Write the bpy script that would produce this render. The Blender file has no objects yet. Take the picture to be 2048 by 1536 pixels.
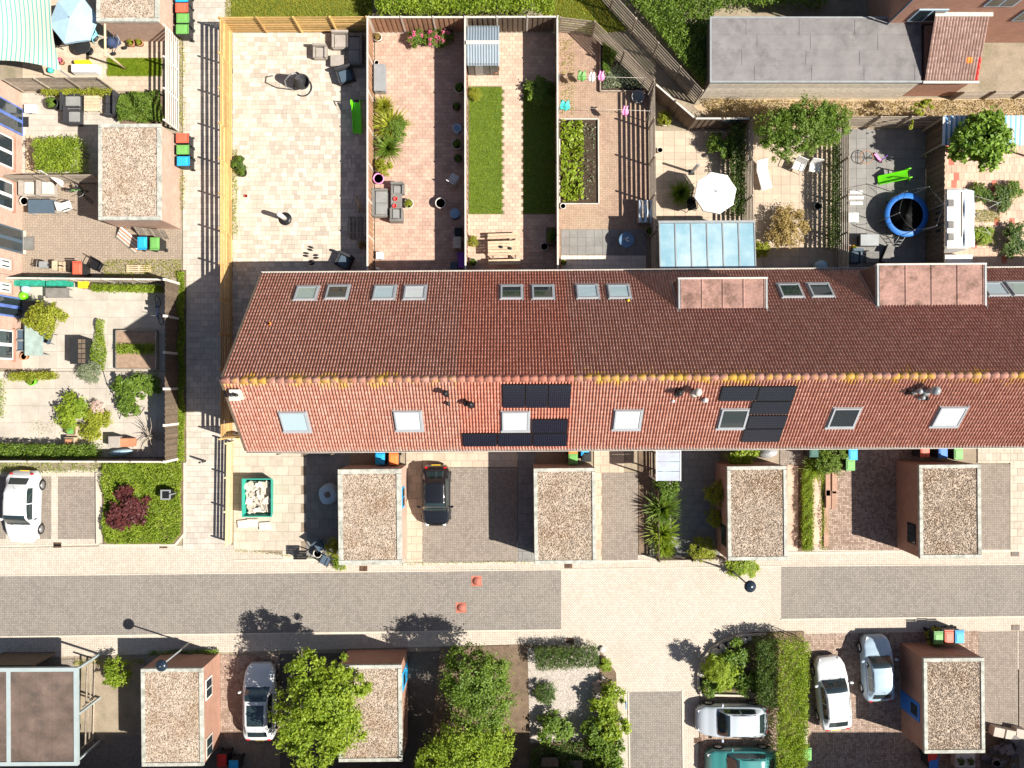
import bpy, bmesh, math, random
import numpy as np
from mathutils import Vector, Matrix
R = random.Random(7)
C = bpy.context.scene.collection
S = bpy.context.scene
rad = math.radians
# ---------------------------------------------------------------- camera, sky, sun, exposure
H, F = 45.0, 1620.0                      # camera height (m), focal length in photo pixels (2048 wide)
cam = bpy.data.objects.new('camera', bpy.data.cameras.new('camera')); C.objects.link(cam)
cam.location = (0, 0, H); cam.data.sensor_width = 36; cam.data.lens = 36 * F / 2048
cam.data.clip_end = 2000; S.camera = cam
SUN = Vector((0.673, -0.217, 0.707)).normalized()
w = bpy.data.worlds.new('World'); S.world = w; w.use_nodes = True
_sky = w.node_tree.nodes.new('ShaderNodeTexSky'); _sky.sky_type = 'NISHITA'; _sky.sun_disc = False
_sky.sun_elevation = math.asin(SUN.z); _sky.sun_rotation = math.atan2(SUN.x, SUN.y)
_bg = w.node_tree.nodes['Background']; _bg.inputs['Strength'].default_value = 0.05
w.node_tree.links.new(_sky.outputs[0], _bg.inputs[0])
sun = bpy.data.objects.new('sun', bpy.data.lights.new('sun', 'SUN')); C.objects.link(sun)
sun.data.energy = 5.0; sun.data.angle = rad(0.53); sun.data.color = (1, 0.955, 0.88)
sun.rotation_euler = (-SUN).to_track_quat('-Z', 'Y').to_euler(); sun.location = SUN * 60
S.view_settings.view_transform = 'Standard'; S.view_settings.look = 'None'
S.view_settings.exposure = 1.05; S.view_settings.gamma = 1.0

def G(u, v, z=0.0):                      # photo pixel -> point at height z
    k = (H - z) / F
    return Vector(((u - 1024) * k, (768 - v) * k, z))
def mm(px, z=0.0): return px * (H - z) / F

# ---------------------------------------------------------------- mesh builder
class MB:
    def __init__(s): s.v, s.f, s.m, s.sm = [], [], [], []; s.T = None; s.mi = 0; s.smooth = False
    def add(s, vs, fs):
        o = len(s.v)
        for p in vs:
            p = Vector(p)
            s.v.append(tuple(s.T @ p) if s.T else tuple(p))
        for f in fs: s.f.append(tuple(i + o for i in f)); s.m.append(s.mi); s.sm.append(s.smooth)
        return s
    def box(s, x0, y0, z0, x1, y1, z1, tx=0, ty=0):     # tx, ty: taper of the top, inwards
        a = [(x0, y0, z0), (x1, y0, z0), (x1, y1, z0), (x0, y1, z0),
             (x0 + tx, y0 + ty, z1), (x1 - tx, y0 + ty, z1), (x1 - tx, y1 - ty, z1), (x0 + tx, y1 - ty, z1)]
        return s.add(a, [(3, 2, 1, 0), (4, 5, 6, 7), (0, 1, 5, 4), (1, 2, 6, 5), (2, 3, 7, 6), (3, 0, 4, 7)])
    def cbox(s, x, y, z0, w, d, h, tx=0, ty=0): return s.box(x - w / 2, y - d / 2, z0, x + w / 2, y + d / 2, z0 + h, tx, ty)
    def lathe(s, prof, n=16, c=(0, 0, 0), sx=1, sy=1, caps=True):   # prof: (r, z)
        vs, fs = [], []
        for r, z in prof:
            for k in range(n):
                a = 2 * math.pi * k / n
                vs.append((c[0] + r * sx * math.cos(a), c[1] + r * sy * math.sin(a), c[2] + z))
        for i in range(len(prof) - 1):
            for k in range(n):
                k2 = (k + 1) % n
                fs.append((i * n + k, i * n + k2, (i + 1) * n + k2, (i + 1) * n + k))
        if caps and prof[0][0] > 1e-5: fs.append(tuple(range(n - 1, -1, -1)))
        if caps and prof[-1][0] > 1e-5: fs.append(tuple((len(prof) - 1) * n + k for k in range(n)))
        old = s.smooth; s.smooth = n > 8; s.add(vs, fs); s.smooth = old; return s
    def cyl(s, c, r, h, n=14, r2=None): return s.lathe([(r, 0), (r if r2 is None else r2, h)], n, c)
    def tube(s, pts, r, n=6):
        pts = [Vector(p) for p in pts]; vs, fs = [], []
        rs = r if isinstance(r, (list, tuple)) else [r] * len(pts)
        for i, p in enumerate(pts):
            d = (pts[min(i + 1, len(pts) - 1)] - pts[max(i - 1, 0)]).normalized()
            a = d.orthogonal().normalized()
            if i and abs((a - la).length) > 0.5:
                a = (la - d * la.dot(d)).normalized()
            la = a; b = d.cross(a)
            for k in range(n):
                t = 2 * math.pi * k / n
                vs.append(p + (a * math.cos(t) + b * math.sin(t)) * rs[i])
        for i in range(len(pts) - 1):
            for k in range(n):
                k2 = (k + 1) % n
                fs.append((i * n + k, i * n + k2, (i + 1) * n + k2, (i + 1) * n + k))
        fs.append(tuple(range(n - 1, -1, -1))); fs.append(tuple((len(pts) - 1) * n + k for k in range(n)))
        old = s.smooth; s.smooth = True; s.add(vs, fs); s.smooth = old; return s
    def prism(s, poly, z0, z1):
        n = len(poly)
        if sum(poly[i][0] * poly[(i + 1) % n][1] - poly[(i + 1) % n][0] * poly[i][1] for i in range(n)) < 0: poly = poly[::-1]
        vs = [(p[0], p[1], z0) for p in poly] + [(p[0], p[1], z1) for p in poly]
        return s.add(vs, [tuple(range(n - 1, -1, -1)), tuple(range(n, 2 * n))] + [(i, (i + 1) % n, n + (i + 1) % n, n + i) for i in range(n)])
    def grid(s, fn, nu, nv, sm=True):
        vs = [fn(i / nu, j / nv) for j in range(nv + 1) for i in range(nu + 1)]
        fs = [(j * (nu + 1) + i, j * (nu + 1) + i + 1, (j + 1) * (nu + 1) + i + 1, (j + 1) * (nu + 1) + i) for j in range(nv) for i in range(nu)]
        old = s.smooth; s.smooth = sm; s.add(vs, fs); s.smooth = old; return s
    def mesh(s, name, bev=0, seg=2):
        me = bpy.data.meshes.new(name); me.from_pydata(s.v, [], s.f)
        me.polygons.foreach_set('material_index', s.m); me.polygons.foreach_set('use_smooth', s.sm)
        if bev:
            b = bmesh.new(); b.from_mesh(me)
            bmesh.ops.bevel(b, geom=b.edges[:], offset=bev, segments=seg, affect='EDGES', clamp_overlap=True)
            b.to_mesh(me); b.free()
        me.update(); return me

def obj(name, mb, mat=None, parent=None, loc=None, rot=None, bev=0, kind=None, mats=None):
    me = mb.mesh(name, bev) if isinstance(mb, MB) else mb
    if not me.materials:
        for q in (mats or [mat]): me.materials.append(q)
    o = bpy.data.objects.new(name, me); C.objects.link(o)
    if parent: o.parent = parent
    if loc is not None: o.location = loc
    if rot is not None: o.rotation_euler = rot if isinstance(rot, (tuple, list)) else (0, 0, rot)
    if kind: o['kind'] = kind
    return o
def tag(o, label, cat, group=None):
    o['label'] = label; o['category'] = cat
    if group: o['group'] = group
    return o
def thing(name, label, cat, loc=(0, 0, 0), rz=0, group=None):
    o = bpy.data.objects.new(name, None); C.objects.link(o)
    o.location = loc; o.rotation_euler = (0, 0, rz); o.empty_display_size = .2
    return tag(o, label, cat, group)
def dup(root, loc, rz=0, label=None, group=None, sc=None):
    r = root.copy(); C.objects.link(r); r.location = loc; r.rotation_euler = (0, 0, rz)
    if label: r['label'] = label
    if group: r['group'] = group
    if sc: r.scale = sc if isinstance(sc, (tuple, list)) else (sc, sc, sc)
    for ch in list(root.children):
        c = ch.copy(); C.objects.link(c); c.parent = r
        for g in list(ch.children):
            d = g.copy(); C.objects.link(d); d.parent = c
    return r

# ---------------------------------------------------------------- materials
MATS = {}
def base(name, rough=.8, spec=.3, metal=0):
    m = bpy.data.materials.new(name); m.use_nodes = True
    nt = m.node_tree; b = nt.nodes['Principled BSDF']
    b.inputs['Roughness'].default_value = rough; b.inputs['Metallic'].default_value = metal
    b.inputs['Specular IOR Level'].default_value = spec
    MATS[name] = m
    return m, nt, b
def nd(nt, t, **kw):
    n = nt.nodes.new('ShaderNode' + t)
    for k, v in kw.items():
        if k.startswith('i'): n.inputs[int(k[1:])].default_value = v
        else: setattr(n, k, v)
    return n
def lk(nt, a, b): nt.links.new(a, b)
def mth(nt, op, a, b=None, c=None):
    n = nt.nodes.new('ShaderNodeMath'); n.operation = op
    for i, x in enumerate((a, b, c)):
        if x is None: continue
        if isinstance(x, (int, float)): n.inputs[i].default_value = x
        else: nt.links.new(x, n.inputs[i])
    return n.outputs[0]
def mixc(nt, fac, a, b, mode='MIX'):
    n = nt.nodes.new('ShaderNodeMix'); n.data_type = 'RGBA'; n.blend_type = mode
    for s_, x in ((n.inputs[0], fac), (n.inputs[6], a), (n.inputs[7], b)):
        if isinstance(x, (int, float)): s_.default_value = x
        elif isinstance(x, (tuple, list)): s_.default_value = tuple(x)[:3] + (1,)
        else: nt.links.new(x, s_)
    return n.outputs[2]
def world_pos(nt): return nd(nt, 'NewGeometry').outputs['Position']
def noise(nt, scale, vec=None, detail=4, rough=.6):
    n = nd(nt, 'TexNoise'); n.inputs['Scale'].default_value = scale; n.inputs['Detail'].default_value = detail
    n.inputs['Roughness'].default_value = rough
    lk(nt, vec if vec is not None else world_pos(nt), n.inputs['Vector']); return n.outputs[0]
def ramp(nt, x, lo, hi):
    n = nd(nt, 'MapRange'); lk(nt, x, n.inputs[0]); n.inputs[1].default_value = lo; n.inputs[2].default_value = hi
    return n.outputs[0]
def rnd01(nt):                          # differs for every object and for every loose piece of one mesh
    return mth(nt, 'FRACT', mth(nt, 'ADD', nd(nt, 'ObjectInfo').outputs['Random'], nd(nt, 'NewGeometry').outputs['Random Per Island']))
def bump(nt, b, h, dist=.01, st=1):
    n = nd(nt, 'Bump'); n.inputs['Distance'].default_value = dist; n.inputs['Strength'].default_value = st
    lk(nt, h, n.inputs['Height']); lk(nt, n.outputs[0], b.inputs['Normal'])
def mat(name, c, rough=.75, c2=None, var=.18, scale=2.5, fine=30, rnd=0, bmp=0, spec=.3, metal=0, dirt=None, dirtamt=.5):
    if name in MATS: return MATS[name]
    m, nt, b = base(name, rough, spec, metal)
    n1 = noise(nt, scale); n2 = noise(nt, fine, detail=3)
    f = mth(nt, 'ADD', mth(nt, 'MULTIPLY', n1, .6), mth(nt, 'MULTIPLY', n2, .4))
    lo = tuple(max(0, x * (1 - 2 * var)) for x in c); hi = tuple(x * (1 + 2 * var) for x in (c2 or c))
    col = mixc(nt, ramp(nt, f, .3, .7), lo, hi)
    if rnd:
        r = rnd01(nt); k = mth(nt, 'MULTIPLY_ADD', r, 2 * rnd, 1 - rnd)
        cc = nd(nt, 'CombineXYZ')
        for i in range(3): lk(nt, k, cc.inputs[i])
        col = mixc(nt, 1, col, cc.outputs[0], 'MULTIPLY')
    if dirt:
        d = ramp(nt, noise(nt, scale * .6 + .3, detail=6, rough=.7), .52, .72)
        col = mixc(nt, mth(nt, 'MULTIPLY', d, dirtamt), col, dirt)
    lk(nt, col, b.inputs['Base Color'])
    if bmp: bump(nt, b, n2, bmp)
    return m
def flat(name, c, rough=.5, spec=.5, metal=0): return mat(name, c, rough, var=.05, spec=spec, metal=metal)
def glass_mat(name, c=(.02, .03, .035), rough=.03):
    m, nt, b = base(name, rough, 1.0); b.inputs['Base Color'].default_value = c + (1,); b.inputs['Coat Weight'].default_value = .25
    b.inputs['Coat Roughness'].default_value = .02; return m
def paint(name, c, rough=.3):
    m, nt, b = base(name, rough, .5)
    n = ramp(nt, noise(nt, 60, detail=2), .3, .7)
    lk(nt, mixc(nt, n, tuple(x * .94 for x in c), c), b.inputs['Base Color'])
    b.inputs['Coat Weight'].default_value = 1; b.inputs['Coat Roughness'].default_value = .05; return m
def leafmat(name, c, c2, tr=.35):
    m, nt, b = base(name, .55, .35)
    r = rnd01(nt); big = ramp(nt, noise(nt, 1.3, detail=2), .35, .65)
    col = mixc(nt, mth(nt, 'ADD', mth(nt, 'MULTIPLY', r, .65), mth(nt, 'MULTIPLY', big, .35)), c, c2)
    lk(nt, col, b.inputs['Base Color'])
    t = nd(nt, 'BsdfTranslucent'); lk(nt, mixc(nt, .5, col, (min(1, c2[0] * 1.6), min(1, c2[1] * 1.6), c2[2])), t.inputs[0])
    mx = nd(nt, 'MixShader'); mx.inputs[0].default_value = tr
    lk(nt, b.outputs[0], mx.inputs[1]); lk(nt, t.outputs[0], mx.inputs[2])
    lk(nt, mx.outputs[0], nt.nodes['Material Output'].inputs[0]); return m
def herring(nt, width, ang):            # 2:1 herringbone: returns joint mask (0 joint, 1 brick), random per brick
    mp = nd(nt, 'Mapping'); lk(nt, world_pos(nt), mp.inputs[0])
    mp.inputs['Rotation'].default_value = (0, 0, ang); k = 1 / width; mp.inputs['Scale'].default_value = (k, k, k)
    sp = nd(nt, 'SeparateXYZ'); lk(nt, mp.outputs[0], sp.inputs[0]); x, y = sp.outputs[0], sp.outputs[1]
    i, j = mth(nt, 'FLOOR', x), mth(nt, 'FLOOR', y); fx, fy = mth(nt, 'FRACT', x), mth(nt, 'FRACT', y)
    q = mth(nt, 'FLOORED_MODULO', mth(nt, 'SUBTRACT', i, j), 4)
    e = [mth(nt, 'COMPARE', q, float(t), .1) for t in range(4)]
    def d(v, t): return mth(nt, 'ADD', v, mth(nt, 'MULTIPLY', e[t], 9))
    inv = lambda v: mth(nt, 'SUBTRACT', 1, v)
    ds = [d(fx, 1), d(inv(fx), 0), d(fy, 2), d(inv(fy), 3)]
    dist = mth(nt, 'MINIMUM', mth(nt, 'MINIMUM', ds[0], ds[1]), mth(nt, 'MINIMUM', ds[2], ds[3]))
    mask = ramp(nt, dist, .03, .12)
    cc = nd(nt, 'CombineXYZ'); lk(nt, mth(nt, 'SUBTRACT', i, e[1]), cc.inputs[0]); lk(nt, mth(nt, 'SUBTRACT', j, e[2]), cc.inputs[1])
    wn = nd(nt, 'TexWhiteNoise', noise_dimensions='3D'); lk(nt, cc.outputs[0], wn.inputs['Vector'])
    return mask, wn.outputs['Value']
def herringmat(name, c, joint, width=.1, ang=0, var=.2, c2=None, stain=None, stamt=.35, rough=.85):
    m, nt, b = base(name, rough, .2)
    mask, r = herring(nt, width, ang)
    lo = tuple(x * (1 - var) for x in c); hi = tuple(x * (1 + var) for x in (c2 or c))
    f = mth(nt, 'ADD', mth(nt, 'MULTIPLY', r, .7), mth(nt, 'MULTIPLY', noise(nt, .5, detail=6), .3))
    col = mixc(nt, f, lo, hi)
    if stain: col = mixc(nt, mth(nt, 'MULTIPLY', ramp(nt, noise(nt, .35, detail=7, rough=.7), .45, .72), stamt), col, stain)
    col = mixc(nt, mask, joint, col); lk(nt, col, b.inputs['Base Color'])
    bump(nt, b, mask, .006); return m
def brickwall(name, c, c2, joint=(.42, .38, .33)):
    m, nt, b = base(name, .85, .2)
    sp = nd(nt, 'SeparateXYZ'); lk(nt, world_pos(nt), sp.inputs[0])
    cc = nd(nt, 'CombineXYZ'); lk(nt, mth(nt, 'ADD', sp.outputs[0], sp.outputs[1]), cc.inputs[0]); lk(nt, sp.outputs[2], cc.inputs[1])
    t = nd(nt, 'TexBrick'); lk(nt, cc.outputs[0], t.inputs[0])
    t.inputs['Color1'].default_value = c + (1,); t.inputs['Color2'].default_value = c2 + (1,); t.inputs['Mortar'].default_value = joint + (1,)
    t.inputs['Scale'].default_value = 1; t.inputs['Mortar Size'].default_value = .008
    t.inputs['Brick Width'].default_value = .22; t.inputs['Row Height'].default_value = .066; t.inputs['Bias'].default_value = 0
    col = mixc(nt, ramp(nt, noise(nt, 1.2), .3, .8), t.outputs[0], (.8, .8, .8), 'MULTIPLY')
    lk(nt, col, b.inputs['Base Color']); bump(nt, b, t.outputs['Fac'], -.006); return m
# ---------------------------------------------------------------- palette
m_soil = mat('soil', (.11, .075, .048), .95, c2=(.17, .12, .08), scale=1.5, fine=25, bmp=.03)
m_ground = mat('yard_ground', (.26, .21, .15), .95, scale=.8, fine=18, bmp=.01, dirt=(.08, .1, .03))
m_light = herringmat('light_paving', (.47, .41, .34), (.25, .2, .15), .1, 0, .14, stain=(.36, .29, .21))
m_cross = herringmat('crossing_paving', (.48, .42, .35), (.22, .18, .14), .1, rad(45), .13, stain=(.36, .3, .23))
m_road = herringmat('road_paving', (.225, .2, .175), (.1, .085, .07), .1, 0, .2, stain=(.29, .255, .215), stamt=.5)
m_drive = herringmat('drive_paving', (.24, .2, .165), (.12, .1, .08), .1, 0, .22, stain=(.29, .25, .2))
m_redbrick = herringmat('red_paving', (.25, .16, .115), (.1, .07, .05), .1, 0, .3, c2=(.33, .25, .2), stain=(.26, .2, .15), stamt=.25)
m_brownpave = herringmat('brown_paving', (.29, .23, .175), (.19, .15, .11), .13, 0, .13, stain=(.34, .28, .22))
m_g4 = herringmat('worn_brick', (.33, .22, .16), (.2, .15, .1), .1, 0, .22, stain=(.4, .31, .21), stamt=.7)
m_kerb = mat('kerb', (.48, .42, .34), .85, var=.1, rnd=.06)
m_slab1 = mat('beige_slab', (.47, .4, .32), .8, var=.05, scale=1.0, rnd=.22, dirt=(.34, .27, .19), dirtamt=.25)
m_slab2 = mat('pink_slab', (.44, .29, .22), .85, var=.1, scale=1.5, rnd=.14, dirt=(.3, .22, .16))
m_slab3 = mat('rose_slab', (.5, .35, .26), .85, var=.1, scale=1.5, rnd=.13, dirt=(.36, .25, .18))
m_slab4 = mat('concrete_slab', (.4, .355, .3), .85, var=.1, scale=1.2, rnd=.07, dirt=(.3, .26, .2), dirtamt=.6)
m_slab5 = mat('grey_slab', (.2, .19, .175), .8, var=.1, scale=1.5, rnd=.08, dirt=(.28, .26, .22))
m_slab6 = mat('sand_slab', (.44, .35, .26), .85, var=.08, scale=1.2, rnd=.1, dirt=(.3, .23, .16))
m_alley = mat('alley_slab', (.43, .38, .32), .85, var=.08, scale=1.5, rnd=.12, dirt=(.3, .26, .2), dirtamt=.5)
m_cream = mat('cream_slab', (.42, .36, .285), .8, var=.08, rnd=.1, dirt=(.32, .26, .19), dirtamt=.5)
m_white_slab = mat('pale_slab', (.6, .53, .44), .8, var=.06, rnd=.06)
m_joint = mat('joint_sand', (.22, .17, .12), .95, scale=6)
m_lawn = mat('lawn_soil', (.11, .16, .025), .95, scale=4, fine=40, bmp=.03)
m_grass = leafmat('grass_blade', (.17, .26, .015), (.34, .42, .03), .35)
m_grassy = leafmat('dry_grass', (.24, .27, .03), (.46, .42, .07), .35)
m_brick = brickwall('pink_brick', (.46, .27, .19), (.56, .36, .27))
m_brickd = brickwall('red_brick', (.36, .16, .1), (.44, .22, .15), (.34, .28, .23))
m_trim = mat('roof_edge', (.3, .29, .25), .8, c2=(.4, .4, .35), scale=3, dirt=(.12, .12, .08), dirtamt=.7)
m_white = mat('white_paint', (.62, .61, .58), .5, var=.04)
m_offwhite = mat('off_white', (.5, .46, .4), .6, var=.1)
m_zinc = mat('zinc', (.27, .28, .28), .5, var=.1, metal=.2)
m_dark = mat('dark_plastic', (.02, .021, .022), .5, var=.15)
m_black = mat('black_metal', (.013, .013, .014), .4, var=.1)
m_char = mat('charcoal_wicker', (.035, .035, .038), .7, var=.2, fine=80, bmp=.01)
m_grey = mat('grey_wicker', (.17, .16, .145), .7, var=.15, fine=90, bmp=.01)
m_lgrey = mat('pale_wicker', (.32, .28, .24), .7, var=.12, fine=90, bmp=.01)
m_cush = mat('grey_cushion', (.22, .22, .21), .9, var=.1)
m_woodn = mat('new_wood', (.5, .31, .11), .7, c2=(.52, .33, .13), var=.12, scale=4, rnd=.3)
m_woodp = mat('pale_wood', (.52, .41, .24), .7, var=.1, scale=4, rnd=.25)
m_woodw = mat('weathered_wood', (.3, .25, .195), .85, var=.2, scale=6, rnd=.32)
m_woodd = mat('dark_board', (.13, .095, .065), .85, var=.2, scale=6, rnd=.2)
m_woodr = mat('brown_board', (.3, .17, .1), .8, var=.15, scale=5, rnd=.15)
m_woodb = mat('table_wood', (.5, .38, .25), .75, var=.14, scale=5, rnd=.12)
m_post = mat('concrete_post', (.55, .5, .44), .8, var=.08, rnd=.05)
m_bark = mat('bark', (.12, .09, .06), .95, scale=8, bmp=.01)
m_terra = mat('terracotta', (.42, .19, .1), .8, var=.1)
m_glass = glass_mat('window_glass'); m_carglass = glass_mat('car_glass', (.018, .03, .032))
m_tyre = mat('tyre', (.018, .018, .018), .85); m_rim = mat('rim', (.45, .45, .46), .35, metal=.8, var=.05)
L_green = leafmat('leaf_green', (.06, .12, .014), (.2, .29, .035))
L_bright = leafmat('leaf_bright', (.12, .2, .014), (.34, .42, .04), .4)
L_dark = leafmat('leaf_dark', (.035, .08, .014), (.13, .19, .035))
L_yellow = leafmat('leaf_yellow', (.16, .2, .015), (.42, .43, .05), .4)
L_red = leafmat('leaf_purple', (.05, .012, .014), (.15, .04, .035), .25)
L_dry = leafmat('leaf_dry', (.2, .15, .05), (.42, .3, .1), .3)
L_grey = leafmat('leaf_greygreen', (.12, .15, .08), (.3, .33, .2), .3)
L_conif = leafmat('leaf_conifer', (.07, .15, .015), (.24, .36, .04), .3)
L_pink = leafmat('petal_pink', (.6, .06, .2), (.8, .25, .4), .3)
L_pale = leafmat('petal_pale', (.65, .45, .4), (.8, .65, .58), .3)
L_soilbit = leafmat('mulch_chip', (.06, .035, .02), (.2, .13, .08), 0)
def colmat(n, c, rough=.5, spec=.4): return mat(n, c, rough, var=.06, spec=spec)
m_binred = colmat('bin_red', (.62, .11, .06)); m_bingreen = colmat('bin_green', (.13, .33, .08)); m_binblue = colmat('bin_blue', (.02, .33, .62))
m_binor = colmat('bin_orange', (.75, .2, .05)); m_lime = colmat('lime_plastic', (.16, .72, .01), .35)
m_cyan = colmat('cyan_cloth', (.25, .62, .7), .7); m_skyblue = colmat('pale_blue_cloth', (.33, .47, .56), .8); m_whitecloth = colmat('white_cloth', (.64, .63, .6), .85)
m_blue = colmat('blue_plastic', (.03, .16, .5)); m_purple = colmat('purple_plastic', (.22, .06, .4)); m_yellow = colmat('yellow_plastic', (.75, .5, .02))
m_red = colmat('red_plastic', (.55, .03, .025)); m_teal = colmat('teal_plastic', (.05, .5, .45)); m_navy = colmat('navy_fabric', (.025, .04, .09), .8)
m_slate = colmat('slate_fabric', (.06, .09, .12), .6); m_orange = colmat('orange_plastic', (.75, .22, .03)); m_pinkp = colmat('pink_plastic', (.75, .25, .5))
# bitumen, dormer copper-brown felt, gravel, roof tiles
m_bitumen = mat('bitumen', (.19, .175, .17), .9, var=.14, scale=1.2, fine=50, bmp=.008, dirt=(.08, .075, .07), dirtamt=.6)
m_felt = mat('felt_brown', (.12, .085, .068), .9, var=.3, scale=.8, fine=20, dirt=(.05, .045, .04), dirtamt=.7)
m_copper = mat('rusty_felt', (.2, .115, .09), .75, c2=(.3, .17, .135), var=.2, scale=.9, fine=9, dirt=(.06, .03, .014), dirtamt=1.0)
def gravelmat():
    m, nt, b = base('gravel_stone', .9, .2)
    r = rnd01(nt); col = mixc(nt, r, (.09, .065, .045), (.6, .5, .4))
    moss = ramp(nt, noise(nt, .7, detail=5), .48, .68); col = mixc(nt, mth(nt, 'MULTIPLY', moss, .65), col, (.2, .115, .05))
    lk(nt, col, b.inputs['Base Color']); return m
m_gravel = gravelmat()
def tilemat(name, c, c2, lichen):
    m, nt, b = base(name, .75, .3)
    r = rnd01(nt); col = mixc(nt, r, c, c2)
    col = mixc(nt, ramp(nt, noise(nt, 6, detail=5), .35, .7), col, tuple(x * .72 for x in c))
    if lichen:
        sp = nd(nt, 'SeparateXYZ'); lk(nt, world_pos(nt), sp.inputs[0])
        n = noise(nt, 3.5, detail=7, rough=.75)
        top = mth(nt, 'MULTIPLY', ramp(nt, sp.outputs[2], 8.6, 9.15), mth(nt, 'MULTIPLY', ramp(nt, noise(nt, .55, detail=2), .3, .6), .26))
        f = ramp(nt, mth(nt, 'ADD', n, top), .64, .76)
        col = mixc(nt, mth(nt, 'MULTIPLY', f, .85), col, (.62, .36, .04))
    lk(nt, col, b.inputs['Base Color']); bump(nt, b, noise(nt, 40), .004); return m
m_tile = tilemat('roof_tile', (.47, .205, .145), (.62, .33, .25), True)
m_tilen = tilemat('roof_tile_clean', (.53, .19, .125), (.66, .29, .21), False)
m_tileg = tilemat('roof_tile_brown', (.25, .15, .12), (.36, .24, .2), False)
def stripes(name, c1, c2, period, axis=0, duty=.5, rough=.7):
    m, nt, b = base(name, rough, .3)
    tc = nd(nt, 'TexCoord'); sp = nd(nt, 'SeparateXYZ'); lk(nt, tc.outputs['Object'], sp.inputs[0])
    f = mth(nt, 'FRACT', mth(nt, 'DIVIDE', sp.outputs[axis], period))
    k = mth(nt, 'GREATER_THAN', f, duty)
    lk(nt, mixc(nt, k, c1, c2), b.inputs['Base Color']); return m
def solarmat():
    m, nt, b = base('solar_cell', .15, .6)
    tc = nd(nt, 'TexCoord'); sp = nd(nt, 'SeparateXYZ'); lk(nt, tc.outputs['Object'], sp.inputs[0])
    g = mth(nt, 'LESS_THAN', mth(nt, 'FRACT', mth(nt, 'DIVIDE', sp.outputs[0], .09)), .12)
    g2 = mth(nt, 'LESS_THAN', mth(nt, 'FRACT', mth(nt, 'DIVIDE', sp.outputs[1], .16)), .05)
    lk(nt, mixc(nt, mth(nt, 'MAXIMUM', g, g2), (.006, .008, .016), (.03, .035, .05)), b.inputs['Base Color']); return m
m_solar = solarmat()
def veranda():
    m, nt, b = base('polycarbonate', .12, .6); b.inputs['Base Color'].default_value = (.42, .6, .66, 1)
    b.inputs['Coat Weight'].default_value = .7; b.inputs['Coat Roughness'].default_value = .04
    n = ramp(nt, noise(nt, .7, detail=4), .35, .7); lk(nt, mixc(nt, n, (.2, .34, .4), (.4, .5, .52)), b.inputs['Base Color']); return m
m_poly = veranda()
# ---------------------------------------------------------------- foliage helpers
def leaves(name, c, s, nrm=None, rng=None, asp=.55, mat=None):
    n = len(c); rng = rng or np.random.default_rng(1)
    d = rng.normal(size=(n, 3)); d /= np.linalg.norm(d, axis=1)[:, None]
    if nrm is None: nrm = rng.normal(size=(n, 3)) + np.array([0, 0, .9])
    nrm = nrm / np.linalg.norm(nrm, axis=1)[:, None]
    a = np.cross(nrm, d); a /= np.linalg.norm(a, axis=1)[:, None] + 1e-9
    b = np.cross(nrm, a); s = s[:, None]
    v = np.empty((n, 4, 3)); v[:, 0] = c - a * s * .5; v[:, 1] = c + b * s * asp * .5 + nrm * s * .08; v[:, 2] = c + a * s * .5; v[:, 3] = c - b * s * asp * .5 + nrm * s * .08
    me = bpy.data.meshes.new(name); me.vertices.add(n * 4); me.vertices.foreach_set('co', v.ravel())
    me.loops.add(n * 4); me.loops.foreach_set('vertex_index', np.arange(n * 4, dtype=np.int32))
    me.polygons.add(n); me.polygons.foreach_set('loop_start', np.arange(0, n * 4, 4, dtype=np.int32))
    me.update(calc_edges=True)
    if mat: me.materials.append(mat)
    return me
def crown_mesh(name, blobs, n, size, seed, clump=.28, nclump=None, mat=None, asp=.55):
    rng = np.random.default_rng(seed); B = np.array(blobs, float)
    vol = B[:, 3] * B[:, 4] * B[:, 5]; K = nclump or max(12, int(n / 70))
    bi = rng.choice(len(B), K, p=vol / vol.sum())
    d = rng.normal(size=(K, 3)); d /= np.linalg.norm(d, axis=1)[:, None]; d[:, 2] = np.where(d[:, 2] < -.35, -d[:, 2], d[:, 2])
    rr = rng.uniform(.35, 1, K) ** .5
    cc = B[bi, :3] + d * B[bi, 3:] * rr[:, None]
    cs = B[bi, 3:].min(axis=1) * clump * rng.uniform(.6, 1.35, K)
    k = rng.integers(0, K, n); off = rng.normal(size=(n, 3)) * .5
    c = cc[k] + off * cs[k][:, None]
    out = d[k] * .8 + rng.normal(size=(n, 3)) * .7 + np.array([0, 0, .5])
    return leaves(name, c, size * rng.uniform(.6, 1.35, n), out, rng, asp, mat)
def blade_mesh(name, n, length, rad0, seed, droop=.5, wid=.02, mat=None, up=.7):
    rng = np.random.default_rng(seed); m = MB()
    for _ in range(n):
        az = rng.uniform(0, 2 * math.pi); e = rng.uniform(.15, 1.0); L = length * rng.uniform(.6, 1.1)
        d = Vector((math.cos(az), math.sin(az), 0)); t = Vector((-d.y, d.x, 0)) * wid
        p0 = d * rad0 * rng.uniform(0, 1); 
        q = [p0 + d * (L * e * x) + Vector((0, 0, L * up * (1.2 - e * .75) * (x * 1.9 - droop * 1.7 * x * x))) for x in (0, .35, .7, 1)]
        m.add([q[0] - t, q[0] + t, q[1] + t, q[1] - t, q[2] + t * .7, q[2] - t * .7, q[3]], [(0, 1, 2, 3), (3, 2, 4, 5), (5, 4, 6)])
    me = m.mesh(name)
    if mat: me.materials.append(mat)
    return me
SHR = [crown_mesh('foliage', [(0, 0, .75, 1, 1, .75), (.35, .2, .9, .6, .6, .6), (-.3, -.3, .85, .6, .6, .6)], 2600, .17, s, .3) for s in (1, 2, 3)]
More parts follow.
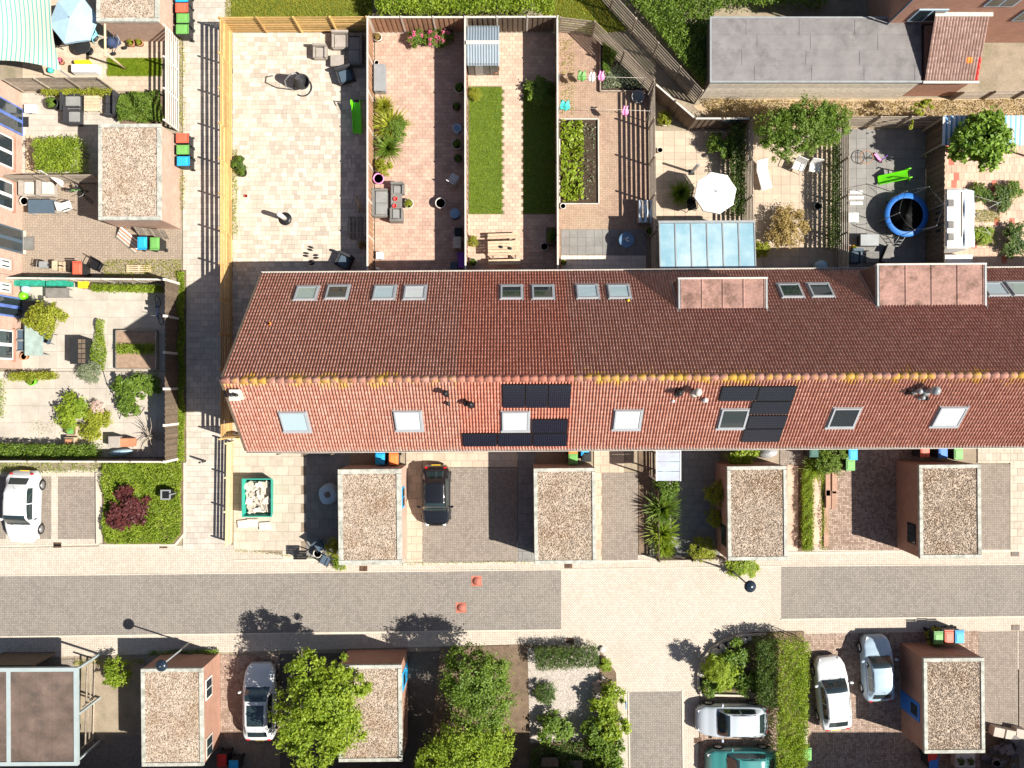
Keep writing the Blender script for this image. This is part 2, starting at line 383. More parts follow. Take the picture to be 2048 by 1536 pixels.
SHRF = [crown_mesh('foliage', [(0, 0, .75, 1, .95, .75), (.3, -.25, .9, .6, .6, .6), (-.35, .2, .85, .6, .7, .6)], 5200, .1, s, .26) for s in (4, 5)]
_st = MB()
for k in range(7):
    a = k * 2.4; q = .25 + .1 * (k % 3)
    _st.tube([(0.03 * math.cos(a), .03 * math.sin(a), 0), (q * .5 * math.cos(a), q * .5 * math.sin(a), .45), (1.6 * q * math.cos(a), 1.6 * q * math.sin(a), 1.0)], [.05, .035, .015], 5)
STEM = _st.mesh('stem'); STEM.materials.append(m_bark)
def setmat(o, m):
    if o.data.materials and o.data.materials[0] == m: return o
    if not o.data.materials: o.data.materials.append(m); return o
    o.material_slots[0].link = 'OBJECT'; o.material_slots[0].material = m; return o
_n = [0]
def shrub(u, v, r, h, leaf, label, name='shrub', cat='shrub', fine=False, ry=None, z=0.03, group=None, rz=None, px=True):
    _n[0] += 1; p = G(u, v, h * .55) if px else Vector((u, v, 0))
    t = thing(name, label, cat, (p.x, p.y, z), rz if rz is not None else (0 if ry else _n[0] * 1.3), group)
    R_ = mm(r, h * .5); Ry = mm(ry, h * .5) if ry else R_
    pool = SHRF if fine else SHR
    f = obj('foliage', pool[_n[0] % len(pool)], None, t); setmat(f, leaf)
    f.scale = (R_ * 1.06, Ry * 1.06, h / 1.6)
    s = obj('stem', STEM, None, t); s.scale = (R_ * .8, Ry * .8, h * .62); return t
SPK = [blade_mesh('leaf_blades', 300, 1.0, .14, s, wid=.022) for s in (1, 2)]
def spiky(u, v, r, h, leaf, label, name='grass_clump', cat='plant', z=0.03, group=None, n=0):
    _n[0] += 1; p = G(u, v, h * .4); t = thing(name, label, cat, (p.x, p.y, z), _n[0] * 1.1, group)
    f = obj('leaf_blades', SPK[_n[0] % 2], None, t); setmat(f, leaf); k = mm(r, h * .4); f.scale = (k * 1.6, k * 1.6, h * 1.15)
    return t
def inpoly(x, y, P):
    r = False; j = len(P) - 1
    for i in range(len(P)):
        if (P[i][1] > y) != (P[j][1] > y) and x < (P[j][0] - P[i][0]) * (y - P[i][1]) / (P[j][1] - P[i][1]) + P[i][0]: r = not r
        j = i
    return r
def rect(u0, v0, u1, v1): return [(u0, v0), (u1, v0), (u1, v1), (u0, v1)]
def ppts(P, n, rng):                    # n random photo-plane points in a pixel polygon
    us = [p[0] for p in P]; vs = [p[1] for p in P]; out = []
    while len(out) < n:
        u, v = rng.uniform(min(us), max(us)), rng.uniform(min(vs), max(vs))
        if inpoly(u, v, P): out.append((u, v))
    return out
def cover_mesh(name, P, n, size, h0, h1, seed, asp=.5, z=0, lump=1.0):
    rng = np.random.default_rng(seed); pts = np.array([G(u, v)[:2] for u, v in ppts(P, n, rng)])
    ph = rng.uniform(0, 6, 4)
    bumpz = .5 + .25 * np.sin(pts[:, 0] * 2.1 / lump + ph[0]) * np.sin(pts[:, 1] * 2.4 / lump + ph[1]) + .25 * np.sin(pts[:, 0] * 4.7 / lump + ph[2] + pts[:, 1] * 3)
    zz = z + h0 + (h1 - h0) * bumpz * rng.uniform(.35, 1, n) ** .5
    return leaves(name, np.c_[pts, zz], size * rng.uniform(.6, 1.4, n), rng.normal(size=(n, 3)) + np.array([0, 0, .8]), rng, asp)
def grass_mesh(name, P, n, h, seed, z=0, wid=.012):
    rng = np.random.default_rng(seed); pts = np.array([G(u, v)[:2] for u, v in ppts(P, n, rng)])
    a = rng.uniform(0, 6.283, n); hh = h * rng.uniform(.5, 1.3, n); b = rng.uniform(0, 6.283, n); ln = rng.uniform(.2, .9, n) * hh
    v = np.empty((n, 3, 3)); w_ = np.c_[np.cos(a), np.sin(a)] * wid
    v[:, 0, :2] = pts - w_; v[:, 1, :2] = pts + w_; v[:, 2, :2] = pts + np.c_[np.cos(b), np.sin(b)] * ln[:, None]
    v[:, 0, 2] = v[:, 1, 2] = z; v[:, 2, 2] = z + hh
    me = bpy.data.meshes.new(name); me.vertices.add(n * 3); me.vertices.foreach_set('co', v.ravel())
    me.loops.add(n * 3); me.loops.foreach_set('vertex_index', np.arange(n * 3, dtype=np.int32))
    me.polygons.add(n); me.polygons.foreach_set('loop_start', np.arange(0, n * 3, 3, dtype=np.int32)); me.update(calc_edges=True); return me

# ---------------------------------------------------------------- ground sheets and slabs
def sheet(name, P, z, m, th=0):
    b = MB(); q = [G(u, v)[:2] for u, v in P]
    if th: b.prism(q, z - th, z)
    else:
        if sum(q[i][0] * q[(i + 1) % len(q)][1] - q[(i + 1) % len(q)][0] * q[i][1] for i in range(len(q))) < 0: q = q[::-1]
        b.add([(x, y, z) for x, y in q], [tuple(range(len(q)))])
    o = obj(name, b, m); o['kind'] = 'structure'; return o
_sl = {}
def slabs(parent, P, sx, sy, m, z=.004, h=.022, gap=.006, bond=.5, holes=(), maxo=300, jit=.0, seed=1, name='slab', m2=None, p2=.0):
    rr = random.Random(seed)
    q = [G(u, v)[:2] for u, v in P]; hq = [[G(u, v)[:2] for u, v in hp] for hp in holes]
    x0, x1 = min(p[0] for p in q), max(p[0] for p in q); y0, y1 = min(p[1] for p in q), max(p[1] for p in q)
    full, cut = [], []; row = 0; y = y1
    while y > y0 + .03:
        yb = max(y - sy, y0); x = x0 - (bond * sx * (row % 2) if bond else 0) - (rr.random() * sx if jit else 0)
        while x < x1 - .02:
            s_ = sx * (1 + (rr.choice((-jit, 0, jit)) if jit else 0)); xa, xb = max(x, x0), min(x + s_, x1)
            cx, cy = (xa + xb) / 2, (y + yb) / 2
            if xb - xa > .04 and inpoly(cx, cy, q) and not any(inpoly(cx, cy, hp) for hp in hq):
                (full if abs((xb - xa) - sx) < 1e-6 and abs(y - yb - sy) < 1e-6 else cut).append((xa, yb, xb, y))
            x += s_
        y -= sy; row += 1
    key = (round(sx, 3), round(sy, 3), m.name)
    if key not in _sl:
        b = MB(); b.cbox(0, 0, 0, sx - gap, sy - gap, h, .003, .003); me = b.mesh(name); me.materials.append(m); _sl[key] = me
    full.sort(key=lambda b: (b[0] + b[2]) ** 2 + (b[1] + b[3]) ** 2); rr2 = random.Random(seed)
    for b in full[:maxo]:
        o = bpy.data.objects.new(name, _sl[key]); C.objects.link(o); o.parent = parent
        o.location = ((b[0] + b[2]) / 2, (b[1] + b[3]) / 2, z + rr2.uniform(-.003, .003))
        if m2 and rr2.random() < p2: setmat(o, m2)
    rest = full[maxo:] + cut
    if rest:
        b = MB()
        for r_ in rest: b.box(r_[0] + gap / 2, r_[1] + gap / 2, z, r_[2] - gap / 2, r_[3] - gap / 2, z + h + rr2.uniform(-.003, .003), .003, .003)
        obj('slab_field', b, m, parent, kind='stuff')
def patio(name, P, sx, sy, m, **kw):
    s_ = sheet(name, P, 0.004, m_joint); slabs(s_, P, sx, sy, m, **kw); return s_
def lawn(P, n, h=.05, seed=1, gm=None, name='lawn', z=.02):
    s_ = sheet(name, P, z, m_lawn); g = obj('grass', grass_mesh('grass', P, n, h, seed, z), gm or m_grass, s_, kind='stuff'); return s_

g_ = MB(); g_.add([(-260, -260, -.03), (260, -260, -.03), (260, 260, -.03), (-260, 260, -.03)], [(0, 1, 2, 3)])
obj('ground', g_, m_ground)['kind'] = 'structure'
E = 2110; W0 = -60
# street: pale paving, dark road, crossing
sheet('pavement', [(W0, 1096), (E, 1070), (E, 1345), (1608, 1300), (1400, 1300), (1395, 1600), (1195, 1600), (1235, 1440), (1232, 1370), (1205, 1300), (1060, 1288), (W0, 1318)], 0.0, m_light)
sheet('road', [(W0, 1153), (1122, 1140), (1122, 1258), (W0, 1273)], .006, m_road)
sheet('road', [(1562, 1133), (E, 1129), (E, 1231), (1562, 1237)], .006, m_road)
sheet('road', [(1122, 1140), (1562, 1133), (1562, 1237), (1500, 1262), (1425, 1292), (1396, 1350), (1390, 1382), (1258, 1384), (1232, 1370), (1205, 1300), (1122, 1285)], .0065, m_cross)
sheet('road', [(1258, 1384), (1363, 1381), (1366, 1600), (1262, 1600)], .006, m_road)
for P in ([(1122, 1140), (1562, 1133), (1562, 1131), (1122, 1138)], [(W0, 1151), (1122, 1138), (1122, 1140), (W0, 1153)], [(W0, 1273), (1122, 1258), (1122, 1261), (W0, 1276)],
          [(1562, 1131), (E, 1127), (E, 1129), (1562, 1133)], [(1562, 1237), (E, 1231), (E, 1234), (1562, 1240)], [(1255, 1384), (1258, 1384), (1262, 1600), (1259, 1600)], [(1363, 1381), (1366, 1381), (1369, 1600), (1366, 1600)]):
    sheet('edging_strip', P, .03, m_kerb, .06)
# alley between the back fences
al = patio('alley', [(366, -40), (462, -40), (462, 1100), (366, 1100)], .40, .31, m_alley, seed=3)
# kerbed parking bays
pk = sheet('parking_bay', [(W0, 945), (206, 938), (206, 1090), (W0, 1096)], .004, m_light)
for u0, u1 in ((W0, 12), (20, 103), (116, 193)): sheet('parking_bay', rect(u0, 953, u1, 1078), .010, m_drive)
sheet('kerb', [(193, 945), (197, 945), (199, 1088), (194, 1088)], .11, m_kerb, .12)
sheet('kerb', [(W0, 1092), (200, 1087), (200, 1090), (W0, 1096)], .02, m_kerb, .04)
sheet('kerb', [(200, 1088), (350, 1088), (368, 1066), (368, 925), (372, 925), (372, 1068), (352, 1092), (200, 1092)], .09, m_kerb, .1)
# rear gardens
p1 = patio('patio', [(465, 66), (747, 66), (747, 556), (566, 556), (566, 880), (465, 880)], .33, .25, m_slab1, jit=.3, seed=5)
p2 = patio('patio', rect(750, 66, 933, 556), .31, .21, m_slab2, seed=6)
lawnA, lawnB = rect(938, 174, 1006, 428), rect(1046, 168, 1110, 428)
p3 = patio('patio', rect(936, 66, 1111, 556), .31, .21, m_slab3, seed=7, holes=[lawnA, lawnB])
lawn(lawnA, 26000, .05, 1); lawn(lawnB, 16000, .05, 2)
sheet('yard', [(1116, 62), (1183, 73), (1296, 186), (1300, 556), (1116, 556)], .006, m_g4)
slt = patio('terrace', rect(1122, 459, 1292, 511), .46, .46, m_slab5, seed=8, bond=0)
for o in [slt] : o.location.z = .012
pt = patio('terrace', rect(1122, 511, 1292, 556), .30, .27, m_white_slab, seed=9, bond=0); pt.location.z = .008
p5 = patio('patio', [(1304, 262), (1485, 262), (1485, 556), (1304, 556)], .62, .4, m_slab6, seed=10, bond=0)
p6 = patio('patio', rect(1490, 262, 1667, 556), .5, .5, m_slab6, seed=11, bond=0)
p7 = patio('patio', rect(1673, 258, 1850, 556), .55, .55, m_slab5, seed=12, bond=0)
p8 = patio('patio', rect(1857, 285, 2075, 556), .28, .42, m_slab3, seed=13, m2=mat('brick_red_slab', (.45, .13, .09), .8, var=.1), p2=.06)
sheet('path', [(1385, 212), (1440, 196), (2110, 196), (2110, 256), (1480, 258), (1440, 256)], .0, mat('dirt_path', (.3, .22, .13), .95, c2=(.4, .3, .19), scale=1.5, fine=20, bmp=.02))
# left gardens
patio('patio', rect(45, -40, 357, 182), .31, .31, m_slab6, seed=14, holes=[rect(215, 116, 325, 154)])
lawn(rect(216, 117, 324, 153), 12000, .09, 3)
patio('patio', rect(45, 186, 240, 366), .36, .3, m_slab4, seed=15)
sheet('planting_bed', rect(240, 186, 357, 250), .03, m_soil)
sheet('yard', rect(45, 368, 362, 562), .008, m_brownpave)
patio('patio', rect(45, 566, 357, 742), .95, .95, m_slab4, seed=17, bond=0)
patio('patio', rect(-60, 743, 357, 915), .95, .95, m_slab4, seed=18, bond=0)
sheet('verge', [(205, 922), (367, 920), (367, 1066), (350, 1088), (207, 1088)], .06, m_soil)
sheet('verge', rect(357, 540, 373, 925), .03, m_soil)
# front yards of the terrace
patio('front_yard', [(467, 876), (612, 876), (612, 1090), (640, 1118), (467, 1096)], .68, .52, m_cream, seed=20)
patio('front_yard', rect(612, 876, 700, 1118), .5, .5, m_slab5, seed=21)
patio('front_yard', rect(812, 876, 845, 1124), .6, .42, m_slab6, seed=22)
patio('front_yard', rect(845, 876, 1036, 934), .62, .42, m_slab6, seed=23)
sheet('driveway', rect(845, 935, 1034, 1124), .008, m_drive)
patio('front_yard', rect(1036, 876, 1072, 1124), .5, .42, m_slab5, seed=24)
patio('front_yard', rect(1188, 876, 1248, 945), .5, .5, m_slab6, seed=25, bond=.3)
sheet('driveway', rect(1204, 945, 1276, 1120), .008, m_drive)
patio('front_yard', rect(1190, 945, 1204, 1122), .35, .42, m_slab3, seed=26)
sheet('planting_bed', rect(1277, 876, 1300, 1110), .03, m_soil)
patio('front_yard', rect(1318, 876, 1440, 1112), .55, .4, m_slab5, seed=27)
sheet('front_yard', rect(1560, 876, 1640, 930), .006, m_drive)
patio('front_yard', rect(1574, 930, 1597, 1100), .62, 1.1, m_slab3, seed=28, bond=0)
sheet('planting_bed', rect(1596, 930, 1624, 1102), .03, m_soil)
patio('front_yard', rect(1624, 945, 1645, 1096), .55, 1.0, m_slab3, seed=29, bond=0)
sheet('driveway', rect(1645, 876, 1850, 1100), .008, m_redbrick)
sheet('driveway', rect(1955, 928, 2020, 1098), .008, m_drive)
patio('front_yard', [(2020, 876), (2110, 876), (2110, 1100), (2022, 1100)], .4, .42, m_cream, seed=30)
patio('front_yard', rect(1955, 876, 2020, 926), .42, .42, m_cream, seed=31)
for u0, u1, v in ((467, 690, 1119), (806, 1072, 1126), (1190, 1300, 1121), (1574, 1800, 1104), (1955, 2110, 1100)):
    sheet('kerb', [(u0, v), (u1, v - (u1 - u0) * .011), (u1, v + 4 - (u1 - u0) * .011), (u0, v + 4)], .03, m_kerb, .05)
# yards south of the street
sheet('yard', [(W0, 1320), (150, 1318), (150, 1600), (W0, 1600)], .004, m_drive)
sheet('yard', rect(150, 1312, 290, 1470), .004, m_ground)
sheet('driveway', rect(440, 1310, 560, 1475), .006, m_redbrick)
sheet('driveway', rect(150, 1470, 560, 1600), .003, m_drive)
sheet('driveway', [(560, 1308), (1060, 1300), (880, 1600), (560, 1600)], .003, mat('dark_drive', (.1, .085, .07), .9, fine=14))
sheet('planting_bed', [(880, 1296), (1060, 1288), (1060, 1600), (850, 1600)], .02, m_soil)
m_pebble = mat('pebble_bed', (.3, .26, .22), .9, c2=(.42, .37, .32), var=.3, scale=14, fine=45, bmp=.03)
sheet('gravel_garden', [(1055, 1296), (1205, 1298), (1215, 1320), (1215, 1480), (1060, 1485)], .025, m_pebble)
sheet('planting_bed', [(1060, 1484), (1240, 1440), (1215, 1600), (1060, 1600)], .022, m_soil)
sheet('planting_bed', [(1200, 1300), (1232, 1345), (1236, 1440), (1205, 1480), (1198, 1330)], .032, m_soil)
sheet('parking_bay', [(1400, 1396), (1560, 1390), (1560, 1600), (1400, 1600)], .006, m_redbrick)
sheet('planting_bed', [(1400, 1350), (1415, 1305), (1450, 1280), (1505, 1264), (1608, 1262), (1608, 1600), (1560, 1600), (1560, 1384), (1400, 1384)], .05, m_soil)
kb = MB()
arc = [(1490, 1392), (1400, 1390), (1394, 1375), (1394, 1345), (1402, 1318), (1420, 1295), (1447, 1278), (1480, 1268), (1530, 1265)]
ar2 = [(1490, 1388), (1404, 1386), (1398, 1373), (1398, 1346), (1406, 1321), (1423, 1299), (1449, 1282), (1481, 1272), (1530, 1269)]
for i in range(len(arc) - 1):
    kb.prism([G(*arc[i])[:2], G(*arc[i + 1])[:2], G(*ar2[i + 1])[:2], G(*ar2[i])[:2]], 0, .16)
obj('kerb', kb, m_kerb)['kind'] = 'structure'
sheet('driveway', [(1608, 1268), (1960, 1262), (1960, 1600), (1608, 1600)], .006, m_redbrick)
sheet('driveway', [(1958, 1264), (2035, 1262), (2035, 1460), (1958, 1460)], .012, m_drive)
sheet('driveway', [(2038, 1262), (2110, 1262), (2110, 1600), (2038, 1600)], .010, m_drive)
sheet('yard', rect(1958, 1460, 2038, 1600), .004, m_soil)
# green north of the back fences
lawn([(452, -40), (745, -40), (745, 62), (452, 62)], 30000, .12, 5, m_grassy, 'grass_strip')
lawn([(1040, -40), (1190, -40), (1260, 60), (1183, 70), (1110, 62)], 14000, .14, 6, m_grassy, 'grass_strip')
# ---------------------------------------------------------------- terrace of houses
TH = .0068; HX0, HW = -12.86, 5.2
RY, RZ, EYR, EZR, EYF, EZF = .244, 9.15, 5.75, 3.25, -3.14, 5.84
ex = Vector((math.cos(TH), math.sin(TH), 0)); ey = Vector((-math.sin(TH), math.cos(TH), 0)); ez = Vector((0, 0, 1))
def plane(side):
    P0 = ey * RY + ez * RZ; P1 = ey * (EYR if side > 0 else EYF) + ez * (EZR if side > 0 else EZF)
    up = (P0 - P1).normalized(); n = ex.cross(up) if side < 0 else up.cross(ex)
    if n.z < 0: n = -n
    return P0, up, n
def ray(u, v, P0, n):
    o = Vector((0, 0, H)); d = Vector(((u - 1024) / F, (768 - v) / F, -1)); t = (P0 - o).dot(n) / d.dot(n); return o + d * t
def onroof(u, v, side, lift=0.0):       # matrix of a frame lying on the slope: x along the ridge, y up the slope, z outwards
    P0, up, n = plane(side); p = ray(u, v, P0 + n * lift, n)
    xa = up.cross(n); return Matrix((xa, up, n)).transposed().to_4x4(), p
def attach(o, parent, M):
    B = Matrix.Translation(parent.location) @ Matrix.Rotation(parent.rotation_euler.z, 4, 'Z')
    o.parent = parent; o.matrix_basis = B.inverted() @ M; return o
def slope_tiles(side):
    L = math.hypot((EYR if side > 0 else EYF) - RY, RZ - (EZR if side > 0 else EZF)); n = 36; p = HW / n; ex_ = .27
    rows = int(L / ex_) + 1; m = MB(); m.smooth = True; rr = random.Random(3 + side)
    prof = [(0, .0), (.13, .0), (.3, .05), (.5, .072), (.7, .062), (.87, .012), (.99, .0)]
    for r in range(rows):
        s0 = L - r * ex_; s1 = max(s0 - ex_ * 1.02, 0)      # s: distance below the ridge
        for c in range(n):
            j = rr.uniform(-.006, .006); k = rr.uniform(-.004, .004)
            vs = []
            for (t, h) in prof:
                x = (c + t) * p + k
                vs += [(x, s0 + j, h + .022), (x, s1 + j, h + .006), (x, s0 + j, .002)]
            q = len(prof); fs = []
            for i in range(q - 1):
                a, b = 3 * i, 3 * (i + 1)
                fs += [(a, a + 1, b + 1, b), (a + 2, a, b, b + 2)]
            m.add(vs, fs)
    # local (x, s, lift) -> house frame
    y1, z1 = (EYR, EZR) if side > 0 else (EYF, EZF); dy, dz = (y1 - RY) / L, (z1 - RZ) / L
    ny, nz = (-dz, dy) if side > 0 else (dz, -dy)
    m.v = [(x, RY + dy * s_ + ny * l, RZ + dz * s_ + nz * l) for x, s_, l in m.v]
    if side > 0: m.f = [f[::-1] for f in m.f]
    return m.mesh('roof_tiles')
TR, TF = slope_tiles(1), slope_tiles(-1)
_w = MB()       # walls: a five-sided section
sec = [(EYF + .22, 0), (EYR - .18, 0), (EYR - .18, EZR + .1), (RY, RZ - .03), (EYF + .22, EZF + .12)]
_w.add([(0, y, z) for y, z in sec] + [(HW, y, z) for y, z in sec], [(0, 1, 2, 3, 4), (9, 8, 7, 6, 5)] + [(i, i + 5, (i + 1) % 5 + 5, (i + 1) % 5) for i in range(5)])
WALL = _w.mesh('wall')
def ridge_cap():
    m = MB(); m.smooth = True
    pr = [(-.15, -.11), (-.1, -.02), (0, .03), (.1, -.02), (.15, -.11)]
    m.add([(x, y, z + (.006 if x == 0 else 0)) for x in (0, .41) for y, z in pr], [(i, i + 1, i + 6, i + 5) for i in range(4)] + [(4, 3, 2, 1, 0)])
    m.f = [f[::-1] for f in m.f]; return m.mesh('ridge_tile')
RC = ridge_cap()
def gutter(y, z, side, wid=.13):
    m = MB(); s_ = side
    m.box(0, y + (0 if s_ > 0 else -wid), z - .06, HW, y + (wid if s_ > 0 else 0), z - .045)
    m.box(0, y + s_ * wid - .012, z - .045, HW, y + s_ * wid + .012, z + .05); m.box(0, y - .01, z - .044, HW, y + .01, z + .03)
    return m.mesh('gutter')
GR, GF = gutter(EYR - .02, EZR + .04, 1), gutter(EYF + .02, EZF + .05, -1)
win_m, door_m = MB(), MB()
win_m.cbox(0, 0, 0, 1.5, .08, 1.3); door_m.cbox(0, 0, 0, .95, .08, 2.1)
WM, DM = win_m.mesh('window_frame'), door_m.mesh('door')
pn = MB(); pn.cbox(-.36, 0, .08, .62, .1, 1.14); pn.cbox(.36, 0, .08, .62, .1, 1.14); PN = pn.mesh('pane')
# flashing and skylight meshes
def sky_mesh(w_, h_):
    f = MB(); t = .075
    for a in ((-w_ / 2, -h_ / 2, w_ / 2, -h_ / 2 + t), (-w_ / 2, h_ / 2 - t, w_ / 2, h_ / 2), (-w_ / 2, -h_ / 2 + t, -w_ / 2 + t, h_ / 2 - t), (w_ / 2 - t, -h_ / 2 + t, w_ / 2, h_ / 2 - t)):
        f.box(a[0], a[1], .0, a[2], a[3], .13)
    f.box(-w_ / 2 - .07, -h_ / 2 - .16, .03, w_ / 2 + .07, -h_ / 2 - .002, .075)
    f.box(-w_ / 2 - .06, -h_ / 2, .02, -w_ / 2 - .002, h_ / 2 + .05, .07); f.box(w_ / 2 + .002, -h_ / 2, .02, w_ / 2 + .06, h_ / 2 + .05, .07)
    g = MB(); g.box(-w_ / 2 + t, -h_ / 2 + t, .02, w_ / 2 - t, h_ / 2 - t, .105)
    return f.mesh('skylight'), g.mesh('pane')
SKR, SKF = sky_mesh(1.06, 1.05), sky_mesh(1.24, 1.28)
m_skyframe = mat('skylight_frame', (.3, .31, .32), .5, var=.05); m_blind = glass_mat('blind_glass', (.55, .57, .57)); m_blindg = glass_mat('blind_glass_green', (.25, .33, .3)); m_blindb = glass_mat('blind_glass_blue', (.34, .44, .47))
houses = []
for i in range(9):
    x = HX0 + HW * i; p = ex * x
    lab = {0: 'terraced house at the gable end beside the alley, tall slat fence along it', 1: 'terraced house with two black flues, white blind in its street-side skylight',
           2: 'terraced house with clean bright red roof tiles and small and large solar panels', 3: 'terraced house with plain mossy roof and a yellow spot under its rear skylight',
           4: 'terraced house with a small dormer and an L of black solar panels', 5: 'terraced house with no dormer and a dark street-side skylight, between two dormer houses',
           6: 'terraced house with the wide rusty-topped dormer and a cluster of silver flues', 7: 'terraced house beside the wide dormer, pale blue rear skylights', 8: 'last terraced house in the row, beyond the blue skylights'}[i]
    h = thing('terraced_house', lab, 'house', (p.x, p.y, 0), TH, 'row of terraced houses'); houses.append(h)
    tm = m_tilen if i == 2 else m_tile
    obj('wall', WALL, m_brickd, h)
    for me in (TR, TF):
        o = obj('roof_tiles', me, tm, h, kind='stuff'); setmat(o, tm)
    for k in range(13):
        o = obj('ridge_tile', RC, tm, h, (k * .4 + (0 if k else .0), RY, RZ + .075 + (.003 if k % 2 else 0))); setmat(o, tm)
    obj('gutter', GR, m_offwhite, h); obj('gutter', GF, m_offwhite, h)
    for yy, s_ in ((EYF + .19, -1), (EYR - .15, 1)):
        d = obj('door', DM, m_blue if s_ < 0 else m_white, h, (1.0, yy, .03)); 
        for q, zz in ((3.4, .9), (1.3, 3.4), (3.6, 3.4)):
            if s_ > 0 and zz > 2: continue
            o = obj('window', WM, m_white, h, (q, yy, zz)); obj('pane', PN, m_glass, o)
# verge edge of the end gable
vb = MB()
for s_, y1, z1 in ((1, EYR, EZR), (-1, EYF, EZF)):
    n = Vector((0, RZ - z1, abs(y1 - RY))).normalized()
    vb.add([(-.06, RY, RZ + .1), (.07, RY, RZ + .1), (.07, y1, z1 + .1), (-.06, y1, z1 + .1), (-.06, RY, RZ - .1), (-.06, y1, z1 - .1)], [(0, 1, 2, 3) if s_ < 0 else (3, 2, 1, 0), (0, 3, 5, 4)])
obj('verge_board', vb, m_woodd, houses[0])
def house_at(X):
    return houses[max(0, min(8, int((X - HX0) // HW)))]
def skylight(u, v, side, pane):
    M, p = onroof(u, v, side, .05); f, g = SKR if side > 0 else SKF
    o = obj('skylight', f, m_skyframe); attach(o, house_at(p.x), Matrix.Translation(p) @ M)
    q = obj('pane', g, pane, o); setmat(q, pane)
for u, v, q in ((613, 589, m_blindg), (675, 587, m_glass), (769, 588, m_blindb), (830, 588, m_blind), (1023, 587, m_glass), (1086, 587, m_glass), (1175, 586, m_blindb), (1238, 586, m_blindb),
                (1581, 584, m_glass), (1641, 583, m_glass), (1990, 581, m_blindb), (2040, 580, m_blindg)): skylight(u, v, 1, q)
for u, v, q in ((590, 841, m_blindb), (817, 839, m_blind), (1031, 840, m_blind), (1255, 837, m_blind), (1466, 835, m_glass), (1687, 833, m_glass), (1898, 831, m_blind)): skylight(u, v, -1, q)
def solar(corners):                      # the four pixel corners of one panel: a b along the top, d c along the bottom
    P0, up, n = plane(-1); M, _ = onroof(1024, 820, -1)
    pts = [ray(u, v, P0 + n * .14, n) for u, v in corners]; ctr = sum(pts, Vector()) / 4
    w_ = ((pts[1] - pts[0]).length + (pts[2] - pts[3]).length) / 2 - .025; h_ = abs(((pts[0] + pts[1]) / 2 - (pts[2] + pts[3]) / 2).dot(up)) - .025
    b = MB(); b.cbox(0, 0, -.04, w_, h_, .05); c = MB(); c.cbox(0, 0, 0, w_ - .05, h_ - .05, .014)
    rl = MB()
    for s_ in (-.3, .3): rl.box(-w_ / 2, s_ * h_ - .02, -.11, w_ / 2, s_ * h_ + .02, -.041)
    o = obj('solar_panel', b, m_black); attach(o, house_at(ctr.x), Matrix.Translation(ctr) @ M); obj('solar_cells', c, m_solar, o); obj('mounting_rail', rl, m_zinc, o)
for k in range(3): solar([(1005 + 46 * k, 769), (1051 + 46 * k, 769), (1050 + 45.5 * k, 816), (1005 + 45.5 * k, 816)])
solar([(1063, 839), (1136, 839), (1135, 866), (1063, 866)])
for k in range(3): solar([(924 + 70.5 * k, 867), (994 + 70.5 * k, 867), (994 + 70 * k, 893), (926 + 70 * k, 893)])
for k in range(2): solar([(1444 + 75 * k, 773), (1519 + 75 * k, 773), (1512 + 74 * k, 802), (1438 + 74 * k, 802)])
for k, (a, b_) in enumerate(((1504, 803), (1497, 831), (1487, 858))): solar([(a + 2, b_), (a + 81, b_), (a + 71, b_ + 26), (a - 7, b_ + 26)])
def flue(u, v, r, h, m, cap=True, side=-1, base_=.2):
    P0, up, n = plane(side); p = ray(u, v, P0, n); hs = house_at(p.x)
    b = MB(); b.cyl((0, 0, -.25), r, h + .25, 14); b.lathe([(r * 2.3, -.12), (r * 1.6, .06), (r * 1.05, .2)], 12)
    if cap: b.lathe([(r * 1.15, h * .72), (r * 1.5, h * .78), (r * 1.5, h * .98), (r * .4, h * 1.12)], 14)
    o = obj('flue_pipe', b, m); attach(o, hs, Matrix.Translation(p)); return o
for a in ((893, 786, .09, .75, m_black), (897, 807, .06, .35, m_dark), (932, 806, .08, .5, m_black), (942, 808, .1, .7, m_black), (1353, 786, .09, .7, m_dark), (1360, 782, .07, .5, m_black), (1388, 784, .12, .85, m_offwhite),
          (1345, 802, .05, .15, m_white), (1408, 800, .07, .35, m_white), (1812, 785, .07, .5, m_black), (1828, 782, .09, .6, m_zinc), (1852, 781, .13, .95, m_zinc), (1838, 795, .07, .4, m_zinc), (1846, 797, .06, .4, m_black), (540, 648, .06, .2, m_orange, False, 1)): flue(*a)
P0, up, n = plane(-1); p = ray(478, 790, P0, n)
b = MB(); b.cbox(0, 0, -.6, .42, .42, 1.1); b.cbox(0, 0, .5, .5, .5, .07); o = obj('chimney', b, m_offwhite); attach(o, houses[0], Matrix.Translation(p))
b = MB(); b.cyl((-.09, 0, .57), .07, .25, 10); b.cyl((.1, 0, .57), .07, .2, 10); obj('chimney_pot', b, m_dark, o)
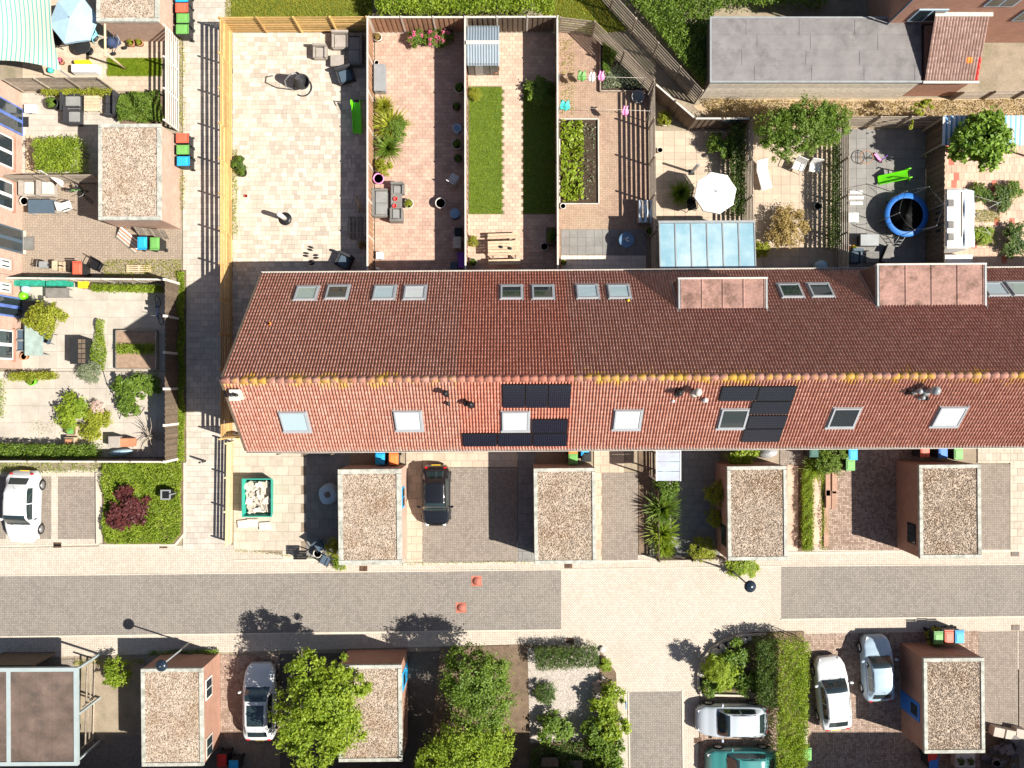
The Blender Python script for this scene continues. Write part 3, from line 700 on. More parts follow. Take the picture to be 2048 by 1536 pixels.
def dormer(x0, x1, yf, yb, z, hs):       # house-row coordinates
    def B(name, m_, par=None, f=None):
        o = obj(name, f, m_); attach(o, hs, Matrix.Rotation(TH, 4, 'Z')); return o
    zb = EZR + (EYR - yf) * (RZ - EZR) / (EYR - RY) - .15
    b = MB(); b.add([(x0, yf, zb), (x1, yf, zb), (x1, yf, z - .1), (x0, yf, z - .1), (x0, yb - .05, z - .1), (x1, yb - .05, z - .1)], [(1, 0, 3, 2), (0, 4, 3), (1, 2, 5), (3, 4, 5, 2)])
    d = B('dormer', mat('dormer_cladding', (.12, .07, .055), .7, var=.15, scale=8), f=b)
    def child(name, mb, m_): o = obj(name, mb, m_, d); return o
    b = MB(); b.box(x0 + .03, yf - .02, z - .1, x1 - .03, yb, z - .03); child('dormer_roof', b, m_copper)
    nseam = 4
    for k in range(nseam + 1):
        b = MB(); xx = x0 + .1 + (x1 - x0 - .2) * (k + .0) / nseam; b.box(xx - .05, yf + .07, z - .03, xx + .05, yb - .03, z + .005, .03); child('roof_seam', b, m_copper)
    b = MB(); b.box(x0 - .04, yf + .06, z - .22, x0 + .05, yb, z + .02); child('roof_edge', b, m_zinc)
    b = MB(); b.box(x1 - .05, yf + .06, z - .22, x1 + .04, yb, z + .02); child('roof_edge', b, m_zinc)
    b = MB(); b.box(x0 - .05, yf - .02, z - .22, x1 + .05, yf + .06, z + .025); child('roof_edge', b, m_post)
    for k in range(3):
        wv = (x1 - x0) / 3; b = MB(); b.box(x0 + wv * k + .1, yf - .05, zb + .35, x0 + wv * (k + 1) - .1, yf + .04, z - .3); child('window_frame', b, m_white)
        b = MB(); b.box(x0 + wv * k + .2, yf - .04, zb + .45, x0 + wv * (k + 1) - .2, yf + .06, z - .4); child('pane', b, m_glass)
    for xx in (x0 - .02, x1 + .02):
        b = MB(); zt = lambda y: EZR + (EYR - y) * (RZ - EZR) / (EYR - RY) + .09
        b.add([(xx - .07, yf, zt(yf)), (xx + .07, yf, zt(yf)), (xx + .07, yb, zt(yb)), (xx - .07, yb, zt(yb))], [(0, 1, 2, 3)]); child('lead_flashing', b, m_zinc)
dormer(8.15, 12.4, 5.05, 3.45, 5.66, houses[4]); dormer(17.85, 23.1, 5.68, 3.52, 5.56, houses[6])
b = MB(); b.lathe([(.0, .0), (.09, .03), (.0, .07)], 10)
M, p = onroof(1256, 601, 1, .06); o = obj('yellow_ball', b, m_yellow, None, p); tag(o, 'small yellow ball stuck below a rear roof skylight', 'ball')

# the terrace across the street: just outside the picture, its shade falls on the southern drives
for k in range(12):
    X = -40 + HW * k if k < 9 else 22.2 + HW * (k - 9)
    dup(houses[7], (X + HW, -21.5 - 2.92, 0), math.pi, 'terraced house on the south side of the street behind the southern sheds', 'southern terrace')
# ---------------------------------------------------------------- flat roofed brick sheds
def gravel_mesh(w_, d_, n, seed):
    rng = np.random.default_rng(seed); m = MB()
    oc = np.array([(1, 0, 0), (0, 1, 0), (-1, 0, 0), (0, -1, 0), (0, 0, 1)])
    for _ in range(n):
        x, y = rng.uniform(-w_ / 2, w_ / 2), rng.uniform(-d_ / 2, d_ / 2); s_ = rng.uniform(.022, .055); a = rng.uniform(0, 3.14); ca, sa = math.cos(a), math.sin(a); el = rng.uniform(.6, 1)
        m.add([(x + (v[0] * ca - v[1] * sa * el) * s_, y + (v[0] * sa + v[1] * ca * el) * s_, v[2] * s_ * .8) for v in oc], [(0, 1, 4), (1, 2, 4), (2, 3, 4), (3, 0, 4)])
    return m.mesh('gravel')
GV = [gravel_mesh(1, 1, 0, 1)]
GV = gravel_mesh(3.0, 4.8, 7500, 2)
m_deck = mat('roof_deck', (.3, .23, .17), .95, c2=(.4, .32, .25), scale=3, fine=30)
def shed(u0, v0, u1, v1, label, door=None, door_m=None, wall=m_brick, rz=.01, z=2.62, flip=1, edge=.2, win=None):
    a, c = G(u0, v1, z), G(u1, v0, z); W_, D_ = c.x - a.x, c.y - a.y; ctr = (a + c) / 2
    t = thing('brick_shed', label, 'shed', (ctr.x, ctr.y, 0), rz, 'flat-roofed brick sheds'); w2, d2 = W_ / 2 - .04, D_ / 2 - .04
    for nm, q in (('wall', (-w2, -d2, w2, -d2 + .15)), ('wall', (-w2, d2 - .15, w2, d2)), ('wall', (-w2, -d2 + .15, -w2 + .15, d2 - .15)), ('wall', (w2 - .15, -d2 + .15, w2, d2 - .15))):
        b = MB(); b.box(q[0], q[1], -.02, q[2], q[3], z - .14); obj(nm, b, wall, t)
    b = MB(); b.box(-w2, -d2, z - .14, w2, d2, z - .06); obj('roof_deck', b, m_deck, t)
    g = obj('gravel', GV, m_gravel, t, (0, 0, z - .062), kind='stuff'); g.scale = ((W_ - 2 * edge) / 3.0 * flip, (D_ - 2 * edge) / 4.8 * flip, 1)
    W2, D2 = W_ / 2, D_ / 2
    for q in ((-W2, -D2, W2, -D2 + edge), (-W2, D2 - edge, W2, D2), (-W2, -D2 + edge, -W2 + edge, D2 - edge), (W2 - edge, -D2 + edge, W2, D2 - edge)):
        b = MB(); b.box(q[0], q[1], z - .17, q[2], q[3], z, .012, .012); obj('roof_edge', b, m_trim, t)
    for side, y, m_, kind_ in (door or []):
        b = MB(); s_ = -1 if side == 'W' else 1
        if kind_ == 'door':
            b.box(s_ * w2 - .03, y - .5, .02, s_ * w2 + .03, y + .5, 2.1); o = obj('door', b, m_, t)
            b = MB(); b.box(s_ * w2 - .05, y - .3, 1.2, s_ * w2 + .05, y + .3, 1.9); obj('pane', b, m_glass, o)
            b = MB(); b.box(s_ * w2 - .08, y + .38, 1.0, s_ * w2 + .08, y + .44, 1.06); obj('door_handle', b, m_zinc, o)
        else:
            b = MB(); b.box(s_ * w2 - .03, y - .55, 1.25, s_ * w2 + .03, y + .55, 2.15); o = obj('window', b, m_, t)
            b = MB(); b.box(s_ * w2 - .04, y - .46, 1.33, s_ * w2 + .04, y - .03, 2.07); b.box(s_ * w2 - .04, y + .03, 1.33, s_ * w2 + .04, y + .46, 2.07); obj('pane', b, m_glass, o)
    return t
shed(192, -150, 317, 43, 'brick shed with gravel roof beside the pale blue parasol', rz=0, flip=-1)
shed(196, 247, 321, 440, 'brick shed with gravel roof and pink wall above three bins in the alley', rz=0)
shed(676, 938, 803, 1130, 'brick shed with a worn wide cement roof edge next to the black car', [('E', .9, m_binblue, 'win')], edge=.26)
shed(1068, 936, 1192, 1128, 'brick shed with pale gravel roof between black car drive and narrow brick drive', flip=-1)
shed(1455, 932, 1575, 1121, 'brick shed with rust-stained gravel roof and yellow climbing shrub on its wall', [('W', -1.3, m_dark, 'win')], wall=m_brickd)
shed(1839, 929, 1963, 1117, 'brick shed with dark wall and black garage window over red brick drive', [('W', -1.3, m_black, 'win')], flip=-1, wall=m_brickd)
shed(282, 1337, 406, 1533, 'brick shed behind the street lamp with orange brick side wall', [('E', 1.2, m_white, 'win'), ('E', -1.9, m_offwhite, 'win')], wall=m_brickd)
shed(676, 1330, 804, 1524, 'brick shed half hidden under the bright green tree crown', [('E', 1.4, m_binblue, 'door')], wall=m_brickd, flip=-1)
shed(1848, 1316, 1970, 1507, 'brick shed with a blue framed door next to the two cars on red brick', [('W', -.6, m_blue, 'door')], wall=m_brickd)
# carport with pale frame and brown felt roof
z = 2.6; a, c = G(-60, 1532, z), G(155, 1336, z); t = thing('carport', 'flat carport with pale grey frame and brown felt roof over a white car', 'carport', ((a.x + c.x) / 2, (a.y + c.y) / 2, 0), .005)
W2, D2 = (c.x - a.x) / 2, (c.y - a.y) / 2
b = MB(); b.box(-W2 + .2, -D2 + .2, z - .1, W2 - .2, D2 - .2, z - .05); obj('roof_deck', b, m_felt, t)
for k in range(5):
    b = MB(); xx = -W2 + .9 + k * (2 * W2 - 1.4) / 5; b.box(xx, -D2 + .22, z - .05, xx + .05, D2 - .22, z - .035); obj('felt_seam', b, m_felt, t)
m_blgrey = mat('pale_blue_grey', (.3, .35, .35), .6, var=.06)
for q in ((-W2, -D2, W2, -D2 + .2), (-W2, D2 - .2, W2, D2), (W2 - .2, -D2 + .2, W2, D2 - .2), (-W2 + 1.9, -D2 + .2, -W2 + 2.1, D2 - .2)):
    b = MB(); b.box(q[0], q[1], z - .2, q[2], q[3], z); obj('roof_edge', b, m_blgrey, t)
for xx in (-W2 + .15, W2 - .15):
    for yy in (-D2 + .15, 0, D2 - .15): b = MB(); b.cbox(xx, yy, 0, .1, .1, z - .2); obj('post', b, m_blgrey, t)
b = MB(); b.box(-W2 + .1, D2 - .12, 0, W2 - 2.6, D2 - .02, 2.1); obj('back_wall', b, m_woodd, t)
# flat bitumen annexe, lean-to with tiles and the house behind it
z = 2.5; a, c = G(1420, 165, z), G(1846, 33, z); t = thing('flat_roofed_annexe', 'long annexe with grey bitumen flat roof and weathered plank wall', 'building', ((a.x + c.x) / 2, (a.y + c.y) / 2, 0))
W2, D2 = (c.x - a.x) / 2, (c.y - a.y) / 2
b = MB(); b.box(-W2 + .06, -D2 + .06, 0, W2 - .06, D2 - .06, z - .14); obj('wall', b, m_woodd, t)
for k in range(10):
    b = MB(); zz = .02 + k * .235; b.box(-W2 + .05, -D2 + .02, zz, W2 - .1, -D2 + .058, zz + .225); obj('plank', b, mat('grey_plank', (.6, .53, .43), .85, var=.15, scale=5, rnd=.15), t)
b = MB(); b.box(-W2 + .1, -D2 + .1, z - .14, W2 - .05, D2 - .1, z - .05); obj('roof_deck', b, m_bitumen, t)
rr = random.Random(4)
for row in range(4):
    y0 = -D2 + .12 + row * (2 * D2 - .24) / 4; y1 = y0 + (2 * D2 - .24) / 4 - .03; xx = -W2 + .12 - rr.uniform(0, 2)
    while xx < W2 - .1:
        x2 = xx + rr.uniform(2.6, 3.6); xa, xb = max(xx, -W2 + .12), min(x2, W2 - .07)
        if xb - xa > .1: b = MB(); b.box(xa, y0, z - .05, xb - .025, y1, z - .036); obj('felt_sheet', b, m_bitumen, t)
        xx = x2
for q in ((-W2, -D2, W2, -D2 + .1), (-W2, D2 - .1, W2, D2), (-W2, -D2 + .1, -W2 + .1, D2 - .1)): b = MB(); b.box(q[0], q[1], z - .16, q[2], q[3], z); obj('roof_edge', b, m_zinc, t)
A = G(1777, 45, 2.5); ht = thing('corner_house', 'two-storey brick house beside the bitumen-roofed annexe, blue window frame', 'house', (A.x, A.y, 0), 0)
b = MB(); b.box(0, 0, 0, 14, 9, 6.4); obj('wall', b, m_brickd, ht)
b = MB(); b.add([(-.3, -.3, 6.4), (14.3, -.3, 6.4), (14.3, 9.3, 6.4), (-.3, 9.3, 6.4), (-.3, 4.5, 10), (14.3, 4.5, 10)], [(0, 1, 5, 4), (2, 3, 4, 5), (0, 4, 3), (1, 2, 5), (3, 2, 1, 0)]); obj('roof', b, m_tile, ht)
for xx, zz in ((1.6, 2.75), (7, 2.8), (10, 1), (4.6, 4.4)):
    o = obj('window', WM, None, ht, (xx, -.02, zz)); setmat(o, m_skyblue); obj('pane', PN, m_glass, o)
b = MB(); b.tube([(-.06, -.07, 0), (-.06, -.07, 6.3)], .05, 8); obj('downpipe', b, m_slate, ht)
za, zb = 2.55, 3.6; a, c = G(1849, 161, za), G(1989, 30, zb); lt = thing('tiled_lean_to', 'lean-to with brown ribbed roof tiles against the corner house', 'building', (a.x, a.y, 0))
w_, d_ = G(1955, 161, za).x - a.x, c.y - a.y
b = MB(); b.box(.08, .08, 0, w_ - .08, d_ - .02, za - .08); obj('wall', b, m_brickd, lt)
n = 18
for k in range(n):
    for r_ in range(11):
        y0, y1 = d_ * r_ / 11 - .02, d_ * (r_ + 1) / 11; z0 = za + (zb - za) * r_ / 11; z1 = za + (zb - za) * (r_ + 1) / 11; x0 = w_ * k / n; p_ = w_ / n
        if (k, r_) == (0, 0):
            b = MB(); b.smooth = True; pr = [(0, 0), (.18, .01), (.4, .05), (.62, .05), (.84, .01), (1, 0)]
            b.add([(t_ * p_, y, h_ + zz) for t_, h_ in pr for y, zz in ((y0, .03), (y1, (z1 - z0) + .008), (y0, -.01))], [f for i in range(5) for f in ((3 * i, 3 * i + 3, 3 * i + 4, 3 * i + 1), (3 * i + 2, 3 * i + 5, 3 * i + 3, 3 * i))]); LM = b.mesh('roof_tile')
        o = obj('roof_tile', LM, m_tileg, lt, (x0, y0 + .02, z0)); setmat(o, m_red if (k == n - 1 and r_ < 4) else (m_orange if (k, r_) in ((13, 3), (14, 3)) else m_tileg))
b = MB(); b.add([(0, 0, za - .08), (w_, 0, za - .08), (w_, d_, zb - .06), (0, d_, zb - .06)], [(0, 1, 2, 3)]); obj('roof_deck', b, m_dark, lt)
b = MB(); b.box(-.05, -.14, za - .1, w_ + .1, -.02, za); obj('gutter', b, m_offwhite, lt)
b = MB(); b.box(-.02, d_ - .1, zb + .03, w_ + .15, d_ + .1, zb + .09); obj('lead_flashing', b, m_offwhite, lt)
# houses along the west edge
m_bluef = mat('blue_frame', (.1, .16, .42), .5)
for k, (v0, v1) in enumerate(((186, 370), (370, 556), (556, 738))):
    a, c = G(45, v1), G(45, v0); d_ = c.y - a.y
    ht = thing('brick_house', ['pink brick house behind the garden with two grey sofas', 'pink brick house behind the yard with a parked moped', 'pink brick house with blue-framed door behind the glass garden table'][k], 'house', (a.x, a.y, 0), 0, 'houses behind the west gardens')
    b = MB(); b.box(-8, .01, 0, 0, d_ - .01, 5.6); obj('wall', b, m_brick, ht)
    b = MB(); b.add([(.3, 0, 5.6), (.3, d_, 5.6), (-8.3, d_, 5.6), (-8.3, 0, 5.6), (-4, 0, 9), (-4, d_, 9)], [(0, 1, 5, 4), (2, 3, 4, 5), (0, 4, 3), (1, 2, 5), (3, 2, 1, 0)]); obj('roof', b, m_tile, ht)
    def wn(yv, z0, wd, hh, m_, door=False):
        y = (768 - yv) / 36 - a.y
        b = MB(); b.box(-.02, y - wd / 2, z0, .07, y + wd / 2, z0 + hh); o = obj('door' if door else 'window', b, m_, ht)
        for s_ in (-1, 1): b = MB(); b.box(-.02, y + s_ * wd / 4 - wd / 4 + .09, z0 + .1, .085, y + s_ * wd / 4 + wd / 4 - .09, z0 + hh - .1); obj('pane', b, m_glass, o)
        if not door: b = MB(); b.box(-.02, y - wd / 2 - .1, z0 - .1, .16, y + wd / 2 + .1, z0 - .005); obj('window_sill', b, m_brickd, o)
        else: b = MB(); b.box(-.02, y - wd / 2, 0, .2, y + wd / 2, .05); obj('doorstep', b, m_kerb, o)
    for q in (((246, .06, 1.5, 2.2, m_bluef, True), (318, .95, 1.7, 1.4, m_white)), ((402, .95, 1.5, 1.4, m_white), (485, .06, 1.3, 2.2, m_slate, True), (536, 1.2, .5, .8, m_white)), ((582, 1.2, .5, .8, m_white), (617, .06, 1.1, 2.2, m_bluef, True), (692, .95, 1.6, 1.4, m_white)))[k]: wn(*q)
# ---------------------------------------------------------------- fences: every slat, board and post a part
_fm = {}
def fmesh(key, fn):
    if key not in _fm: _fm[key] = fn()
    return _fm[key]
def fence(pts, h, style, m, label, n=10, post=None, cap=None, name='wooden_fence', fill=.66, px=True, bw=.15, pitch=1.85, group='garden fences', phh=.06, ph_w=.08):
    P = [G(u, v) for u, v in pts] if px else [Vector(p) for p in pts]
    t = thing(name, label, 'fence', (P[0].x, P[0].y, 0), 0, group); post = post or m
    pm = fmesh(('p', h, ph_w, post.name), lambda: MB().cbox(0, 0, 0, ph_w, ph_w, h + phh).mesh('post'))
    first = True
    for a, b in zip(P, P[1:]):
        d = b - a; L = d.length; k = max(1, round(L / pitch)); s = L / k; ang = math.atan2(d.y, d.x); e = d / L
        for i in range(k + 1):
            if i == 0 and not first: continue
            q = a + e * s * i - P[0]; obj('post', pm, post, t, (q.x, q.y, 0), ang)
        first = False
        for i in range(k):
            q = a + e * s * i - P[0]
            if style == 'slat':
                sh = h / n
                me = fmesh(('s', round(s, 3), sh, m.name), lambda: MB().box(.03, -.012, 0, s - .03, .012, sh * fill).mesh('slat'))
                for j in range(n):
                    o = obj('slat', me, m, t, (q.x - e.y * .045 * (1 if j % 2 else 1), q.y + e.x * .045, j * sh + .04), ang)
            else:
                nb = max(1, int((s - .1) / bw)); ww = (s - .1) / nb
                me = fmesh(('b', round(ww, 4), h, m.name), lambda: MB().box(-.008, -.011, 0, ww + .008, .011, h - .1).mesh('board'))
                for j in range(nb):
                    c = q + e * (.05 + ww * j); obj('board', me, m, t, (c.x - e.y * .012 * (1 if j % 2 else -1), c.y + e.x * .012 * (1 if j % 2 else -1), .06), ang)
                if cap:
                    me = fmesh(('c', round(s, 3), h, cap.name), lambda: MB().box(.03, -.045, h - .04, s - .03, .045, h).mesh('cap_rail')); obj('cap_rail', me, cap, t, (q.x, q.y, 0), ang)
                me = fmesh(('g', round(s, 3), m.name), lambda: MB().box(.03, -.02, .0, s - .03, .02, .05).mesh('gravel_board')); obj('gravel_board', me, post, t, (q.x, q.y, 0), ang)
    return t
fence([(462, 66), (464, 874), (498, 873)], 1.9, 'slat', m_woodn, 'tall golden horizontal-slat fence along the alley by the end house', 7, fill=.62)
fence([(466, 884), (463, 1084)], 1.15, 'slat', m_woodp, 'low pale horizontal-slat fence by the stone-filled skip', 6)
fence([(464, 66), (745, 65)], 1.9, 'slat', m_woodn, 'golden horizontal-slat fence behind the egg-chair patio', 7, fill=.62)
fence([(747, 66), (747, 552)], 1.9, 'board', m_woodr, 'brown board fence with white posts beside the potted-plant patio wall of slabs', post=m_offwhite, cap=m_offwhite, bw=.13)
fence([(750, 65), (934, 65)], 1.9, 'board', m_woodr, 'brown board fence with white posts behind the pink hydrangeas', post=m_offwhite, cap=m_offwhite, bw=.13)
fence([(937, 65), (1112, 64)], 1.9, 'board', m_woodd, 'brown board fence with white posts behind the metal shed', post=m_offwhite, cap=m_offwhite, bw=.13)
fence([(934, 68), (935, 552)], 1.9, 'board', m_woodr, 'brown board fence with white cap between pink patio and lit lawn', post=m_offwhite, cap=m_offwhite)
fence([(1111, 68), (1112, 552)], 1.9, 'board', m_woodr, 'brown board fence with white cap between shaded lawn and vegetable bed', post=m_offwhite, cap=m_offwhite)
fence([(1117, 66), (1183, 74), (1296, 186), (1300, 548)], 1.9, 'slat', m_woodw, 'weathered slat fence with a diagonal bend round the washing-line garden', 7, fill=.6)
fence([(1175, -28), (1219, 23), (1389, 207)], 1.95, 'slat', m_woodw, 'weathered grey slat fence running diagonally to the annexe corner', 7, fill=.6)
fence([(1300, 192), (1376, 258), (1482, 258)], 1.8, 'board', m_woodd, 'dark board fence with pale cap behind the white parasol garden', cap=m_offwhite)
fence([(1484, 262), (1486, 552)], 1.9, 'slat', m_woodw, 'weathered slat fence between white parasol and white plastic chairs', 7, fill=.6)
fence([(1669, 262), (1668, 548)], 1.9, 'slat', m_woodw, 'weathered slat fence between white chairs and trampoline', 7, fill=.6)
fence([(1672, 257), (1850, 256)], 1.9, 'slat', m_woodw, 'weathered slat fence behind the trampoline garden', 7, fill=.6)
fence([(1853, 258), (1852, 548)], 1.95, 'board', m_woodd, 'dark board fence between trampoline and white caravan')
fence([(1905, 200), (2090, 196)], 1.2, 'slat', m_woodw, 'low weathered lattice fence beside the tiled lean-to', 8, fill=.55)
fence([(357, 80), (357, 262)], 1.9, 'slat', m_post, 'pale grey slat fence by the lawn patch in the west garden', 7, fill=.5)
fence([(48, 184), (232, 182)], 1.9, 'slat', m_woodw, 'weathered slat fence below the striped sun sail', 9, fill=.85)
fence([(48, 368), (218, 367)], 1.7, 'slat', m_woodw, 'weathered slat fence beside the two cream loungers', 8, fill=.85)
fence([(48, 563), (355, 566)], 1.5, 'board', m_woodw, 'weathered board fence with white cap behind the red bin', cap=m_offwhite, post=m_offwhite)
fence([(359, 568), (359, 917)], 1.9, 'board', m_woodd, 'dark board fence with white concrete posts along the alley hedge', post=m_post, ph_w=.13, phh=.1)
fence([(-40, 917), (356, 918)], 1.7, 'board', m_woodw, 'weathered board fence above the white car parking bay', cap=m_offwhite)
fence([(1310, 905), (1312, 1116)], .8, 'slat', m_woodd, 'low dark slat fence beside the spiky yuccas', 4, fill=.6)
fence([(1314, 1117), (1444, 1114)], .75, 'slat', m_woodd, 'low dark slat fence in front of the yucca yard', 4, fill=.5)
fence([(190, 1318), (186, 1478)], 1.2, 'slat', m_woodw, 'open weathered rail fence beside the carport', 3, fill=.25)
fence([(566, 905), (672, 905)], 1.1, 'slat', m_woodd, 'dark slatted screen in the shade behind the cement-edged shed', 6, fill=.7)
def wall_low(P, h, wd, m, label):
    a, b = G(*P[0]), G(*P[1]); d = (b - a); t = MB(); t.box(0, -wd / 2, 0, d.length, wd / 2, h)
    o = obj('low_wall', t, m, None, (a.x, a.y, .0), math.atan2(d.y, d.x)); tag(o, label, 'wall'); return o
wall_low(((1607, 1452), (1607, 1534)), .4, .18, m_kerb, 'low pale wall beside the tall hedge end')

# ---------------------------------------------------------------- cars
m_tail = colmat('tail_light', (.5, .01, .012), .25); m_lamp = flat('head_light', (.7, .72, .72), .15, .8)
def smooth(x, xs, ys):
    x = max(xs[0], min(xs[-1], x))
    for i in range(len(xs) - 1):
        if x <= xs[i + 1]:
            t = (x - xs[i]) / (xs[i + 1] - xs[i]); t = t * t * (3 - 2 * t); return ys[i] + (ys[i + 1] - ys[i]) * t
    return ys[-1]
def car(u, v, L, W, ht, rz, m, label, sunroof=False, roof_m=None, hatch=.9):
    p = G(u, v); t = thing('parked_car', label, 'car', (p.x, p.y, .012), rz, 'parked cars')
    hw = W / 2
    def wid(s): return hw * smooth(s, [0, .03, .12, .3, .7, .9, .975, 1], [.62, .80, .95, 1, 1, .955, .84, .7])
    def top(s): return smooth(s, [0, .03, .10, .27, .34, .88, .95, 1], [.52, .66, .77, .93, .96, .99, .93, .55])
    belt = lambda s: top(s)
    def X(s): return L * (.5 - s)          # s: 0 front .. 1 rear, local +x forward
    secs = [(.80, .20), (.955, .24), (1.0, .42), (.995, .58)]
    def sec(s):
        w_, z_ = wid(s), top(s); q = [(w_ * a, b) for a, b in secs if b < z_ - .1] ; q = q + [(q[-1][0], q[-1][1])] * (4 - len(q))
        return q + [(w_ * .985, z_ - .10), (w_ * .93, z_ - .025), (w_ * .8, z_), (w_ * .4, z_ + .018), (0, z_ + .022)]
    N = 30; rows = []
    for i in range(N + 1):
        s = i / N; h_ = sec(s); rows.append([(X(s), -y, z) for y, z in h_] + [(X(s), y, z) for y, z in h_[-2::-1]])
    b = MB(); b.smooth = True; k = len(rows[0]); b.add([q for r_ in rows for q in r_], [(i * k + j, i * k + j + 1, (i + 1) * k + j + 1, (i + 1) * k + j) for i in range(N) for j in range(k - 1)])
    b.add(rows[0], [tuple(range(k))[::-1]]); b.add(rows[-1], [tuple(range(k))])
    b.smooth = False; b.box(-L * .46, -hw * .8, .14, L * .46, hw * .8, .22)
    b.f = [f[::-1] for f in b.f]
    body = obj('body', b, m, t)
    # cabin surface: s along the car, q across (-1..1)
    s0, s1, s2, s3 = .255, .425, .80, hatch + .045
    zr = ht
    def ctop(s): return top(s) + (zr - top(s)) * max(0, smooth(s, [s0, s1 - .03, s1 + .1, s2 - .1, s3], [0, .9, 1, .97, 0]))
    def half(s): return wid(s) * smooth(s, [s0, s1, s2, s3], [.80, .70, .68, .74])
    def cab(s, q, off=0):
        zt, wt, wb, zb = ctop(s), half(s), wid(s) * .90, top(s) - .03
        if abs(q) <= .6:
            y = wt * q / .6; z = zt + .035 * (1 - (q / .6) ** 2) - .02 * (abs(q) / .6) ** 6
        else:
            f = (abs(q) - .6) / .4; y = math.copysign(wt + (wb - wt) * f, q); z = zt - .02 + (zb - zt + .02) * f
        return (X(s), y, z)
    def cabo(s, q, off):
        a = Vector(cab(s, q)); e = .004; ds = Vector(cab(s + e, q)) - Vector(cab(s - e, q)); dq = Vector(cab(s, min(1, q + e))) - Vector(cab(s, max(-1, q - e)))
        n = ds.cross(dq); 
        if n.z < 0 and abs(n.z) > 1e-9: n = -n
        if n.length < 1e-9: n = Vector((0, 0, 1))
        return a + n.normalized() * off
    b = MB(); b.grid(lambda a, c: cab(s0 + (s3 - s0) * a, -1 + 2 * c), 30, 20); o = obj('cabin', b, m, t)
    if roof_m: setmat(o, roof_m)
    def patch(name, sa, sb, qa, qb, m_, off=.008, par=t, n=10):
        b = MB(); b.grid(lambda a, c: cabo(sa + (sb - sa) * a, qa + (qb - qa) * c, off), n, n); return obj(name, b, m_, par)
    patch('windscreen', s0 + .012, s1 - .012, -.56, .56, m_carglass); patch('rear_window', s2 + .028, s3 - .035, -.52, .52, m_carglass)
    for sg in (-1, 1):
        for sa, sb in ((s0 + .09, .56), (.575, s2 - .02)):
            patch('side_window', sa, sb, sg * .66, sg * .93, m_carglass, .012)
        if sunroof and sg > 0: patch('sunroof', s1 + .035, s2 - .07, -.45, .45, m_carglass)
        for s, nm, mm_ in ((.045, 'headlight', m_lamp), (.962, 'tail_light', m_tail)):
            b = MB(); y = wid(s) * .74; z = top(s) - .05; b.cbox(0, 0, 0, .30 if nm == 'headlight' else .16, .24, .1); b.T = None
            o = obj(nm, b, mm_, t, (X(s) + (-.03 if nm == 'headlight' else .03), sg * y, z - .045), (0, .25 if nm == 'headlight' else 0, -sg * .45 if nm == 'headlight' else sg * .3), bev=.04)
        b = MB(); b.cbox(0, 0, 0, .12, .2, .13); o = obj('wing_mirror', b, m, t, (X(.335), sg * (hw + .1), .93), (0, 0, sg * .2), bev=.03)
        for s in (.185, .80):
            wl = thing_part('wheel', t, (X(s), sg * (hw - .085), .31))
            b = MB(); b.T = Matrix.Rotation(math.pi / 2, 4, 'X'); b.lathe([(.2, -.1), (.29, -.1), (.31, -.06), (.31, .06), (.29, .1), (.2, .1)], 22); obj('tyre', b, m_tyre, wl)
            b = MB(); b.T = Matrix.Rotation(math.pi / 2, 4, 'X'); b.cyl((0, 0, -.106), .2, .212, 18)
            obj('rim', b, m_rim, wl)
        b = MB(); b.tube([(X(s1 + .03), sg * half(.5) * .97, ctop(s1 + .05) + .005), (X(.6), sg * half(.6) * .98, ctop(.6) + .012), (X(s2 - .03), sg * half(.75) * .97, ctop(s2 - .04) + .005)], .012, 5); obj('roof_rail', b, m_black, t)
    b = MB(); b.cbox(0, 0, 0, .03, .5, .11); obj('number_plate', b, m_yellow, t, (X(1) - .0, 0, .5))
    b = MB(); b.tube([(X(s0) - .02, -.45, top(s0) + .03), (X(s0) - .12, .1, top(s0) + .09)], .012, 4); b.tube([(X(s0) - .02, .1, top(s0) + .03), (X(s0) - .12, .6, top(s0) + .09)], .012, 4); obj('wiper', b, m_black, t)
    b = MB(); b.tube([(X(.77), 0, ctop(.77)), (X(.8), 0, ctop(.77) + .16)], .01, 5); obj('aerial', b, m_black, t)
    return t
def thing_part(name, parent, loc):
    o = bpy.data.objects.new(name, None); C.objects.link(o); o.parent = parent; o.location = loc; o.empty_display_size = .1; return o
P_white = paint('car_white', (.6, .61, .61)); P_black = paint('car_black', (.008, .008, .009), .2); P_silver = paint('car_silver', (.42, .46, .49)); P_teal = paint('car_teal', (.04, .2, .19)); P_blue = paint('car_pale_blue', (.33, .43, .5))
dn, upw = -math.pi / 2, math.pi / 2
car(60, 1010, 3.95, 1.72, 1.5, dn - .03, P_white, 'white hatchback in the parking bay beside the green verge')
car(874, 988, 3.35, 1.6, 1.46, dn, P_black, 'small black car on the grey brick drive', roof_m=None)
car(527, 1396, 4.2, 1.76, 1.48, upw, P_white, 'white car with dark sunroof next to the bright green tree', True)
car(1459, 1431, 3.95, 1.7, 1.46, math.pi, P_silver, 'silver car beside the kerbed shrub bed')
car(1478, 1518, 3.95, 1.7, 1.42, math.pi, P_teal, 'dark teal car in the bay next to the silver car')
car(1656, 1379, 4.0, 1.72, 1.45, upw + .1, P_white, 'white hatchback on red brick drive beside the tall hedge')
car(1744, 1330, 3.6, 1.62, 1.44, upw + .05, P_blue, 'pale silver-blue hatchback beside the shed with blue door')
car(131, 1408, 4.1, 1.72, 1.48, upw, P_white, 'white car mostly hidden under the carport')
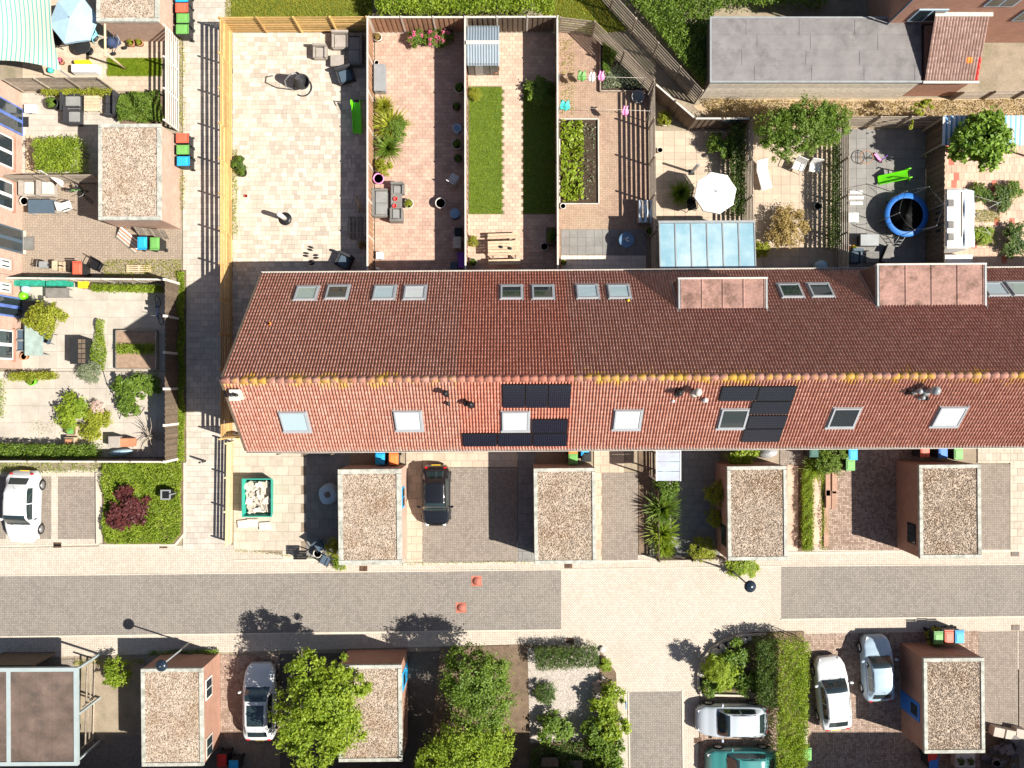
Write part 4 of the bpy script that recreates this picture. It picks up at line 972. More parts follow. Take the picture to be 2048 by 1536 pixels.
# ---------------------------------------------------------------- trees
def tree(u, v, h, blobs, n, size, leaf, label, seed, trunk_h=None, name='tree', r0=.14, clump=.26, asp=.55, off=(0, 0)):
    p = G(u, v); t = thing(name, label, 'tree', (p.x, p.y, 0)); rr = random.Random(seed)
    b = MB(); th = trunk_h or h * .45
    b.tube([(0, 0, -.05), (.04, .02, th * .5), (off[0] * .4, off[1] * .4, th)], [r0, r0 * .8, r0 * .62], 9)
    for (cx, cy, cz, rx, ry, rz) in blobs:
        for k in range(3):
            e = Vector((cx + rr.uniform(-.6, .6) * rx, cy + rr.uniform(-.6, .6) * ry, cz + rr.uniform(-.2, .6) * rz)); s = Vector((off[0] * .3, off[1] * .3, th * rr.uniform(.6, 1)))
            md = (s + e) / 2 + Vector((rr.uniform(-.2, .2), rr.uniform(-.2, .2), .15)); b.tube([s, md, e], [r0 * .45, r0 * .28, r0 * .1], 6)
    obj('trunk', b, m_bark, t)
    obj('crown', crown_mesh('crown', blobs, n, size, seed, clump), leaf, t); return t
def bl(rr, n, R_, zc, rz, sub=.5):
    out = [(0, 0, zc, R_ * .62, R_ * .62, rz * .8)]
    for k in range(n):
        a = 2 * math.pi * k / n + rr.uniform(-.3, .3); d = R_ * rr.uniform(.45, .72); out.append((d * math.cos(a), d * math.sin(a), zc + rr.uniform(-.4, .4) * rz, R_ * sub * rr.uniform(.7, 1.1), R_ * sub * rr.uniform(.7, 1.1), rz * rr.uniform(.5, .8)))
    return out
rr = random.Random(11)
tree(668, 1352, 5.4, [(.3, 0, 3.7, 1.8, 1.6, 1.2), (-.5, 1.5, 3.5, 1.1, 1.0, .8), (1.5, .5, 3.4, 1.2, 1.3, .9), (-1.2, -.8, 3.3, 1.3, 1.4, .9), (1.0, -1.5, 3.3, 1.4, 1.3, .9), (-.3, -2.4, 3.1, 1.6, 1.2, .9), (.9, 1.6, 3.6, .9, .9, .6), (-1.5, -2.0, 3.0, .9, 1.0, .8)], 21000, .16, L_bright, 'bright lime green tree leaning over the white car and shed roof', 21, 2.3, clump=.3)
tree(958, 1330, 5, [(-.2, .3, 3.0, 1.7, 1.5, 1.3), (.3, -1.0, 3.0, 1.6, 1.5, 1.2), (.8, .6, 2.8, 1.1, 1.1, 1.0), (-.6, 1.2, 2.6, .9, .8, .8)], 17000, .13, L_green, 'dense green tree beside the gravel garden and dark drive', 22, 1.8)
tree(935, 1450, 5.2, [(0, 0, 3.1, 1.9, 1.6, 1.3), (-1.3, -.8, 2.9, 1.3, 1.3, 1.0), (1.3, .2, 3.0, 1.3, 1.3, 1.0), (.2, -1.6, 3.0, 1.6, 1.2, 1.1)], 21000, .13, L_bright, 'yellow-green tree below the dense green tree on the dark drive', 23, 1.8)
tree(1568, 290, 4.4, [(0, -.1, 2.8, 1.7, 1.2, .9), (-1.4, 0, 2.6, 1.2, 1.2, .8), (1.5, .2, 2.6, 1.3, 1.1, .8), (.3, .7, 2.9, 1.3, .9, .8), (-.8, -.7, 2.6, 1.2, 1.0, .7)], 22000, .11, L_green, 'wide green tree behind the white plastic chairs', 24, 1.6)
tree(1905, 305, 4.6, [(0, 0, 2.6, 1.3, 1.2, 1.1), (.6, -.6, 2.5, .9, .9, .9), (.4, .8, 2.4, .8, .7, .8), (-.7, -.3, 2.4, .9, .8, .8), (.9, .1, 2.3, .7, .7, .7)], 9000, .26, L_conif, 'drooping conifer tree in front of the blue striped roof', 25, 1.6, asp=.22)
tree(124, 640, 2.6, [(0, 0, 1.6, .95, .8, .65), (.55, .1, 1.6, .6, .7, .5), (-.5, -.2, 1.5, .7, .7, .5), (0, -.7, 1.5, .6, .5, .5)], 7500, .11, L_yellow, 'small round lime green tree by the glass garden table', 26, .9, r0=.07)
tree(1420, 1319, 2.2, [(0, 0, 1.55, .62, .6, .5)], 5000, .08, L_bright, 'clipped ball tree above the boulders of the kerbed bed', 27, 1.2, r0=.05)
tree(1800, 245, 2.6, [(0, 0, 1.9, .5, .4, .3), (-.5, -.6, 1.8, .4, .4, .3), (.5, .3, 1.9, .4, .3, .3)], 1500, .12, L_yellow, 'sparse yellow-leaved branch tree at the trampoline garden fence', 28, 1.3, r0=.05)
# hedges
def hedge(P, h, leaf, label, n, size=.08, name='hedge', z=.03, seed=1, cat='hedge'):
    q = [G(u, v) for u, v in P]; c = sum(q, Vector()) / len(q); t = thing(name, label, cat, (c.x, c.y, 0))
    rng = np.random.default_rng(seed); us = ppts(P, n, rng); pts = np.array([[*(G(u, v)[:2])] for u, v in us])
    inner = np.array([min(abs(u - min(p[0] for p in P)), abs(u - max(p[0] for p in P)), abs(v - min(p[1] for p in P)), abs(v - max(p[1] for p in P))) for u, v in us]) / 36
    zz = np.where((rng.random(n) < .55) | (inner > .25), h * rng.uniform(.78, 1.03, n) + .06 * np.sin(pts[:, 0] * 5 + pts[:, 1] * 3.3) + .05 * np.sin(pts[:, 0] * 11 - pts[:, 1] * 9), rng.uniform(.05, 1, n) * h)
    me = leaves('foliage', np.c_[pts - np.array([c.x, c.y]) + rng.normal(size=(n, 2)) * .04, zz], size * rng.uniform(.6, 1.4, n), rng.normal(size=(n, 3)) + np.array([0, 0, .6]), rng)
    obj('foliage', me, leaf, t)
    b = MB(); us2 = ppts(P, max(8, n // 500), rng)
    for u, v in us2:
        p = G(u, v) - c; b.tube([(p.x, p.y, 0), (p.x + rng.uniform(-.1, .1), p.y + rng.uniform(-.1, .1), h * .85)], [.03, .012], 5)
    obj('stem', b, m_bark, t); return t
hedge([(1538, 1262), (1598, 1266), (1594, 1560), (1534, 1560)], 1.7, L_bright, 'tall yellow-green hedge between the silver car and white hatchback', 22000, .09, seed=2)
hedge([(1500, 1268), (1540, 1262), (1540, 1400), (1500, 1385)], 1.5, L_dark, 'dark green hedge corner behind the boulder bed', 8000, .09, seed=3)
hedge([(1068, 1286), (1192, 1284), (1194, 1322), (1072, 1330)], 1.0, L_dark, 'neatly clipped dark hedge along the gravel garden', 10000, .07, seed=4)
hedge([(-30, 885), (205, 888), (210, 913), (-30, 914)], 1.0, L_green, 'leafy green hedge along the fence above the parking bays', 9000, .1, seed=5)
hedge([(92, 290), (180, 285), (180, 352), (95, 352)], 1.3, L_bright, 'big bright green clipped shrub block beside the alley shed', 9500, .09, seed=6)
hedge([(750, -45), (1105, -45), (1105, 46), (762, 50)], 1.6, L_bright, 'long bright green hedge behind the back fences', 24000, .13, seed=7)
hedge([(1246, -40), (1440, -40), (1432, 40), (1415, 40), (1410, 175), (1395, 188), (1250, 20)], 1.5, L_green, 'dense dark green thicket beside the bitumen-roofed annexe', 22000, .12, seed=8, name='thicket', cat='thicket')
hedge([(1440, -40), (1640, -40), (1640, 26), (1440, 26)], 1.2, L_green, 'shady green thicket behind the annexe roof', 8000, .12, seed=9, name='thicket', cat='thicket')
hedge([(1600, 940), (1622, 940), (1622, 1098), (1600, 1098)], .45, L_bright, 'narrow strip of low green plants between two paths', 7000, .08, seed=10)
hedge([(241, 708), (241, 689), (315, 689), (315, 708)], .5, L_bright, 'row of lime lettuce in the raised bed', 2500, .08, seed=11, name='lettuce_row', cat='vegetable')
hedge([(96, 188), (234, 186), (234, 194), (96, 196)], .7, L_yellow, 'yellowing climber at the foot of the slat fence', 3000, .08, seed=12)
hedge([(1452, 262), (1480, 262), (1480, 440), (1452, 430)], 1.2, L_dark, 'dark climbing hedge behind the white parasol', 7000, .09, seed=13)
hedge([(1650, 300), (1664, 300), (1664, 500), (1644, 500)], 1.3, L_dark, 'dark ivy hedge along the slat fence near the white chairs', 6000, .08, seed=14)
hedge([(195, 572), (330, 574), (330, 586), (195, 584)], .7, L_bright, 'narrow bed of bright plants under the white-capped fence', 4500, .09, seed=15)
hedge([(30, 746), (120, 744), (120, 758), (30, 762)], .6, L_yellow, 'flowering green strip below the pink brick wall', 3000, .08, seed=16)
hedge([(-30, 760), (14, 760), (14, 835), (-30, 835)], .8, L_bright, 'green bush strip at the west end of the slab yard', 4000, .09, seed=17)
# ground cover
def cover(P, n, size, h0, h1, leaf, label, seed, name='ground_cover', asp=.4, cat='ground cover'):
    o = obj(name, cover_mesh(name, P, n, size, h0, h1, seed, asp, .03), leaf, kind='stuff'); tag(o, label, cat); return o
cover([(208, 926), (366, 924), (366, 1064), (348, 1085), (212, 1085)], 17000, .14, .05, .5, L_bright, 'bright green ground cover on the street corner verge', 31, asp=.35)
cover(rect(358, 545, 372, 922), 6500, .11, .02, .45, L_bright, 'green weeds along the alley side of the dark fence', 32)
cover([(1400, 200), (1700, 205), (1700, 256), (1480, 256), (1430, 240)], 4500, .1, .02, .4, L_dry, 'dry weeds on the back path under the annexe wall', 33)
cover([(1700, 205), (2080, 200), (2080, 254), (1700, 254)], 4500, .1, .02, .3, L_dry, 'dry brown weeds on the back path by the lean-to', 34)
cover([(1122, 245), (1165, 245), (1165, 405), (1122, 405)], 520, .26, .1, .45, L_bright, 'lush vegetable plants in the timber-edged bed', 35, name='vegetables', cat='vegetables', asp=.7)
cover([(1165, 250), (1190, 250), (1190, 402), (1165, 402)], 260, .1, .05, .3, L_grey, 'small seedlings on dark soil of the timber-edged bed', 36, name='seedlings', cat='vegetables', asp=.7)
cover([(1206, 100), (1290, 178), (1206, 178)], 2000, .1, .02, .3, L_grey, 'mixed seedlings in the three-cornered bed', 37, asp=.6)
cover([(1204, 90), (1235, 110), (1215, 150), (1204, 150)], 1500, .1, .1, .9, L_green, 'green leafy plants in the corner of the three-cornered bed', 38, asp=.6)
cover(rect(466, 470, 476, 300), 900, .07, .0, .15, L_bright, 'thin line of weeds along the foot of the tall slat fence', 39)
cover(rect(245, 190, 330, 248), 4500, .11, .1, .9, L_green, 'mixed shrubs in the bed beside the grey bench', 40, asp=.5)
cover([(200, 640), (215, 640), (215, 740), (180, 740)], 2200, .1, .05, .5, L_bright, 'row of green border plants beside the dark planter bench', 41)
cover(rect(1640, 940, 1650, 1100), 700, .08, .0, .25, L_bright, 'thin weeds beside the stacked brown planks', 42)
cover([(210, 520), (365, 520), (365, 558), (210, 558)], 1800, .08, .0, .2, L_yellow, 'yellow weeds around the old pallet in the brown yard', 43)
cover(rect(1122, 80, 1150, 230), 700, .07, 0, .15, L_yellow, 'sparse weeds on the brick yard below the bent fence', 44)
cover([(360, 60), (372, 60), (372, 420), (360, 420)], 900, .08, 0, .2, L_yellow, 'yellow weeds along the alley edge by the pink wall', 45)
cover([(1062, 1490), (1200, 1470), (1210, 1560), (1062, 1560)], 3500, .13, .1, .7, L_dark, 'dark shrubs in the bed behind the gravel garden', 46, asp=.5)
cover([(470, 1097), (690, 1119), (690, 1124), (470, 1102)], 350, .06, 0, .1, L_yellow, 'sprinkling of weeds along the kerb of the skip yard', 51)
cover([(806, 1124), (1072, 1121), (1072, 1127), (806, 1130)], 350, .06, 0, .1, L_yellow, 'sprinkling of weeds along the kerb of the black car drive', 52)
cover([(-30, 921), (205, 921), (205, 945), (-30, 947)], 1600, .08, 0, .18, L_bright, 'rough weeds under the fence above the parking bays', 53)
cover([(60, 840), (150, 840), (150, 872), (60, 872)], 160, .07, 0, .1, L_yellow, 'few weeds in the joints of the pale slab yard', 54)
cover(rect(1640, 950, 1660, 1100), 300, .07, 0, .15, L_yellow, 'straggling weeds on the red brick by the brown beams', 55)
cover([(150, 1318), (290, 1316), (290, 1328), (150, 1330)], 500, .09, 0, .3, L_yellow, 'weeds along the back of the southern pavement', 56)
cover([(300, 1300), (440, 1296), (440, 1304), (300, 1308)], 900, .1, .0, .4, L_green, 'strip of weeds behind the lamp-post shed', 57)
# shrubs: u, v (photo), radius px, height, leaf, label
for a in ((1140, 190 - 5, 0, 0, None, ''),):
    pass
S_ = [
 (1078, 184, 28, .7, L_green, 'dark leafy shrub at the top of the shaded lawn', 0), (951, 188, 13, .4, L_yellow, 'small yellowish clump on the lit lawn corner', 1),
 (766, 334, 17, .8, L_yellow, 'bright yellow-green shrub below the ornamental grass', 0), (946, 484, 11, .55, L_yellow, 'round yellow shrub beside the picnic table', 1),
 (480, 330, 15, .45, L_dark, 'small mixed shrub with pots by the tall slat fence', 0), (1578, 452, 40, 1.2, L_dry, 'round brown drying bush on the sandy slabs', 1),
 (1522, 500, 17, .8, L_yellow, 'yellow-green shrub beside the glass veranda', 0), (1442, 292, 26, 1.1, L_green, 'green shrub below the small mirror on the dark fence', 0),
 (255, 1020, 42, .9, L_red, 'dark purple-red shrub on the green verge', 0), (145, 822, 34, .9, L_bright, 'bushy green shrub on the pale slab yard', 0),
 (262, 775, 32, .9, L_green, 'leafy green shrub below the raised bed', 0), (258, 808, 24, .7, L_green, 'second leafy green shrub by the coiled hose', 0), (305, 770, 20, .7, L_green, 'small green shrub beside the dark fence and raised bed', 0),
 (190, 850, 30, .8, L_yellow, 'yellow-green sprawling shrub near the two planters', 0), (182, 742, 24, .6, L_grey, 'silvery grey-green shrub at the yard border', 1), (195, 815, 15, .6, L_pale, 'pale pink flowering shrub beside the bushy green one', 1),
 (232, 1345, 26, 1.3, L_bright, 'green shrub at the carport corner beside the shed shadow', 0), (668, 1095, 18, 1.2, L_yellow, 'yellow-green shrub at the corner of the cement-edged shed', 1), (680, 1128, 14, .5, L_bright, 'low green shrub at the pavement edge by the shed', 1),
 (1438, 985, 26, 1.9, L_yellow, 'yellow-leaved climber on the rust-stained shed wall', 1), (1430, 1035, 18, 1.4, L_yellow, 'lower yellow climber on the rust-stained shed wall', 1), (1402, 1098, 26, .9, L_yellow, 'yellow-green shrub at the yucca yard gate', 1),
 (1485, 1132, 28, .5, L_bright, 'low leafy plant spilling onto the pavement at the shed corner', 0), (1480, 905, 38, 1.4, L_bright, 'bright shrub under the gutter beside the stained shed', 0), (1662, 915, 34, 1.3, L_green, 'glossy green shrub under the gutter beside the blue bin', 1),
 (1215, 1400, 32, 1.3, L_bright, 'bright shrub by the small blue sign at the side road', 0), (1222, 1450, 34, 1.3, L_bright, 'large bright shrub along the side road paving', 0), (1190, 1460, 26, 1.2, L_green, 'green shrub behind the side road shrubs', 0), (1220, 1510, 34, 1.3, L_green, 'green shrub nearest the side road end', 0), (1110, 1455, 34, 1.0, L_green, 'green shrub at the lower edge of the gravel garden', 0), (1090, 1385, 22, .7, L_dark, 'dark low shrub in the middle of the gravel garden', 1),
 (1440, 1345, 34, 1.1, L_bright, 'bright spreading shrub in the boulder bed', 0), (1470, 1310, 30, 1.1, L_green, 'green shrub behind the boulders', 0), (1425, 1370, 22, .7, L_green, 'low shrub at the rounded kerb end', 0), (1495, 1362, 26, 1.0, L_green, 'green shrub by the dark hedge corner', 0),
 (1203, 1372, 16, .5, L_pale, 'white flowering shrub beside the pale rocks', 1), (1212, 1330, 13, .4, L_bright, 'small green clump in the three-cornered soil bed', 0),
 (1870, 1275, 18, .9, L_yellow, 'scrubby yellow plant beside the green bin', 1), (2000, 395, 26, .6, L_dark, 'dark green shrub by the caravan', 0), (2025, 380, 18, .5, L_green, 'green shrub behind the caravan garden path', 0), (2030, 480, 30, .7, L_dark, 'dark shrub beside the caravan garden slabs', 0), (1965, 470, 20, .4, L_bright, 'patchy green plant on the caravan garden lawn', 0),
 (1330, 238, 14, .7, L_yellow, 'yellow potted shrub by the dark board fence', 1), (1960, 385, 18, .5, L_green, 'small shrub beside the caravan awning', 0), (1410, 350, 0, 0, L_green, '', 0), (885, 20, 10, 1.4, L_yellow, 'yellow climber poking over the hydrangea fence', 1)]
for u, v, r, h, lf, lb, fi in S_:
    if r: shrub(u, v, r, h, lf, lb, fine=bool(fi))
for k, (u, v) in enumerate(((832, 78), (862, 78), (891, 76))):
    t = shrub(u, v, 17, .7, L_green, ['pink hydrangea bush nearest the white flower pot', 'pink hydrangea bush in the middle of three', 'pink hydrangea bush in the fence shade'][k], 'hydrangea', 'hydrangea')
    rng = np.random.default_rng(k); q = rng.normal(size=(10, 3)); q /= np.linalg.norm(q, axis=1)[:, None]; q[:, 2] = abs(q[:, 2])
    pos = np.repeat(q * np.array([.36, .36, .5]) + np.array([0, 0, .28]), 70, axis=0) + rng.normal(size=(700, 3)) * .045
    obj('blossom', leaves('blossom', pos, np.full(700, .06), rng=rng, asp=.9), L_pink, t)
spiky(782, 250, 30, .9, L_yellow, 'large ornamental grass clump beside the white-posted fence', 'ornamental_grass'); spiky(775, 295, 24, .8, L_green, 'smaller green ornamental grass below the large clump', 'ornamental_grass'); spiky(768, 212, 18, .8, L_yellow, 'yellowish ornamental grass above the large clump', 'ornamental_grass')
shrub(788, 262, 28, .7, L_green, 'green mound under the ornamental grass', fine=True)
spiky(1325, 1020, 30, 1.3, L_green, 'big deep-green yucca in the yucca yard', 'yucca'); spiky(1325, 1068, 27, 1.1, L_bright, 'bright yucca below the big deep-green one', 'yucca'); spiky(1330, 1096, 20, .9, L_bright, 'small yucca at the pavement end of the yard', 'yucca'); shrub(1330, 975, 24, 1.2, L_green, 'leafy shrub with a red flower below the glass lean-to')
spiky(1362, 385, 22, 1.1, L_green, 'small palm beside the white parasol', 'palm'); spiky(1630, 935, 22, .9, L_bright, 'long-leaved plant spilling by the narrow green strip', 'grass_clump')
# ---------------------------------------------------------------- wheelie bins
def bin_proto():
    t = {}
    b = MB(); b.box(-.23, -.27, .06, .23, .27, .98); b.v = [(x * (1 + .16 * z), y * (1 + .2 * z), z) for x, y, z in b.v]; t['body'] = b.mesh('bin_body', .015)
    b = MB(); b.cbox(0, 0, 0, .53, .64, .06, .03, .03); b.cbox(0, 0, .06, .4, .48, .025, .03, .03); b.box(-.26, .33, .02, .26, .39, .06); t['lid'] = b.mesh('lid', .012)
    b = MB(); b.tube([(-.24, .4, .02), (.24, .4, .02)], .018, 6); b.box(-.26, .34, 0, -.22, .42, .04); b.box(.22, .34, 0, .26, .42, .04); t['handle'] = b.mesh('handle')
    b = MB(); b.T = Matrix.Rotation(math.pi / 2, 4, 'Y'); b.lathe([(.03, -.03), (.1, -.03), (.1, .03), (.03, .03)], 14); t['wheel'] = b.mesh('wheel'); return t
BP = bin_proto()
def wbin(u, v, lid, label, rz=0, body=None, zb=.03):
    p = G(u, v, 1.05); t = thing('wheelie_bin', label, 'bin', (p.x, p.y, zb), rz, 'wheelie bins')
    o = obj('bin_body', BP['body'], m_dark, t); setmat(o, body or m_dark)
    o = obj('lid', BP['lid'], lid, t, (0, 0, .985)); setmat(o, lid); obj('handle', BP['handle'], m_dark, o)
    for s in (-1, 1): obj('wheel', BP['wheel'], m_tyre, t, (s * .27, .25, .1))
    return t
rt = -math.pi / 2
for a in ((362, -6, m_binblue, 'blue-lidded wheelie bin above the red one in the alley', rt), (362, 15, m_binred, 'red-lidded wheelie bin among four at the alley top', rt), (364, 36, m_bingreen, 'green-lidded wheelie bin directly below the red one at the alley top', rt), (363, 58, m_bingreen, 'second green-lidded wheelie bin, last of the alley-top row', rt),
          (363, 276, m_binred, 'red-lidded wheelie bin in the row of three against the pink wall', rt), (364, 299, m_bingreen, 'green-lidded wheelie bin in the row of three against the pink wall', rt), (365, 322, m_binblue, 'blue-lidded wheelie bin in the row of three against the pink wall', rt),
          (284, 485, m_binblue, 'blue-lidded wheelie bin at the shed foot in the brown yard', math.pi), (309, 486, m_bingreen, 'green-lidded wheelie bin at the shed foot in the brown yard', math.pi), (154, 537, m_binred, 'red wheelie bin between moped and black chair', 0),
          (760, 918, m_binblue, 'blue-lidded wheelie bin behind the cement-edged shed', 0), (787, 919, m_binor, 'orange-lidded wheelie bin behind the cement-edged shed', 0), (1146, 918, m_bingreen, 'green-lidded wheelie bin behind the pale gravel shed', 0), (1146, 897, m_binor, 'orange-lidded wheelie bin under the gutter by the pale gravel shed', 0), (1171, 900, m_binblue, 'blue-lidded wheelie bin under the gutter by the pale gravel shed', 0), (1173, 912, m_dark, 'open black wheelie bin behind the pale gravel shed', 0),
          (1628, 903, colmat('bin_darkgreen', (.02, .09, .07)), 'dark green wheelie bin under the gutter beside the glossy shrub', 0), (1706, 909, m_binblue, 'blue-lidded wheelie bin at the glossy shrub by the red brick drive', 0), (1701, 930, m_bingreen, 'green bin directly below the blue bin by the red brick drive', 0), (1850, 903, m_binred, 'red wheelie bin in shade behind the dark-walled shed', 0), (1886, 905, m_blue, 'blue bin behind the dark-walled shed', 0), (1917, 908, m_bingreen, 'small green bin behind the dark-walled shed', 0),
          (1877, 1277, m_bingreen, 'green-lidded wheelie bin on the corner of the blue-door shed', 0), (1898, 1274, m_binred, 'red-lidded wheelie bin on the corner of the blue-door shed', 0), (1919, 1275, m_binblue, 'pale blue-lidded wheelie bin on the corner of the blue-door shed', 0), (1614, 1510, m_bingreen, 'green-lidded wheelie bin at the foot of the tall hedge', 0), (443, 1523, m_red, 'bright red bin beside the orange brick shed', 0), (467, 1535, m_binblue, 'blue bin next to the bright red bin', 0), (1866, 1512, m_red, 'red bin below the blue-door shed', 0), (1868, 1526, m_blue, 'dark blue bin below the blue-door shed', 0)):
    wbin(*a)
# ---------------------------------------------------------------- furniture builders
def place(u, v, z=0): return G(u, v, z)
def armchair(u, v, w_, d_, m, label, rz=0, h=.7, cush=None, name='armchair', cat='armchair', seat=.36, arms=True):
    p = G(u, v, .4); t = thing(name, label, cat, (p.x, p.y, .03), rz)
    b = MB(); b.box(-w_ / 2, -d_ / 2, 0, w_ / 2, d_ / 2, seat - .06); obj('seat_base', b, m, t, bev=.02)
    b = MB(); b.box(-w_ / 2, d_ / 2 - .14, seat - .06, w_ / 2, d_ / 2, h); obj('backrest', b, m, t, bev=.03)
    if arms:
        for s in (-1, 1): b = MB(); b.cbox(s * (w_ / 2 - .06), -.07, seat - .06, .12, d_ - .14, .2); obj('armrest', b, m, t, bev=.02)
    n = max(1, round((w_ - .24) / .62)); cw = (w_ - .26) / n
    for k in range(n): b = MB(); b.cbox(-w_ / 2 + .13 + cw * (k + .5), -.07, seat - .06, cw - .015, d_ - .2, .11); obj('cushion', b, cush or m, t, bev=.03)
    return t
def table(u, v, w_, d_, h, m, label, rz=0, legm=None, name='garden_table', planks=0):
    p = G(u, v, h); t = thing(name, label, 'table', (p.x, p.y, .03), rz)
    if planks:
        for k in range(planks): b = MB(); s = d_ / planks; b.box(-w_ / 2, -d_ / 2 + s * k + .008, h - .04, w_ / 2, -d_ / 2 + s * (k + 1) - .008, h); obj('plank', b, m, t)
    else: b = MB(); b.cbox(0, 0, h - .04, w_, d_, .04); obj('table_top', b, m, t, bev=.008)
    for sx in (-1, 1):
        for sy in (-1, 1): b = MB(); b.cbox(sx * (w_ / 2 - .06), sy * (d_ / 2 - .06), 0, .05, .05, h - .04); obj('leg', b, legm or m, t)
    return t
def round_table(u, v, r, h, m, label, legm=None):
    p = G(u, v, h); t = thing('round_table', label, 'table', (p.x, p.y, .03))
    b = MB(); b.lathe([(r * .97, h - .03), (r, h - .02), (r, h), (r * .96, h + .004)], 30); obj('table_top', b, m, t)
    b = MB(); b.cyl((0, 0, .02), .03, h - .05, 8); b.lathe([(.25, 0), (.2, .03), (.04, .06)], 14); obj('pedestal', b, legm or m_black, t); return t
def chair(u, v, m, label, rz=0, legm=None, w_=.5, name='garden_chair'):
    p = G(u, v, .5); t = thing(name, label, 'chair', (p.x, p.y, .03), rz, 'garden chairs')
    b = MB(); b.cbox(0, 0, .40, w_, .48, .05); obj('seat', b, m, t, bev=.012)
    b = MB(); b.add([(-w_ / 2, .2, .44), (w_ / 2, .2, .44), (w_ / 2, .34, .92), (-w_ / 2, .34, .92), (-w_ / 2, .24, .43), (w_ / 2, .24, .43), (w_ / 2, .38, .91), (-w_ / 2, .38, .91)], [(0, 1, 2, 3), (7, 6, 5, 4), (0, 3, 7, 4), (1, 5, 6, 2), (3, 2, 6, 7), (0, 4, 5, 1)]); obj('backrest', b, m, t)
    for sx in (-1, 1):
        for sy in (-1, 1): b = MB(); b.tube([(sx * (w_ / 2 - .03), sy * .2, .41), (sx * w_ / 2, sy * .25, 0)], .017, 6); obj('leg', b, legm or m, t)
        b = MB(); b.tube([(sx * w_ / 2, -.2, .42), (sx * w_ / 2, -.22, .64), (sx * w_ / 2, .26, .66)], .02, 6); obj('armrest', b, legm or m, t)
    return t
def pot(u, v, r, h, m, label, plant=None, name='flower_pot', ph=.3):
    p = G(u, v, h); t = thing(name, label, 'pot', (p.x, p.y, .03), 0, 'pots'); R_ = mm(r, h)
    b = MB(); b.lathe([(R_ * .7, 0), (R_ * .95, h * .8), (R_, h * .85), (R_, h), (R_ * .84, h), (R_ * .82, h - .06)], 20); obj('pot', b, m, t)
    b = MB(); b.cyl((0, 0, h - .09), R_ * .83, .03, 16); obj('potting_soil', b, m_soil, t)
    if plant:
        _n[0] += 1; f = obj('foliage', SHR[_n[0] % 3], None, t, (0, 0, h - .08)); setmat(f, plant); f.scale = (R_ * .8, R_ * .8, ph / 1.6)
    return t
def parasol(u, v, r, n, z, m, label, rot=0, rise=.35, name='parasol'):
    p = G(u, v, z); t = thing(name, label, 'parasol', (p.x, p.y, .03), rot); R_ = mm(r, z - .2)
    b = MB(); 
    b.T = Matrix.Translation((0, 0, z)); rim = [(R_ * math.cos(2 * math.pi * k / n), R_ * math.sin(2 * math.pi * k / n), -rise) for k in range(n)]
    mid = []
    for k in range(n):
        a, c = Vector(rim[k]), Vector(rim[(k + 1) % n]); mid.append(tuple((a + c) / 2 * .985 + Vector((0, 0, -.0))))
    vs = [(0, 0, 0)] + rim + mid; fs = []
    for k in range(n): fs += [(0, 1 + k, 1 + n + k), (0, 1 + n + k, 1 + (k + 1) % n)]
    b.add(vs, fs); o = obj('canopy', b, m, t)
    b = MB(); b.T = Matrix.Translation((0, 0, z))
    for k in range(n): a, c = rim[k], rim[(k + 1) % n]; b.add([a, c, (c[0], c[1], c[2] - .14), (a[0], a[1], a[2] - .14)], [(0, 1, 2, 3)])
    obj('valance', b, m, o)
    b = MB(); b.cyl((0, 0, 0), .025, z + .08, 8); obj('pole', b, m_zinc, t)
    for k in range(n): b = MB(); b.tube([(0, 0, z - .02), (rim[k][0], rim[k][1], z - rise - .015)], .008, 4); obj('rib', b, m_zinc, t)
    b = MB(); b.lathe([(.3, 0), (.28, .07), (.05, .09)], 18); obj('base', b, m_dark, t); return t
def pallet(u, v, w_, d_, label, m=m_woodb, rz=0, tilt=0, n=6, z0=.03):
    p = G(u, v, .15); t = thing('pallet', label, 'pallet', (p.x, p.y, z0), rz)
    for k in range(n): b = MB(); s = d_ / n; b.box(-w_ / 2, -d_ / 2 + s * k + .02, .1, w_ / 2, -d_ / 2 + s * (k + 1) - .02, .125); obj('slat', b, m, t)
    for x in (-1, 0, 1): b = MB(); b.cbox(x * (w_ / 2 - .06), 0, 0, .1, d_, .099); obj('bearer', b, m, t)
    return t
def slide(u0, v0, u1, v1, label):       # ladder end, foot end
    a, c = G(u0, v0, .9), G(u1, v1, .1); d = Vector((c.x - a.x, c.y - a.y, 0)); L = d.length; t = thing('garden_slide', label, 'slide', (a.x, a.y, .03), math.atan2(d.y, d.x), 'green slides')
    f = lambda x: .92 - .8 * (x / L) ** 1.0 if x < L * .82 else max(.1, .92 - .8 * .82 - (x / L - .82) * .7)
    xs = [0, L * .2, L * .45, L * .7, L * .85, L]
    b = MB(); b.smooth = False
    pr = [(-.25, .13), (-.22, .14), (-.19, 0), (.19, 0), (.22, .14), (.25, .13), (.25, -.03), (-.25, -.03)]; k = len(pr)
    b.add([(x, y, f(x) + z) for x in xs for y, z in pr], [(i * k + j, i * k + (j + 1) % k, (i + 1) * k + (j + 1) % k, (i + 1) * k + j) for i in range(len(xs) - 1) for j in range(k)] + [tuple(range(k)), tuple((len(xs) - 1) * k + j for j in range(k))[::-1]]); obj('chute', b, m_lime, t)
    for s in (-1, 1):
        b = MB(); b.tube([(-.45, s * .24, 0), (-.06, s * .24, .95), (-.02, s * .24, 1.25), (.2, s * .25, 1.1)], .035, 8); obj('handrail', b, m_lime, t)
    for q in (.2, .4, .6, .8): b = MB(); b.tube([(-.45 + .4 * q, -.24, .98 * q), (-.45 + .4 * q, .24, .98 * q)], .03, 6); obj('rung', b, m_dark, t)
    b = MB(); b.cbox(L * .55, 0, 0, .06, .4, f(L * .55) - .02); obj('support', b, m_lime, t); return t
